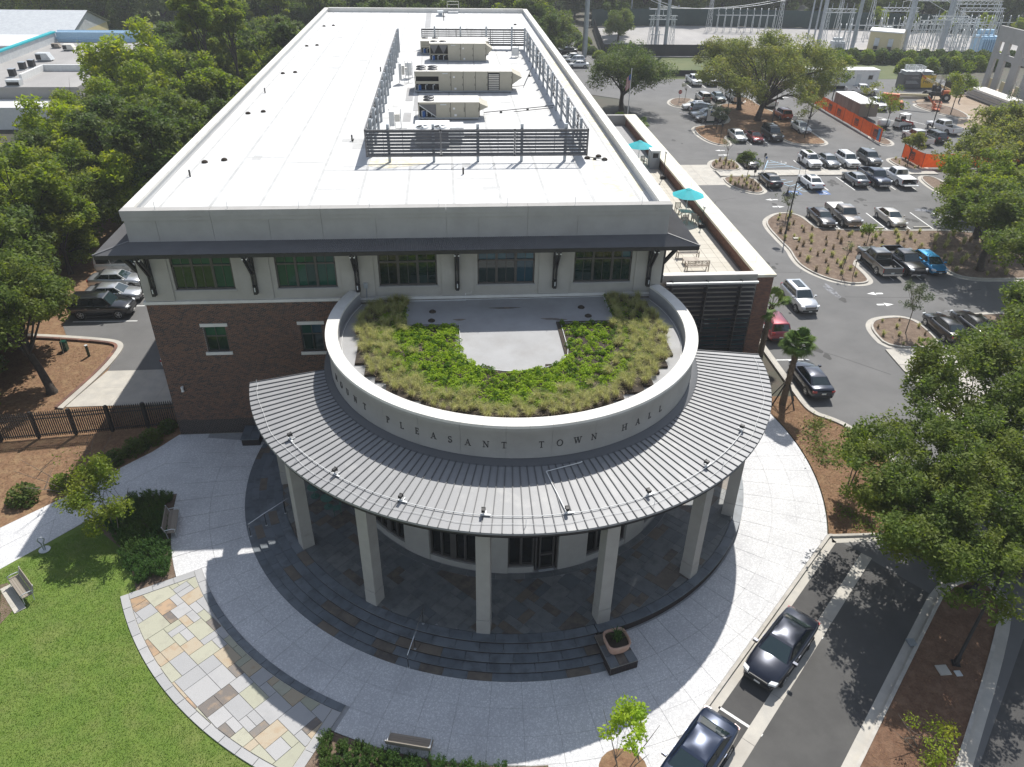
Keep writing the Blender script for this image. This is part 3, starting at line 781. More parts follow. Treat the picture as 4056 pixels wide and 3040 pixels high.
H(MB().cyl(-20.98,YF-.14,3.52,3.72,.1,12,.06).tube([(-20.98,YF,3.8),(-20.98,YF-.15,3.8)],.07,10).cyl(-20.98,YF-.15,3.72,3.86,.09,12), 'security_camera', 'white_metal')
# stucco storey
H(walls(MB(), -21.84, 9.72, 9.95, 13.95, YF+.02, YF+.35, [(a,b,10.62,13.15) for a,b in uw]), 'stucco_wall', 'stucco_warm')
H(MB().box(-21.98,9.8,YF-.1,YF+.3,9.77,9.95), 'ledge', 'castcap')
H(MB().box(9.3,9.76,YF+.36,95.4,9.77,14.6).box(-21.84,-21.4,YF+.36,95.4,9.77,14.6).box(-21.84,9.76,95.0,95.42,9.77,14.6), 'stucco_side', 'stucco')
for cx, wd in ((-20.95,1.75),(-15.15,1.9),(-9.05,1.95),(-3.02,1.95),(2.95,1.95),(8.85,1.7)):
    H(MB().box(cx-wd/2,cx+wd/2,YF-.05,YF+.03,9.97,13.5), 'pilaster', 'stucco_warm')
for i, (a, b) in enumerate(uw):
    f = MB(); y = YF+.17; z0, z1, zt = 10.66, 13.12, 12.2
    for q in ((a,a+.09,z0,z1),(b-.09,b,z0,z1),(a,b,z0,z0+.09),(a,b,z1-.08,z1),(a,b,zt-.055,zt+.055)): f.box(q[0],q[1],y-.07,y+.08,q[2],q[3])
    w3 = (b-a)/3
    for k in (1,2): f.box(a+k*w3-.075,a+k*w3+.075,y-.065,y+.07,z0+.09,z1-.08)
    for k in range(3): f.box(a+(k+.5)*w3-.018,a+(k+.5)*w3+.018,y-.03,y+.05,z0+.09,z1-.08)
    wn = H(f, 'window', 'bronze')
    for k in range(6):
        x0, x1 = a+.09+k*(b-a-.18)/6, a+.09+(k+1)*(b-a-.18)/6
        up = ('glass_green','glass_green','glass_win','glass_teal','glass_win')[i]; lo = ('glass_win','glass_green','glass_win','glass_teal' if k > 3 else 'glass_win','glass_win')[i]
        if i == 0 and k > 3: lo = 'glass_green'
        if i == 4 and k > 4: up = 'glass_teal'
        H(MB().box(x0,x1,y,y+.02,zt+.055,z1-.08), 'pane', up, wn); H(MB().box(x0,x1,y,y+.02,z0+.09,zt-.055), 'pane', lo, wn)
    H(MB().box(a-.06,b+.06,YF-.04,YF+.2,10.55,10.66), 'sill', 'stucco', wn)
# parapet: stucco panels with open control joints, cornice, coping stones
JX = [-21.84,-20.1,-17.0,-13.8,-10.8,-7.7,-3.6,-1.7,1.2,4.2,9.76]
par = H(MB().box(-21.82,9.74,YF-.02,YF+.4,13.7,15.3), 'parapet', 'stucco')
for a, b in zip(JX, JX[1:]): H(MB().box(a+.01,b-.01,YF-.05,YF+.02,13.75,15.06), 'stucco_panel', 'stucco', par)
for a, b in zip(JX[::2], JX[2::2]):
    e0, e1 = (-.07 if a < -21 else 0), (.07 if b > 9 else -.012); H(MB().box(a+e0,b+e1,YF-.1,YF+.42,15.06,15.3), 'cornice_stone', 'stucco', par); H(MB().box(a+e0*1.3,b+e1,YF-.13,YF+.455,15.3,15.67), 'coping_stone', 'stucco', par)
for s, x0, x1 in ((0,-21.92,-21.36),(1,9.18,9.84)):
    H(MB().box(x0+.08,x1-.08,YF+.4,95.3,14.2,15.45), 'parapet', 'membrane')
    pp = H(MB().box(x0+.06,x1-.06,YF+.46,95.3,15.44,15.5), 'parapet_top', 'castcap')
    for k in range(27): H(MB().box(x0,x1,YF+.48+3.36*k,YF+.465+3.36*(k+1),15.5,15.67), 'coping_stone', 'castcap', pp)
H(MB().box(-21.9,9.82,95.0,95.5,14.2,15.67), 'parapet', 'castcap')
H(MB().box(-21.8,9.7,YF+.3,95.2,14.6,ZR), 'roof', 'membrane')
sm = MB()
for k in range(11): sm.box(-20.6+2.9*k,-20.42+2.9*k,YF+.6,94.9,ZR,ZR+.006)
for k in range(40):
    i = rnd.randrange(10); y = rnd.uniform(6,94); sm.box(-20.4+2.9*i,-17.72+2.9*i,y,y+.16,ZR,ZR+.005)
for k in range(26):
    x, y = rnd.uniform(-19,8), rnd.uniform(8,92); sm.box(x,x+rnd.uniform(.4,1.3),y,y+rnd.uniform(.4,1.4),ZR,ZR+.0075)
H(sm, 'membrane_lap', 'membrane_lap', bpy.data.objects['roof'])
H(MB().sheet([(8.9,8),(9.1,8),(9.1,72),(8.75,60),(8.2,40),(8.6,24)],ZR+.008), 'roof_stain', 'membrane_stain')
H(MB().sheet([(-8.9,14.2),(-7.6,13.6),(-5,14.5),(-4.6,15.6),(-6.5,16.2),(-8.8,15.8)],ZR+.008), 'roof_stain', 'membrane_stain')
H(MB().sheet([(6.4,11),(7.6,7),(8.4,7.6),(7.6,12),(7,16)],ZR+.008), 'roof_stain', 'membrane_stain')
for x0, x1, y0, y1 in ((-7.1,-6.45,33.8,39.4),(-7.05,-6.4,26.4,29.4),(-6.1,-5.3,79,94.6),(-6.3,-5.3,30,36),(-5,-4.2,16.5,17.3)):
    H(MB().box(x0,x1,y0,y1,ZR,ZR+.02), 'walkway_pad', 'membrane_grey')
# eave roof: corrugated metal strips with hips
def corr(a, b, c, d, n):   # eave edge a-b, wall edge c-d; ribs run from eave to wall
    m = MB(); a, b, c, d = map(Vector, (a, b, c, d)); vs = []; fs = []
    N = n*4
    for i in range(N+1):
        t = i/N; h = .022*math.sin(2*PI*i/4)
        for p in (a.lerp(b, t), c.lerp(d, t)): vs.append((p.x, p.y, p.z+h))
    for i in range(N): fs.append((2*i, 2*i+2, 2*i+3, 2*i+1))
    return m.add(vs, fs)
E0, E1, EZ, WZ = -23.42, 11.4, 13.57, 13.78
ev = H(corr((E0,2.75,EZ),(E1,2.75,EZ),(-21.86,YF-.03,WZ),(9.78,YF-.03,WZ),300), 'eave_roof', 'eave')
H(corr((E0,60,EZ),(E0,2.75,EZ),(-21.86,60,WZ),(-21.86,YF-.03,WZ),480), 'eave_sheet', 'eave', ev)
H(corr((E1,2.75,EZ),(E1,60,EZ),(9.78,YF-.03,WZ),(9.78,60,WZ),480), 'eave_sheet', 'eave', ev)
H(MB().beam((E0,2.75,EZ+.04),(-21.86,YF,WZ+.04),.1,.04).beam((E1,2.75,EZ+.04),(9.78,YF,WZ+.04),.1,.04), 'hip_cap', 'eave', ev)
H(MB().box(E0+.02,E1-.02,2.78,2.9,EZ-.26,EZ-.03).box(E0+.02,E0+.14,2.9,60,EZ-.26,EZ-.03).box(E1-.14,E1-.02,2.9,60,EZ-.26,EZ-.03), 'fascia', 'darksteel', ev)
H(MB().box(E0+.14,E1-.14,2.9,YF-.04,EZ-.1,EZ-.06).box(E0+.14,-21.86,YF,60,EZ-.1,EZ-.06).box(9.8,E1-.14,YF,60,EZ-.1,EZ-.06), 'soffit', 'darksteel', ev)
def bracket(x, y, dx, dy):
    m = MB(); ln = 1.35
    s = (-dy*.09, dx*.09)
    for sg in (-1, 1):
        ox, oy = x+s[0]*sg, y+s[1]*sg
        m.beam((ox+dx*.08,oy+dy*.08,10.42),(ox+dx*.08,oy+dy*.08,EZ-.1),.1,.14,up=(dx,dy,0))
        m.beam((ox+dx*.12,oy+dy*.12,11.75),(ox+dx*ln,oy+dy*ln,EZ-.22),.1,.15,up=(dx,dy,0))
        m.beam((ox,oy,EZ-.24),(ox+dx*(ln+.1),oy+dy*(ln+.1),EZ-.24),.1,.16)
    m.box(x-.1,x+.1,y+dy*.2-.1,y+dy*.2+.1,10.42,10.95)
    b = H(m, 'bracket', 'darksteel')
    H(MB().obox((x+dx*.2,y+dy*.2-.105*(dy!=0),10.75),(.03,0,0),(0,.012,0),(0,0,.14)), 'light_slot', 'galv_pale', b)
    q = MB()
    for sg in (-1,1): q.tube([(x+s[0]*1.3*sg+dx*1.15,y+s[1]*1.3*sg+dy*1.15,EZ-.36),(x+s[0]*1.3*sg+dx*1.32,y+s[1]*1.3*sg+dy*1.32,EZ-.42)],.055,8)
    H(q, 'floodlight', 'white_metal', b)
for x in (-21.15,-15.2,-9.1,-3.05,2.97,8.87): bracket(x, YF-.05, 0, -1)
for y in (4.6,10.6,16.6): bracket(9.76, y, 1, 0)
for y in (4.6,10.6): bracket(-21.84, y, -1, 0)
# wiring on the stucco wall above the green roof
H(MB().box(-8.75,-8.5,YF-.14,YF-.02,10.6,10.95).tube([(-8.6,YF-.05,10.6),(-8.65,YF-.05,9.7)],.03,6), 'junction_box', 'galv')
H(MB().tube([(-6.2,4.1,9.66),(-2.55,4.05,9.66),(-2.55,YF-.03,10.1),(-2.2,YF-.03,10.1),(-2.2,YF-.03,10.25)],.025,6).tube([(-9.2,4.1,9.7),(9.1,4.1,9.72)],.02,6), 'conduit', 'white_metal')
# ---------------- rotunda
AL, AR = -203.9, 23.9
prof = [(10.40,8.24),(10.40,9.9),(10.44,9.92),(10.44,10.06),(10.47,10.08),(10.47,10.3)]
rot = H(MB().lathe([(10.3,8.0),(10.3,10.3)], 96, a0=AL, a1=AR).lathe([(9.86,10.3),(9.86,9.55)], 96, a0=AL, a1=AR), 'rotunda_wall', 'membrane_grey')
NPAN = 19
for k in range(NPAN):
    a0 = AL+(AR-AL)*k/NPAN; a1 = AL+(AR-AL)*(k+1)/NPAN
    H(MB().lathe(prof, 10, a0=a0+.03, a1=a1-.03), 'stucco_panel', 'stucco', rot)
NC = 38
for k in range(NC):
    a0 = AL+(AR-AL)*k/NC; a1 = AL+(AR-AL)*(k+1)/NC
    H(MB().arcbox(9.83,10.52,10.3,10.445,a0+.025,a1-.025,5), 'coping_stone', 'castcap', rot)
# raised serif letters, built from strokes: thick stems, thin hairlines and serifs
def letter(ch, h):
    T, t, s = .125*h, .06*h, .17*h
    q = []
    def st(a, b, w): q.append(((a[0]*h, a[1]*h), (b[0]*h, b[1]*h), w))
    def ser(x, y, L=.34): st((x-L/2,y),(x+L/2,y),t*.8)
    def arc(cx, cy, rx, ry, a0, a1, w0, w1, n=10):
        pr = None
        for k in range(n+1):
            a = R(a0+(a1-a0)*k/n); p = (cx+rx*math.cos(a), cy+ry*math.sin(a))
            if pr: st(pr, p, w0+(w1-w0)*abs(math.cos(R(a0+(a1-a0)*(k-.5)/n))))
            pr = p
    W = .7
    if ch == 'M':
        W = .95; st((.12,0),(.17,1),t); st((.17,1),(.48,.05),T); st((.48,.05),(.8,1),t); st((.8,1),(.84,0),T); ser(.12,.03,.28); ser(.84,.03); ser(.14,.97,.2); ser(.84,.97,.2)
    elif ch == 'O': W = .85; arc(.42,.5,.36,.48,0,360,t,T,22)
    elif ch == 'U': W = .82; st((.17,1),(.17,.35),T); arc(.41,.35,.24,.33,180,360,T,t,10); st((.65,1),(.65,.35),t); ser(.17,.97); ser(.65,.97,.28)
    elif ch == 'N': W = .85; st((.16,0),(.16,1),t); st((.14,.98),(.7,.02),T); st((.7,0),(.7,1),t); ser(.16,.03,.28); ser(.7,.97,.28); ser(.1,.97,.2)
    elif ch == 'T': W = .72; st((.36,0),(.36,1),T); st((.04,.96),(.68,.96),t*1.2); st((.05,.98),(.05,.8),t*.8); st((.67,.98),(.67,.8),t*.8); ser(.36,.03)
    elif ch == 'P': W = .66; st((.2,0),(.2,1),T); ser(.2,.03); ser(.14,.97,.2); arc(.28,.73,.28,.25,90,-90,t,T,10); st((.2,.98),(.28,.98),t); st((.2,.48),(.28,.48),t)
    elif ch == 'L': W = .64; st((.2,0),(.2,1),T); ser(.2,.97); st((.08,.04),(.6,.04),t*1.2); st((.6,.02),(.6,.24),t*.8)
    elif ch == 'E': W = .66; st((.2,0),(.2,1),T); st((.08,.96),(.58,.96),t*1.2); st((.08,.04),(.6,.04),t*1.2); st((.2,.52),(.47,.52),t); st((.58,.97),(.58,.78),t*.8); st((.6,.03),(.6,.24),t*.8); st((.47,.62),(.47,.42),t*.8)
    elif ch == 'A': W = .8; st((.12,0),(.4,1),t); st((.4,1),(.68,0),T); st((.22,.36),(.58,.36),t); ser(.12,.03,.26); ser(.68,.03)
    elif ch == 'S': W = .6; arc(.3,.74,.21,.24,40,270,t,T,10); arc(.3,.27,.23,.25,90,-140,t,T,10); st((.47,.97),(.47,.76),t*.8); st((.1,.03),(.1,.26),t*.8)
    elif ch == 'W': W = 1.1; st((.1,1),(.34,0),T); st((.34,0),(.56,1),t); st((.54,1),(.78,0),T); st((.78,0),(1.0,1),t); ser(.1,.97); ser(.52,.97,.3); ser(1.0,.97,.26)
    elif ch == 'H': W = .85; st((.16,0),(.16,1),T); st((.7,0),(.7,1),T); st((.16,.5),(.7,.5),t); ser(.16,.03); ser(.16,.97); ser(.7,.03); ser(.7,.97)
    return q, W*h
LET = [(-158,'M'),(-153.3,'O'),(-148.9,'U'),(-144.3,'N'),(-139.6,'T'),(-130.1,'P'),(-125.3,'L'),(-120.4,'E'),(-115.5,'A'),(-110.8,'S'),(-106,'A'),(-101.2,'N'),(-96.5,'T'),(-86.8,'T'),(-81.9,'O'),(-77,'W'),(-72.3,'N'),(-62.7,'H'),(-57.9,'A'),(-53.2,'L'),(-48.4,'L')]
for a, ch in LET:
    q, W = letter(ch, .36); m = MB(); tan = Vector((-math.sin(R(a)), math.cos(R(a)), 0)); out = Vector((math.cos(R(a)), math.sin(R(a)), 0))
    o = out*10.405+Vector((0,0,9.09))
    for i, (p0, p1, wd) in enumerate(q):
        A_, B_ = o+tan*(p0[0]-W/2)+Vector((0,0,p0[1])), o+tan*(p1[0]-W/2)+Vector((0,0,p1[1])); d = B_-A_
        if d.length < 1e-5: continue
        u = d.normalized(); v = out.cross(u)
        th = .016+.0007*i
        m.obox((A_+B_)/2+out*th/2, d/2, v*wd/2, out*th/2)
    H(m, 'letter', 'darksteel', rot)
H(MB().lathe([(10.42,8.5),(10.62,8.42),(10.8,8.30)], 90, a0=AL+15, a1=AR-15), 'flashing', 'seam', rot)
# canopy
CZ = lambda r: 7.93+(14.88-r)*.0875
cano = H(MB().lathe([(14.8,7.6),(10.2,7.7)], 94, a0=-171.6, a1=-2.2).lathe([(10.3,8.22),(14.82,7.88),(14.82,7.66)], 94, a0=-171.6, a1=-2.2), 'canopy', 'darksteel')
NP = 94
for k in range(NP):
    a0 = -171.8+169.6*k/NP; a1 = a0+169.6/NP
    q = MB(); p = [(10.42,CZ(10.42)),(14.88,CZ(14.88)),(14.9,CZ(14.88)-.09)]
    q.lathe(p, 2, a0=a0, a1=a1, smooth=False)
    H(q, 'roof_panel', 'canopy', cano)
    A_, B_ = Vector((*pol(10.45,a0),CZ(10.45)+.02)), Vector((*pol(14.9,a0),CZ(14.88)+.02))
    H(MB().beam(A_,B_,.04,.06), 'seam', 'seam', cano)  # ribs darker than the panels: the shadow beside them is in the colour
H(MB().beam((*pol(10.45,-2.2),CZ(10.45)+.02),(*pol(14.9,-2.2),CZ(14.88)+.02),.05,.06), 'seam', 'seam', cano)
for k, a in enumerate((-146.8,-130.9,-115.4,-99.6,-84.3,-67.8,-52.2,-36.3)):
    r = 13.9; p = Vector((*pol(r,a),CZ(r)+.06)); d = Vector((math.cos(R(a)),math.sin(R(a)),0)); t = Vector((-d.y,d.x,0))
    base = H(MB().obox(p+t*.1,t*.22,d*.04,Vector((0,0,.015))).obox(p+t*.1-d*.12,t*.02,d*.12,Vector((0,0,.015))).tube([p,p+Vector((0,0,.16))],.03,6), 'spotlight', 'galv_pale', cano)
def arcwire(r, a0, a1, dz, rad, n, wob=0):
    pts = []
    for k in range(n+1):
        a = a0+(a1-a0)*k/n; rr_ = r+wob*math.sin(k*1.3); pts.append((*pol(rr_,a), CZ(rr_)+dz))
    return MB().tube(pts, rad, 5)
H(arcwire(13.95,-146.8,-37,.07,.019,40), 'conduit', 'white_metal', cano)
H(arcwire(14.42,-171,-4,.05,.009,50,.06), 'lightning_cable', 'white_metal', cano)
H(MB().tube([(2.5,-10.75,8.45),(2.45,-10.7,8.36),(.75,-11.2,8.3),(1.36,-13.85,8.08)],.03,6), 'conduit', 'white_metal', cano)
for a in (-170,-140,-116,-92,-68,-50,-34,-8): H(MB().tube([(*pol(14.45,a),CZ(14.45)),(*pol(14.45,a),CZ(14.45)+.42)],.012,5), 'lightning_rod', 'white_metal', cano)
for k, a in enumerate((-146.8,-130.9,-115.4,-99.6,-84.3,-67.8,-52.2,-36.3)):
    r = 13.9; p = Vector((*pol(r,a),CZ(r)+.3)); d = Vector((math.cos(R(a)),math.sin(R(a)),0))
    H(MB().beam(p+d*.09,p-d*.09,.15,.14,up=(0,0,1)).beam(p-d*.09,p-d*.13,.18,.17), 'spotlight_head', 'black', cano)
# columns
for k in range(-3, 5):
    a = -99.6+24.4*k
    d = Vector((math.cos(R(a)),math.sin(R(a)),0)); t = Vector((-d.y,d.x,0)); c = d*13.87
    def shaft(z0, z1, hw): return MB().obox(c+Vector((0,0,(z0+z1)/2)), d*hw, t*hw, Vector((0,0,(z1-z0)/2)))
    s = H(shaft(1.5,7.45,.325), 'column', 'column'); H(shaft(ZP-.01,1.485,.335), 'column_base', 'column', s); H(shaft(7.45,7.62,.38), 'column_cap', 'bronze', s)
# drum under the canopy
drum = H(MB().lathe([(9.7,ZP-.02),(9.7,8.0)], 80, a0=AL, a1=AR), 'porch_wall', 'bronze')
for k in range(-4, 5):
    a = -99.6+24.4*k
    H(MB().arcbox(9.75,10.21,ZP-.02,7.7,a-4.6,a+4.6,5), 'stucco_panel', 'column', drum)
    b0, b1 = a+4.62, a+24.4-4.62
    if k == 4: continue
    door = (k == 0)
    if door: segs = [(b0,b0+7.8,0),(b0+8.2,b1,1)]
    else: segs = [(b0,b1,0)]
    for s0, s1, isd in segs:
        if not isd:
            H(MB().arcbox(9.75,10.16,ZP-.02,.95,s0,s1,6), 'curb', 'column', drum)
            fr = MB(); n = 4 if s1-s0 > 10 else 2
            for i in range(n+1):
                aa = s0+(s1-s0)*i/n; wd = .45 if i in (0,n) else (.95 if n == 4 and i == 2 else .35)
                fr.arcbox(9.82,10.06,.95,7.6,max(s0,aa-wd),min(s1,aa+wd),2)
            fr.arcbox(9.82,10.05,.95,1.08,s0+.45,s1-.45,5); fr.arcbox(9.82,10.05,3.4,3.55,s0+.45,s1-.45,5)
            fo = H(fr, 'window', 'bronze')
            for i in range(n):
                p0, p1 = s0+(s1-s0)*i/n+.3, s0+(s1-s0)*(i+1)/n-.3
                H(MB().arcbox(9.9,9.94,1.08,7.5,p0,p1,2), 'pane', 'glass_dark', fo)
        else:
            fr = MB()
            for u in (s0, s1-.5, s0+1.2, s1-1.6): fr.arcbox(9.82,10.07,ZP,3.6,u,u+.5,2)
            fr.arcbox(9.82,10.07,3.05,3.6,s0,s1,4); fr.arcbox(9.82,10.07,ZP,.75,s0+1.7,s1-1.6,4); fr.arcbox(9.82,10.07,1.62,1.74,s0+1.7,s1-1.6,4); fr.arcbox(9.82,10.0,3.6,7.6,s0,s1,4)
            dd = H(fr, 'door', 'bronze'); H(MB().arcbox(9.9,9.93,.75,3.05,s0+1.7,s1-1.6,4), 'pane', 'glass_dark', dd)
            H(MB().arcbox(10.0,10.2,ZP,ZP+.03,s0+1.2,s1-1.1,4), 'threshold', 'galv_pale', dd)
    aa = a-6.2
    H(MB().obox((*pol(10.15,aa),3.6),(.09,0,0),(0,.1,0),(0,0,.22)), 'wall_light', 'black', drum)
# ---------------- green roof inside the rotunda
GZ = 9.6
gr = H(MB().prism(arcpts(9.85,AL,AR,80), GZ-.06, GZ), 'rotunda_roof', 'membrane_grey')
tpoly = [(-6.15,4.2),(-6.15,.74),(-3.02,.74),(-3.02,-2.4)]+[(-.03+2.98*math.cos(R(a)), -2.4+2.2*math.sin(R(a))) for a in range(180,361,15)][1:-1]+[(2.95,-2.4),(2.95,.64),(6.15,.64),(6.15,4.2)]
H(MB().prism(tpoly, GZ+.002, GZ+.07), 'roof_pad', 'membrane_grey', gr)
ed = MB()
for a, b in zip(tpoly, tpoly[1:]): ed.beam((*a,GZ+.12),(*b,GZ+.12),.02,.1)
H(ed, 'edging', 'galv_pale', gr)
for x, y in ((-4.6,2.6),(-4.65,1.45),(4.5,2.75),(4.75,1.6)):
    H(MB().lathe([(.22,0),(.2,.05),(.12,.06),(.1,.12),(.0,.14)],14,c=(x,y,GZ+.07)), 'roof_drain', 'soil', gr)
for x, y, w_ in ((-3.0,1.5,.35),(3.0,1.2,.4),(2.4,1.35,.5),(-.2,2.9,.9)): H(MB().sheet([(x+w_*math.cos(R(a))*(1+.3*math.sin(3*R(a))),y+.12*math.sin(R(a))) for a in range(0,360,24)],GZ+.076), 'leaf_litter', 'flag_dark', gr)
H(MB().tube([(*pol(9.7,a),GZ+.05) for a in range(-203,24,5)],.02,5), 'conduit', 'white_metal', gr)
for x, y, a in ((-3.2,-9.1,10),(-2.4,-9.25,4),(-1.0,-9.4,-20)): H(MB().obox((x,y,GZ+.03),(.5*math.cos(R(a)),.5*math.sin(R(a)),0),(-.06*math.sin(R(a)),.06,0),(0,0,.02)), 'loose_batten', 'castcap', gr)
def on_green(x, y, m=0):
    r = math.hypot(x, y)
    if r > 8.95-m or y > 4.0: return False
    if -6.15-m < x < 6.15+m and y > .68-m: return False
    if -3.05-m < x < 3.0+m and y > -2.4: return False
    if ((x+.03)/(2.98+m))**2+((y+2.4)/(2.2+m))**2 < 1: return False
    return True
u = .6; trays = MB(); cnt = 0
for i in range(-16, 17):
    for j in range(-16, 8):
        x, y = i*u, j*u
        if not on_green(x, y): continue
        per = any(math.hypot(x+dx*u, y+dy*u) > 8.95 for dx, dy in ((1,0),(-1,0),(0,1),(0,-1)))
        if per: H(MB().box(x-u/2+.01,x+u/2-.01,y-u/2+.01,y+u/2-.01,GZ+.004,GZ+.14), 'planter_tray', 'soil', gr)
        else: trays.box(x-u/2+.004,x+u/2-.004,y-u/2+.004,y+u/2-.004,GZ+.004,GZ+.13)
H(trays, 'tray_bed', 'soil', gr, kind='stuff')
ng = np.random.default_rng(5)
def green_pts(n, lo, hi, bare=True):
    out = []
    while len(out) < n:
        x, y = ng.uniform(-9, 9), ng.uniform(-9, 4)
        r = math.hypot(x, y)
        if not (lo <= r < hi) or not on_green(x, y): continue
        out.append((x, y, GZ+.14))
    return np.array(out)
def stuff(name, V, F, mat, **kw):
    o = link(name, npmesh(name, V, F, mat)); o['kind'] = 'stuff'
    for k, v in kw.items(): o[k] = v
    return o
# mats of sedum: clumps of leaves, thinner and browner on the right
cl = []
for x, y, z in green_pts(1500, 0, 7.9):
    if ng.random() < (.5 if x > 3 else .12): continue
    s = ng.uniform(.12,.32); n = int(60*s/.2)
    a = ng.uniform(0, 2*PI, n); rr_ = s*np.sqrt(ng.random(n)); cl.append(np.stack([x+rr_*np.cos(a), y+rr_*np.sin(a), z+.16*(1-(rr_/s)**2)*ng.uniform(.5,1.1,n)*s/.2], 1))
cl = np.concatenate(cl); V, F = leaves(ng, cl, .05, up=.5)
stuff('sedum', V, F, 'leaf_sedum')
cl = []
for x, y, z in green_pts(420, 0, 8.2):
    s = ng.uniform(.1,.22); n = 60
    a = ng.uniform(0, 2*PI, n); rr_ = s*np.sqrt(ng.random(n)); cl.append(np.stack([x+rr_*np.cos(a), y+rr_*np.sin(a), z+.05+.2*(1-(rr_/s)**2)*ng.uniform(.5,1.1,n)], 1))
cl = np.concatenate(cl); V, F = leaves(ng, cl, .045, up=.3)
stuff('sedum', V, F, 'leaf_sedum2')
P = green_pts(2600, 0, 8.9); V, F = leaves(ng, P-np.array([0,0,.0])+ng.uniform(0,.02,(len(P),3)), .09, up=1.2, asp=.2)
stuff('dry_litter', V, F, 'leaf_dry')
# tall bunch grass round the rim: one thing per tuft
tuft_meshes = []
for s in range(4):
    r2 = np.random.default_rng(40+s)
    n = 150; a = r2.uniform(0, 2*PI, n); rr_ = .13*np.sqrt(r2.random(n)); P = np.stack([rr_*np.cos(a), rr_*np.sin(a), np.zeros(n)], 1)
    V, F = blades(r2, P, .6, .006, lean=.85); tuft_meshes.append(npmesh('grass_tuft', V, F, 'leaf_tuft'))
    V, F = blades(r2, P[:70], .3, .009, lean=1.3); tuft_meshes[-1] = (tuft_meshes[-1], npmesh('dry_base', V, F, 'leaf_dry'))
tp = []
k = 0
while len(tp) < 230 and k < 20000:
    k += 1
    x, y = ng.uniform(-9, 9), ng.uniform(-9, 4); r = math.hypot(x, y)
    if not on_green(x, y, .05): continue
    inner = 7.55 if y < -3 else 6.9
    if r < inner and not (abs(x) > 6.4 and y > .3) and not (r > inner-1.0 and ng.random() < .12): continue
    if any((x-a)**2+(y-b)**2 < .13 for a, b in tp): continue
    tp.append((x, y))
for x, y in tp:
    m = tuft_meshes[rnd.randrange(4)]
    o = tag(link('grass_tuft', m[0], loc=(x,y,GZ+.13), rot=(0,0,rnd.uniform(0,6.28))), 'tall feathery grass tuft on the curved rim of the green roof', 'ornamental grass', 'grass tufts on the green roof')
    o.scale = (rnd.uniform(.8,1.25),)*2+(rnd.uniform(.75,1.2),)
    link('dry_base', m[1], o)
# planter pedestal with slate cap, pot on top
ped = thing('pedestal', 'low brick pedestal with slate cap at the right end of the steps', 'pedestal', (4.0,-15.3,0))
pq = [(3.05,-14.45),(3.5,-16.38),(4.88,-16.0),(4.35,-14.2)]
ped_core = MB().prism(pq, -.03, .5).build('core', 'mortar', ped, world=True)
pb = MB()
for (a, b) in zip(pq, pq[1:]+pq[:1]):
    a, b = Vector((*a,0)), Vector((*b,0)); d = (b-a); L = d.length; d /= L; nn = Vector((-d.y,d.x,0))*-1
    if area(pq) < 0: nn = -nn
    nb = int(L/.2)
    for j in range(7):
        for i in range(nb):
            s = (i+.5)*L/nb
            pb.obox(a+d*s+nn*.004+Vector((0,0,.04+j*.068)), d*(L/nb/2-.006), nn*.012, Vector((0,0,.029)))
pb.build('brick_course', 'brick_dark', ped, world=True, kind='stuff')
for i in range(3):
    for j in range(3):
        L = lambda u_, v_: tuple((Vector(pq[0]).lerp(Vector(pq[3]),u_)).lerp(Vector(pq[1]).lerp(Vector(pq[2]),u_), v_))
        q = [L(i/3,j/3),L((i+1)/3,j/3),L((i+1)/3,(j+1)/3),L(i/3,(j+1)/3)]
        q = offset(q, .012 if True else 0)
        MB().prism(q, .5, .565).build('cap_stone', 'slate_tread' if (i+j) % 3 else 'slate_brown', ped, world=True)
# ------------------------------------------------------------------ things on the roof
def louver_screen(name, label, p0, p1, z0, z1, inward, posts, bays, braces=True):
    """louvred screen from p0 to p1; inward = side on which the posts stand"""
    a, b = Vector((*p0,0)), Vector((*p1,0)); d = (b-a); L = d.length; d /= L; n = Vector((*inward,0))
    c = (a+b)/2; t = thing(name, label, 'screen', (c.x,c.y,ZR), group='louvred screens round the rooftop units')
    Bd = lambda mb, nm, m='screen': mb.build(nm, m, t, world=True)
    Z = Vector((0,0,1))
    f = MB()
    for z in (z0+.05, z1-.05): f.beam(a+Z*z, b+Z*z, .1, .1)
    for k in range(bays+1): p = a+d*(L*k/bays); f.beam(p+Z*z0, p+Z*z1, .1, .1)
    Bd(f, 'frame')
    ns = 8
    for k in range(ns):
        z = z0+.17+(z1-z0-.3)*k/(ns-1)
        for j in range(bays):
            p, q = a+d*(L*j/bays+.06), a+d*(L*(j+1)/bays-.06); m = (p+q)/2+Z*z
            Bd(MB().obox(m, (q-p)/2, n*.05+Z*.068, (Z*.8-n*.62)*.008), 'slat')
    s = MB(); k = 1.2
    while k < L: s.beam(a+d*k+n*.05+Z*z0, a+d*k+n*.05+Z*z1, .03, .04); k += 1.32
    Bd(s, 'stiffener')
    for k in range(posts):
        p = a+d*(L*(k+.5)/posts)+n*.24
        po = Bd(MB().beam(p+Z*ZR, p+Z*(z1+.3), .19, .19), 'post', 'galv'); Bd(MB().cyl(p.x,p.y,ZR,ZR+.22,.14,10,.1), 'boot', 'membrane', ) if False else None
        if braces:
            q = MB()
            for z in (z0+.3, (z0+z1)/2, z1-.4): q.beam(p-n*.08+Z*z-d*1.5, p-n*.08+Z*z+d*1.5, .06, .09)
            Bd(q, 'rail', 'galv')
    return t
louver_screen('rooftop_screen', 'near louvred grey screen across the front of the rooftop units', (-9,14.85), (6.42,14.85), 15.5, 17.35, (0,1), 5, 3, False)
louver_screen('rooftop_screen', 'long louvred grey screen left of the rooftop units', (-9,60.7), (-9,14.95), 15.5, 17.35, (1,0), 14, 10)
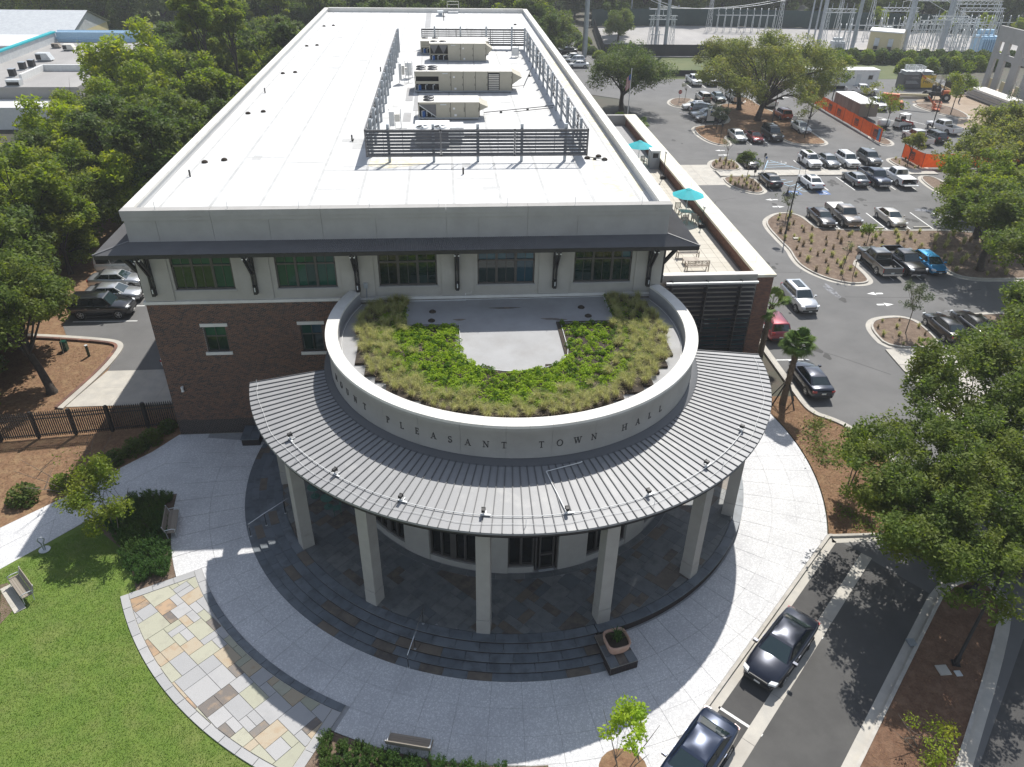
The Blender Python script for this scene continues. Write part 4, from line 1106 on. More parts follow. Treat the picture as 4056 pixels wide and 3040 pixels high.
louver_screen('rooftop_screen', 'long louvred grey screen right of the rooftop units', (6.42,14.95), (6.42,61.6), 15.5, 17.35, (-1,0), 14, 10)
louver_screen('rooftop_screen', 'short louvred grey screen behind the rooftop units', (6.3,61.6), (-6.1,61.6), 15.4, 17.3, (0,-1), 4, 3, False)
def fan(mb_ring, mb_blade, x, y, z, r):
    mb_ring.lathe([(r,0),(r,.07),(r*.93,.07),(r*.93,.0)], 18, c=(x,y,z)); mb_ring.lathe([(r*.2,.03),(r*.2,.08),(0,.08)], 10, c=(x,y,z))
    for k in range(5):
        a = k*72; p, q = pol(r*.2,a), pol(r*.9,a+20); m = Vector((x+(p[0]+q[0])/2, y+(p[1]+q[1])/2, z+.03)); dd = Vector((q[0]-p[0], q[1]-p[1], 0))
        nn = Vector((-dd.y, dd.x, 0)).normalized(); mb_blade.obox(m, dd/2, nn*r*.14+Vector((0,0,.02)), Vector((0,0,.006)))
def hvac(label, x0, xm, x1, y0, y1, z0, z1, fans, hood, style):
    """packaged unit: condenser section x0..xm, panelled cabinet xm..x1, intake hood at the right end"""
    t = thing('rooftop_unit', label, 'air conditioner', ((x0+x1)/2,(y0+y1)/2,ZR), group='large beige rooftop units')
    B = lambda mb, nm, m, par=None: mb.build(nm, m, par or t, world=True)
    B(MB().box(x0+.15,x1-.1,y0+.25,y1-.2,ZR-.01,z0), 'curb', 'membrane_grey')
    B(MB().box(x0,x1,y0,y1,z0,z0+.1), 'base_rail', 'galv')
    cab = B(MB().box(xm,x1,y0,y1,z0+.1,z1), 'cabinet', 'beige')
    n = max(3, int((x1-xm)/1.15))
    for k in range(n):
        a, b = xm+(x1-xm)*k/n, xm+(x1-xm)*(k+1)/n
        if style == 'big' and k == n-2:
            lv = MB(); lv.box(a+.03,b-.03,y0-.02,y0+.005,z0+.16,z1-.1)
            B(lv, 'louver_frame', 'rubber', cab)
            for j in range(9): B(MB().obox(((a+b)/2,y0-.04,z0+.25+j*(z1-z0-.45)/8.5),((b-a)/2-.09,0,0),(0,.03,-.05),(0,.008,.005)), 'louver_blade', 'beige_top', cab)
        else:
            B(MB().box(a+.02,b-.02,y0-.02,y0+.005,z0+.14,z1-.05), 'door_panel', 'beige', cab)
            B(MB().box(b-.025,b+.025,y0-.006,y0+.003,z0+.12,z1-.03), 'panel_joint', 'rubber', cab)
            B(MB().box(b-.09,b-.06,y0-.04,y0-.02,z0+.55,z0+.75).box(b-.09,b-.06,y0-.04,y0-.02,z1-.6,z1-.4), 'latch', 'black', cab)
            if k == 1: B(MB().box(a+.2,a+.36,y0-.024,y0-.02,z1-.55,z1-.4).box(a+.3,a+.5,y0-.024,y0-.02,z0+.2,z0+.38), 'label_sheet', 'white_metal', cab)
            if k == 0: B(MB().box(a+.35,a+.85,y0-.024,y0-.02,z1-.2,z1-.13), 'nameplate', 'galv_pale', cab)
    n2 = max(3, int((x1-x0)/1.1))
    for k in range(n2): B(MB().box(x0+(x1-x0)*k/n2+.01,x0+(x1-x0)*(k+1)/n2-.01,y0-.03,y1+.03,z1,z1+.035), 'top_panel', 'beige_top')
    # condenser section: frame, coils, dark interior
    cs = B(MB().box(x0,x0+.08,y0,y0+.08,z0+.1,z1).box(x0,x0+.08,y1-.08,y1,z0+.1,z1).box(x0,xm,y0,y0+.08,z1-.14,z1).box(x0,xm,y1-.08,y1,z1-.14,z1), 'condenser_frame', 'beige')
    B(MB().box(x0+.1,xm-.02,y0+.5,y1-.1,z0+.1,z1-.16), 'condenser_core', 'black', cs)
    if style == 'big':
        B(MB().box(x0,xm,y0-.01,y0+.06,z0+.72,z0+.95).box(x0,xm,y0-.01,y0+.05,z1-.42,z1-.14), 'mid_rail', 'beige', cs)
    elif style == 'diag':
        B(MB().add([(x0+.1,y0+.03,z1-.16),(xm,y0+.03,z1-.16),(xm,y0+.03,z0+.15)], [(0,2,1)]).add([(x0+.1,y0+.05,z1-.16),(xm,y0+.05,z1-.16),(xm,y0+.05,z0+.15)], [(0,1,2)]), 'coil', 'screen', cs)
        B(MB().beam((x0+.1,y0+.02,z1-.2),(xm,y0+.02,z0+.15),.06,.06,up=(0,1,0)), 'coil_rail', 'galv_pale', cs)
    else:
        q = MB(); w_ = (xm-x0)/2
        for j in range(2):
            q.add([(x0+j*w_+.05,y0+.04,z1-.16),(x0+(j+1)*w_-.05,y0+.04,z1-.16),(x0+(j+.5)*w_,y0+.04,z0+.8)], [(0,2,1)])
        B(q, 'coil', 'screen', cs); B(MB().beam((x0,y0+.03,z0+.75),(xm,y0+.03,z0+.75),.06,.08), 'coil_rail', 'beige', cs)
    pip = MB()
    for j in range(3):
        px_ = x0+.3+j*(xm-x0-.5)/2.5
        pip.tube([(px_,y0+.3,z0+.12),(px_,y0+.3,z0+.55),(px_+.2,y0+.3,z0+.6)], .05, 7)
    B(pip, 'pipework', 'galv_pale', cs)
    B(MB().cyl(x0+.45,y0+.3,z0+.1,z0+.55,.14,12), 'compressor', 'paint_deepblue', cs)
    for fx, fy, fr in fans:
        B(MB().lathe([(fr*1.02,.039),(0,.039)],18,c=(fx,fy,z1)), 'fan_well', 'black')
        ra, bl = MB(), MB(); fan(ra, bl, fx, fy, z1+.036, fr)
        fo = B(ra, 'fan', 'screen'); B(bl, 'fan_blade', 'screen', fo)
    if hood:
        hx = x1+hood; zm = z1-(z1-z0)*.3
        ya, yb = y0+.12, y1-.15
        h = MB().add([(x1,ya,z1-.08),(hx,ya,zm),(x1,ya,z0+.6),(x1,yb,z1-.08),(hx,yb,zm),(x1,yb,z0+.6)], [(0,2,1),(3,4,5),(0,1,4,3),(0,3,5,2)])
        B(h, 'intake_hood', 'beige'); B(MB().add([(x1,ya+.03,z0+.62),(hx-.05,ya+.03,zm-.02),(hx-.05,yb-.03,zm-.02),(x1,yb-.03,z0+.62)], [(0,1,2,3)]), 'hood_filter', 'screen')
    return t
hvac('beige rooftop unit with slanted condenser coil, second from the near screen', -5.73,-4.25,-.67,26.7,29.1,15.2,16.5,[(-4.85,28.45,.46),(-4.85,27.4,.46)],.75,'diag')
t_ = bpy.data.objects
hvac('longest beige rooftop unit with slatted intake grille in the middle of the row', -6.3,-4.05,2.88,37.2,40.1,15.15,16.95,[(-5.7,39.3,.48),(-5.7,38.1,.48),(-4.6,39.3,.48),(-4.6,38.1,.48)],.95,'big')
hvac('beige rooftop unit with V shaped coils, fourth from the near screen', -5.1,-3.04,1.2,53.0,55.2,15.1,16.95,[(-4.6,54.2,.4),(-3.6,54.2,.4)],.75,'vee')
hvac('beige rooftop unit half hidden at the far screen', -6.2,-4.6,1.75,57.6,60.3,15.1,16.5,[(-5.7,59.6,.4),(-4.5,59.6,.4)],0,'big')
t = thing('condensing_unit', 'low white rooftop unit with two fans just behind the near screen', 'air conditioner', (-4.5,20.3,ZR))
B = lambda mb, nm, m, par=None: mb.build(nm, m, par or t, world=True)
B(MB().box(-5.8,-3.2,18.8,21.7,ZR+.25,16.3), 'casing', 'white_metal'); B(MB().box(-3.2,-2.15,19.9,21.55,ZR+.35,16.2), 'side_box', 'white_metal'); B(MB().box(-5.7,-3.3,19,21.5,ZR-.01,ZR+.25), 'curb', 'membrane_grey')
B(MB().box(-5.7,-3.3,18.78,18.81,ZR+.4,16.1), 'coil_grille', 'screen')
for fx in (-5.2,-3.9):
    B(MB().lathe([(.5,.003),(0,.003)],20,c=(fx,19.6,16.3)), 'fan_well', 'black'); ra, bl = MB(), MB(); fan(ra, bl, fx, 19.6, 16.3, .52); fo = B(ra, 'fan', 'galv_pale'); B(bl, 'fan_blade', 'galv_pale', fo)
def cabinet(x, y, w_, h, label, n=2):
    t = thing('electrical_cabinet', label, 'cabinet', (x,y,ZR)); b = lambda mb, nm, m: mb.build(nm, m, t)
    f = MB()
    for sx in (-1,1): f.beam((sx*w_/2,0,0),(sx*w_/2,0,h+.1),.05,.05)
    f.beam((-w_/2,0,h*.6),(w_/2,0,h*.6),.05,.05); b(f, 'stand', 'galv')
    for k in range(n): b(MB().box(-w_/2+k*w_/n,-w_/2+(k+1)*w_/n-.05,-.45,-.03,h*(.2+.25*k),h-.2*k), 'box', 'beige_top' if k else 'white_metal')
    b(MB().tube([(0,-.1,h*.35),(0,-.1,.05),(.9,-.1,.05)],.03,6), 'conduit', 'galv_pale')
cabinet(-7.5,24.2,.9,1.4,'white electrical cabinet by the fan unit near the front screen')
cabinet(-7.5,41.6,.9,1.9,'tall cluster of electrical boxes left of the longest rooftop unit',3)
cabinet(-7.1,44.2,.7,1.5,'small electrical box behind the tall cluster of boxes',1)
cabinet(4.75,56.1,.8,1.1,'small white electrical stand by the right screen',1)
gp = tag(MB().tube([(2.4,29,ZR+.15),(6.0,30.5,ZR+.15)],.03,6).tube([(-.2,28.8,ZR+.15),(6.2,31.3,ZR+.15)],.035,6).box(1.2,1.4,29.2,29.4,ZR,ZR+.15).box(3.6,3.8,30.1,30.3,ZR,ZR+.15).build('gas_pipe','rubber'), 'thin black pipe on blocks running right from the slanted coil unit', 'pipe')
tag(MB().tube([(-2.1,21.2,ZR+.15),(6.1,21.0,ZR+.15)],.03,6).box(.4,.55,21,21.2,ZR,ZR+.15).box(3.6,3.75,21,21.2,ZR,ZR+.15).build('gas_pipe','rubber'), 'thin black pipe on blocks behind the near screen', 'pipe')
tag(MB().tube([(2.9,39,ZR+.2),(4.2,39.4,ZR+.2),(6.2,50,ZR+.2)],.03,6).box(5.2,5.4,44.8,45,ZR,ZR+.2).build('gas_pipe','rubber'), 'thin black pipe running back from the longest unit', 'pipe')
tag(MB().tube([(6.5,15.6,ZR+.15),(7.8,14.9,ZR+.12)],.03,6).box(7.0,7.2,15.2,15.4,ZR,ZR+.15).build('gas_pipe','rubber'), 'short black pipe at the right foot of the near screen', 'pipe')
dm = MB().lathe([(.22,0),(.21,.09),(.12,.16),(0,.18)],12).mesh('roof_drain'); dm.materials.append(mt['soil'])
dr_ = [(-20.15,15.3),(-18.95,15.8),(-20.1,29.2),(-18.95,29.8),(-20.1,46.2),(-18.95,46.8),(-20.1,63),(-18.95,63.6),(-20.1,79.5),(-18.9,80.2),(6.6,15.6),(7.5,16.0),(7.8,15.2),(6.9,82)]
for i, (x, y) in enumerate(dr_):
    pos = 'pair of small dark roof drains by the left edge of the white roof' if i < 10 else 'small dark roof drain near the right edge of the white roof'
    tag(link('roof_drain', dm, loc=(x,y,ZR)), 'small dark domed drain along the left side of the white roof' if i < 10 else 'small dark domed drain on the right side of the white roof', 'roof drain', 'roof drains left' if i < 10 else 'roof drains right')
vm = MB().cyl(0,0,0,.45,.06,8).mesh('vent_pipe'); vm.materials.append(mt['darksteel'])
for x, y in ((-20.3,12.2),(-20.2,37.2),(-10.6,20.6),(-2.4,12.2),(-10.2,47.5),(-3.4,88),(-3.45,90),(-3.4,92),(-3.4,86),(7.1,42)):
    tag(link('vent_pipe', vm, loc=(x,y,ZR)), 'thin dark vent pipe standing on the white roof', 'vent pipe', 'vent pipes on the roof')
t = thing('roof_vent', 'square grey exhaust vent at the far end of the white roof', 'vent', (-3.9,91,ZR)); t.scale = (1,1,1)
MB().box(-.3,.3,-.3,.3,0,.5).build('duct','galv',t); MB().box(-.45,.45,-.45,.45,.5,.75).build('cap','galv_pale',t); MB().box(-.7,.7,-.7,.7,-.01,.15).build('curb','membrane',t)
t = thing('roof_ladder_rail', 'pale yellow guard rail over the far parapet', 'railing', (-1.9,95.2,15.67))
MB().tube([(-.9,0,0),(-.9,0,1.0),(.9,0,1.0),(.9,0,0)],.035,6).tube([(-.9,0,.55),(.9,0,.55)],.03,6).build('rail','castcap',t); MB().box(-.8,.8,-1.2,-.3,-.75,-.35).build('hatch','membrane',t)
lrm = MB().cyl(0,0,0,.45,.012,5).mesh('lightning_rod'); lrm.materials.append(mt['galv_pale'])
for x in range(-20, 10, 4): tag(link('lightning_rod', lrm, loc=(x,4.3,15.67)), 'thin lightning rod on the front parapet coping', 'lightning rod', 'lightning rods on the front parapet')
for y in range(8, 60, 6): tag(link('lightning_rod', lrm, loc=(20.0,y+6,7.5)), 'thin lightning rod on the terrace wall coping', 'lightning rod', 'lightning rods on the terrace wall')
# ------------------------------------------------------------------ terrace wing on the right
ter = thing('terrace_wing', 'brick walled roof terrace on the right side of the town hall', 'terrace', (15,11.66,0))
T = lambda mb, nm, m, par=None, **k: mb.build(nm, m, par or ter, world=True, **k)
TX0, TX1, TY0 = 9.8, 20.65, 11.66
fl = T(MB().box(TX0,19.3,TY0+.3,60,5.9,6.27), 'terrace_floor', 'grout')
for i in range(10):
    for j in range(36):
        x0, y0 = 9.95+.93*i, 12.05+.93*j
        if j > 20 and i < 6: continue
        if len([1]) and i < 2 and j > 6: continue
        T(MB().box(x0+.012,x0+.918,y0+.012,y0+.918,6.25,6.3+.003*((i*7+j*3)%3)), 'paver', 'paver', fl)
wm = T(MB().box(19.45,20.55,TY0+.02,60.5,0,7.3), 'terrace_wall', 'mortar')
mb1, mb2 = MB(), MB()
def bricks_x(mb, x, y0, y1, z0, z1, sgn):  # bricks on a wall facing +-x
    j = 0; z = z0
    while z+.06 < z1:
        o = -.107 if j % 2 else 0; i = 0; y = y0+o
        while y < y1:
            a, b = max(y, y0), min(y+.203, y1)
            if b-a > .05: mb.box(min(x,x+sgn*.012),max(x,x+sgn*.012),a,b,z,z+.057)
            y += .2135
        z += .0677; j += 1
bricks_x(mb1, 19.45, TY0+.4, 45, 6.3, 7.27, -1); bricks_x(mb1, 19.45, 45.01, 60, 6.3, 7.27, -1)
T(mb1, 'brick_course', 'brick_light', wm, kind='stuff')
pier = T(MB().box(19.4,20.6,TY0+.0,TY0+.6,0,7.3), 'pier', 'mortar')
pbm = MB(); brickbox(pbm, -.1015, .1015, -.0285, .0285, 0); pbm2 = pbm.mesh('brick'); pbm2.materials.append(mt['brick_light'])
po_ = wloc(pier); far = MB()
for (a, b, z0, z1) in brick_rows(19.4, 20.6, .02, 7.3, []):
    if z0 > 5.2 and b-a > .1: link('brick', pbm2, pier, loc=((a+b)/2-po_.x, TY0-.001-po_.y, (z0+z1)/2-po_.z)).scale = ((b-a)/.203,1,1)
    else: brickbox(far, a, b, z0, z1, TY0-.001)
T(far, 'brick_course', 'brick_light', pier, kind='stuff')
for k in range(15): T(MB().box(19.25,20.75,TY0-.08+3.27*k,TY0-.09+3.27*(k+1),7.3,7.5), 'coping_stone', 'cap_stained', wm)
T(MB().box(17.0,20.7,60.3,60.8,5.5,7.45), 'end_wall', 'stucco')
T(MB().box(9.78,19.28,TY0-.1,TY0+.3,6.9,7.55), 'front_parapet', 'stucco_warm'); T(MB().box(9.78,19.27,TY0-.16,TY0+.36,7.55,7.62), 'parapet_cap', 'castcap')
T(MB().box(9.8,19.4,TY0+.1,TY0+.35,4.1,6.9), 'spandrel_wall', 'stucco'); gw = T(MB().box(9.8,19.4,TY0+.2,TY0+.32,0,4.1), 'glazing', 'glass_teal')
ml = MB()
for k in range(9): ml.box(9.9+1.18*k,9.97+1.18*k,TY0+.12,TY0+.22,0,4.1)
for z in (.05,1.1,2.6): ml.box(9.8,19.4,TY0+.13,TY0+.21,z,z+.07)
T(ml, 'mullion', 'bronze', gw)
lv = T(MB().box(12.75,12.83,TY0-.55,TY0+.1,.2,7.2).box(15.4,15.48,TY0-.55,TY0+.1,.2,7.2).box(18.0,18.08,TY0-.55,TY0+.1,.2,7.2), 'sunscreen_frame', 'louver')
for k in range(18):
    z = .5+.375*k
    T(MB().obox((15.7,TY0-.42,z),(3.42,0,0),(0,.13,.05),(0,-.012,.02)), 'slat', 'louver', lv)
T(MB().box(12.3,19.25,TY0-.62,TY0-.44,7.06,7.2), 'light_strip', 'galv_pale')
T(MB().box(20.6,21.4,12.6,13.6,2.3,2.42), 'side_awning', 'louver')
# ------------------------------------------------------------------ terrace furniture
def garden_bench(label, x, y, rz):
    t = thing('garden_bench', label, 'bench', (x,y,6.305), rz, 'wooden benches on the terrace')
    b = lambda mb, nm, m='wood_pale': mb.build(nm, m, t)
    for k in range(6): b(MB().box(-.85,.85,-.25+.088*k,-.175+.088*k,.42,.45), 'seat_slat')
    for sx in (-.85,.85):
        b(MB().box(sx-.035,sx+.035,-.28,-.21,0,.62), 'leg'); b(MB().box(sx-.035,sx+.035,.22,.29,0,.95), 'leg'); b(MB().box(sx-.04,sx+.04,-.3,.24,.6,.65), 'armrest')
    f = MB().box(-.85,.85,.23,.28,.88,.95).box(-.85,.85,.23,.28,.5,.56)
    for k in (-1,1): f.box(k*.28-.03,k*.28+.03,.23,.28,.56,.88)
    b(f, 'backrest')
    l = MB()
    for c in (-.56,0,.56):
        for s in (-1,1):
            l.beam((c-.24,.255,.72-s*.14),(c+.24,.255,.72+s*.14),.025,.03); l.beam((c-.24,.255,.72),(c,.255,.72+s*.15),.025,.03); l.beam((c+.24,.255,.72),(c,.255,.72+s*.15),.025,.03)
    b(l, 'lattice'); return t
garden_bench('wooden lattice back bench on the terrace, half under the dark eave', 15.8,17.7,PI*0)
garden_bench('wooden lattice back bench nearest the louvred front of the terrace', 15.85,15.2,PI)
def slat_table(label, x, y, w_, d_, h, rnd_=False):
    t = thing('garden_table', label, 'table', (x,y,6.305)); b = lambda mb, nm, m='wood_pale': mb.build(nm, m, t)
    n = int(w_/.12)
    for k in range(n): b(MB().box(-w_/2+k*w_/n,-w_/2+(k+1)*w_/n-.015,-d_/2,d_/2,h-.035,h), 'slat')
    for sx in (-1,1):
        for sy in (-1,1): b(MB().box(sx*(w_/2-.08)-.035,sx*(w_/2-.08)+.035,sy*(d_/2-.08)-.035,sy*(d_/2-.08)+.035,0,h-.03), 'leg')
slat_table('low wooden coffee table between the two terrace benches', 15.75,16.5,1.3,.75,.42)
slat_table('square wooden table under the turquoise parasol on the terrace', 18.05,26.6,1.15,1.15,.74)
def chair(label, x, y, rz):
    t = thing('garden_chair', label, 'chair', (x,y,6.305), rz, 'wooden chairs at the terrace tables'); b = lambda mb, nm, m='wood_pale': mb.build(nm, m, t)
    for k in range(5): b(MB().box(-.24,.24,-.24+.09*k,-.165+.09*k,.42,.45), 'seat_slat')
    for sx in (-.24,.24): b(MB().box(sx-.03,sx+.03,-.25,-.19,0,.62), 'leg'); b(MB().box(sx-.03,sx+.03,.2,.26,0,.95), 'leg'); b(MB().box(sx-.03,sx+.03,-.25,.22,.6,.64), 'armrest')
    for k in range(6): b(MB().box(-.2+.08*k-.018,-.2+.08*k+.018,.22,.245,.45,.9), 'back_slat')
    b(MB().box(-.26,.26,.2,.26,.88,.95), 'top_rail')
chair('slatted wooden chair behind the parasol table', 17.75,28.0,0); chair('slatted wooden chair in front of the parasol table', 17.6,25.2,PI); chair('slatted wooden chair beside the parasol table and brick wall', 18.6,25.4,PI*.75); chair('slatted wooden chair under the far turquoise parasol', 17.9,42.9,.4)
def parasol(label, x, y, z0, z1, r, rz):
    t = thing('parasol', label, 'parasol', (x,y,z0), rz, 'turquoise parasols on the terrace')
    MB().cyl(0,0,0,z1-z0,.03,8).build('pole','galv_pale',t); MB().cyl(0,0,0,.08,.28,14).build('base','rubber',t)
    h = z1-z0
    for k in range(8):
        a, b2 = 45*k, 45*(k+1); m = MB()
        P0 = lambda rr_, aa, zz: (*pol(rr_,aa), zz)
        am = (a+b2)/2
        for (r0, z0_, r1, z1_) in ((.32,h-.16,r*.62,h-.42),(r*.6,h-.39,r,h-.66)):
            m.add([P0(r0,a,z0_),P0(r1,a,z1_),P0(r1*.955,am,z1_-.01),P0(r1,b2,z1_),P0(r0,b2,z0_)], [(0,1,2,4),(2,3,4)])
        m.build('canopy_panel','teal',t)
        MB().beam(P0(.05,a,h-.1),P0(r,a,h-.67),.02,.02).build('rib','galv_pale',t)
    MB().lathe([(.36,h-.2),(.25,h-.1),(0,h-.02)],8,smooth=False).build('vent_cap','teal',t)
parasol('open turquoise parasol over the near terrace table', 18.05,26.6,6.305,9.15,1.45,.2)
parasol('turquoise parasol farther back, half hidden by the roof parapet', 17.55,44.0,6.305,8.7,1.45,.5)
t = thing('cabinet', 'stainless box cabinet standing against the terrace brick wall', 'cabinet', (18.75,42,6.305))
MB().box(-.5,.5,-.6,.6,0,1.9).build('body','galv',t); MB().box(-.53,.53,-.63,.63,1.9,1.96).build('top','galv_pale',t); MB().box(-.52,-.5,-.5,-.02,.15,1.75).build('door','galv',t); MB().box(-.52,-.5,.02,.5,.15,1.75).build('door','galv',t); MB().box(-.3,.3,-.62,-.6,1.2,1.7).build('vent','black',t)
def patio_lamp(label, x, y, h, z0):
    t = thing('terrace_lamp', label, 'lamp', (x,y,z0)); MB().cyl(0,0,0,h,.04,8).build('post','darksteel',t); MB().box(-.06,.06,-.16,.1,h,h+.22).build('head','galv_pale',t); MB().box(-.25,.25,-.25,.25,0,.3).build('base','rubber',t)
patio_lamp('dark slim lamp post by the terrace wall near the parasol', 18.95,24.4,1.7,6.305); patio_lamp('slim lamp post with square base at the terrace wall farther back', 18.9,38.2,2.6,6.305)
# ------------------------------------------------------------------ plaza furniture
def park_bench(label, x, y, rz, z=.01):
    t = thing('park_bench', label, 'bench', (x,y,z), rz, 'slatted park benches by the plaza')
    b = lambda mb, nm, m='wood': mb.build(nm, m, t)
    for k in range(5): b(MB().box(-.98,.98,-.26+.105*k,-.165+.105*k,.42,.46), 'seat_slat')
    for k in range(4): b(MB().obox((0,.3+.025*k,.53+.1*k),(.98,0,0),(0,.012,.046),(0,.018,-.005)), 'back_slat')
    for sx in (-1,1):
        m = MB().tube([(sx*.93,-.24,0),(sx*.93,-.22,.42),(sx*.93,-.26,.62),(sx*.93,-.1,.66),(sx*.93,.3,.62)],.025,6).tube([(sx*.93,.22,0),(sx*.93,.25,.42),(sx*.93,.4,.92)],.025,6).tube([(sx*.93,-.22,.41),(sx*.93,.26,.41)],.025,6)
        b(m, 'end_frame', 'galv_pale')
park_bench('grey slatted bench beside the dark rosemary hedge at the left of the plaza', -19.75,-4.85,R(100))
park_bench('weathered slatted bench on the lawn at the far left edge', -26.1,-9.35,R(133.0)+PI, .035)
park_bench('grey slatted bench at the front edge of the plaza by the shrubs', -5.75,-19.35,R(166))
def handrail(label, pts):
    t = thing('handrail', label, 'railing', pts[0])
    o = Vector(pts[0]); P = [Vector(p)-o for p in pts]
    top = [p+Vector((0,0,.92)) for p in P]
    MB().tube([top[0]+Vector((0,0,-.25)),top[0]]+top[1:]+[top[-1]+(top[-1]-top[-2]).normalized()*.3],.022,7).build('rail','chrome',t)
    for p in P: MB().cyl(p.x,p.y,p.z,p.z+.92,.02,7).build('post','darksteel',t); MB().cyl(p.x,p.y,p.z,p.z+.02,.06,10).build('foot','galv_pale',t)
handrail('slim steel handrail on the steps left of the middle column', [(-5.98,-15.3,.02),(-5.68,-14.45,.28),(-5.3,-13.2,ZP)])
handrail('slim steel handrail on the steps at the left side of the porch', [(-15.2,-5.9,.02),(-14.4,-5.35,.28),(-13.4,-4.7,ZP)])
t = thing('bike_rack', 'steel loop bike rack on a round foot beside the path', 'bike rack', (-26.32,-6.25,.01), R(20))
MB().cyl(0,0,0,.03,.3,18).build('foot','galv_pale',t); MB().tube([(-.04,0,.03),(-.06,0,.5),(-.17,0,.72),(-.1,0,.9),(.1,0,.9),(.17,0,.72),(.06,0,.5),(.04,0,.03)],.035,8).build('loop','galv',t)
# terracotta pot
pot = thing('flower_pot', 'big square terracotta pot with spiky plant on the pedestal', 'plant pot', (3.95,-15.25,.57), R(12))
def sq(r, z, n=28):
    out = []
    for k in range(n):
        a = 2*PI*k/n; c, s = math.cos(a), math.sin(a); q = (abs(c)**4+abs(s)**4)**-.25; out.append((r*c*q, r*s*q, z))
    return out
def loft(rings, cap=True):
    m = MB(); n = len(rings[0]); vs = [p for r_ in rings for p in r_]; fs = [(i*n+k, i*n+(k+1)%n, (i+1)*n+(k+1)%n, (i+1)*n+k) for i in range(len(rings)-1) for k in range(n)]
    m.add(vs, fs, True)
    if cap: m.add(rings[0], [tuple(range(n))[::-1]])
    return m
loft([sq(.36,0),sq(.46,.12),sq(.56,.38),sq(.58,.6),sq(.6,.68),sq(.55,.71),sq(.52,.69),sq(.5,.55)]).build('pot','terracotta',pot)
loft([sq(.5,.56),sq(.2,.6)],False).add(sq(.2,.6),[tuple(range(28))]).build('soil','soil',pot)
r2 = np.random.default_rng(3); P = np.stack([r2.normal(0,.08,60), r2.normal(0,.08,60), np.full(60,.58)],1); V, F = blades(r2, P, .75, .025, lean=.55); link('plant', npmesh('plant', V, F, 'leaf_rose'), pot)
# cafe tables on the porch, left pedestal
def cafe(label, x, y, h=.72):
    t = thing('cafe_table', label, 'table', (x,y,ZP), 0, 'green cafe tables on the porch'); MB().cyl(0,0,h-.03,h,.38,20).build('tabletop','patina',t); MB().cyl(0,0,0,h-.03,.03,8).build('stem','patina',t); MB().cyl(0,0,0,.03,.26,14).build('foot','patina',t)
def cafe_chair(label, x, y, rz):
    t = thing('cafe_chair', label, 'chair', (x,y,ZP), rz, 'green cafe chairs on the porch'); MB().box(-.21,.21,-.21,.21,.42,.45).build('seat','patina',t); m = MB()
    for sx in (-.19,.19):
        for sy in (-.19,.19): MB().cyl(sx,sy,0,.42,.014,6).build('leg','patina',t)
        m.tube([(sx,.2,.44),(sx,.25,.88)],.014,6)
    for z in (.6,.72,.84): m.beam((-.19,.22+.04*(z-.44)/.44,z),(.19,.22+.04*(z-.44)/.44,z),.03,.02)
    m.build('backrest','patina',t)
cafe('round green cafe table on the porch behind the left column', -11.9,-3.3); cafe('second round green cafe table on the porch, nearer the wall', -11.0,-4.3)
cafe_chair('green metal chair left of the cafe tables', -12.6,-3.9, 2.2); cafe_chair('green metal chair right of the cafe tables', -10.4,-4.9, 5.0); cafe_chair('green metal chair behind the cafe tables', -11.0,-2.8, .3)
ped2 = thing('pedestal', 'low dark brick pedestal where the left end of the steps meets the wall', 'pedestal', (-16.9,3.4,0))
MB().box(-17.5,-16.35,2.7,4.15,-.03,.5).build('core','brick_dark',ped2,world=True)
for i in range(2): MB().box(-17.55+.6*i,-16.97+.6*i,2.65,4.2,.5,.57).build('cap_stone','slate_tread',ped2,world=True)
# black picket fence at the left
fa, fb = Vector((-21.95,5.35,0)), Vector((-33.4,4.15,0))
fd = fb-fa; FL = fd.length; fd /= FL
fen = thing('picket_fence', 'black steel picket fence with pointed tops beside the brick wall', 'fence', tuple(fa))
Fb = lambda mb, nm, m='darksteel': mb.build(nm, m, fen, world=True)
pk = MB().box(-.034,.034,-.025,.025,.08,1.95).add([(-.034,-.025,1.95),(.034,-.025,1.95),(.034,.025,1.95),(-.034,.025,1.95),(0,0,2.12)],[(0,1,4),(1,2,4),(2,3,4),(3,0,4)]).mesh('picket'); pk.materials.append(mt['darksteel'])
npk = int(FL/.135); ang = math.atan2(fd.y, fd.x)
for k in range(npk+1):
    p = fd*(k*FL/npk); link('picket', pk, fen, loc=tuple(p), rot=(0,0,ang))
for z in (.25,1.5,1.78): Fb(MB().beam(fa+Vector((0,0,z)), fb+Vector((0,0,z)), .06, .06), 'rail')
for k in range(6):
    p = fa+fd*(FL*k/5); Fb(MB().beam(p, p+Vector((0,0,2.1)), .16, .16), 'post')
t = thing('pipe_stub', 'green capped pipe sticking up from the straw bed', 'pipe', (-31.92,15.16,-.03)); MB().tube([(0,0,0),(0,0,.95)],.11,10).build('pipe','glass_green',t); MB().cyl(0,0,.95,1.0,.12,10).build('cap','galv_pale',t)
t = thing('utility_box', 'small green utility box in the straw bed by the kerb', 'utility box', (-34.1,16.2,-.03)); MB().box(-.2,.2,-.2,.2,0,.85).build('box','glass_green',t); MB().tube([(.2,-.8,0),(0,-.2,1.3)],.02,5).build('stake','wood',t)
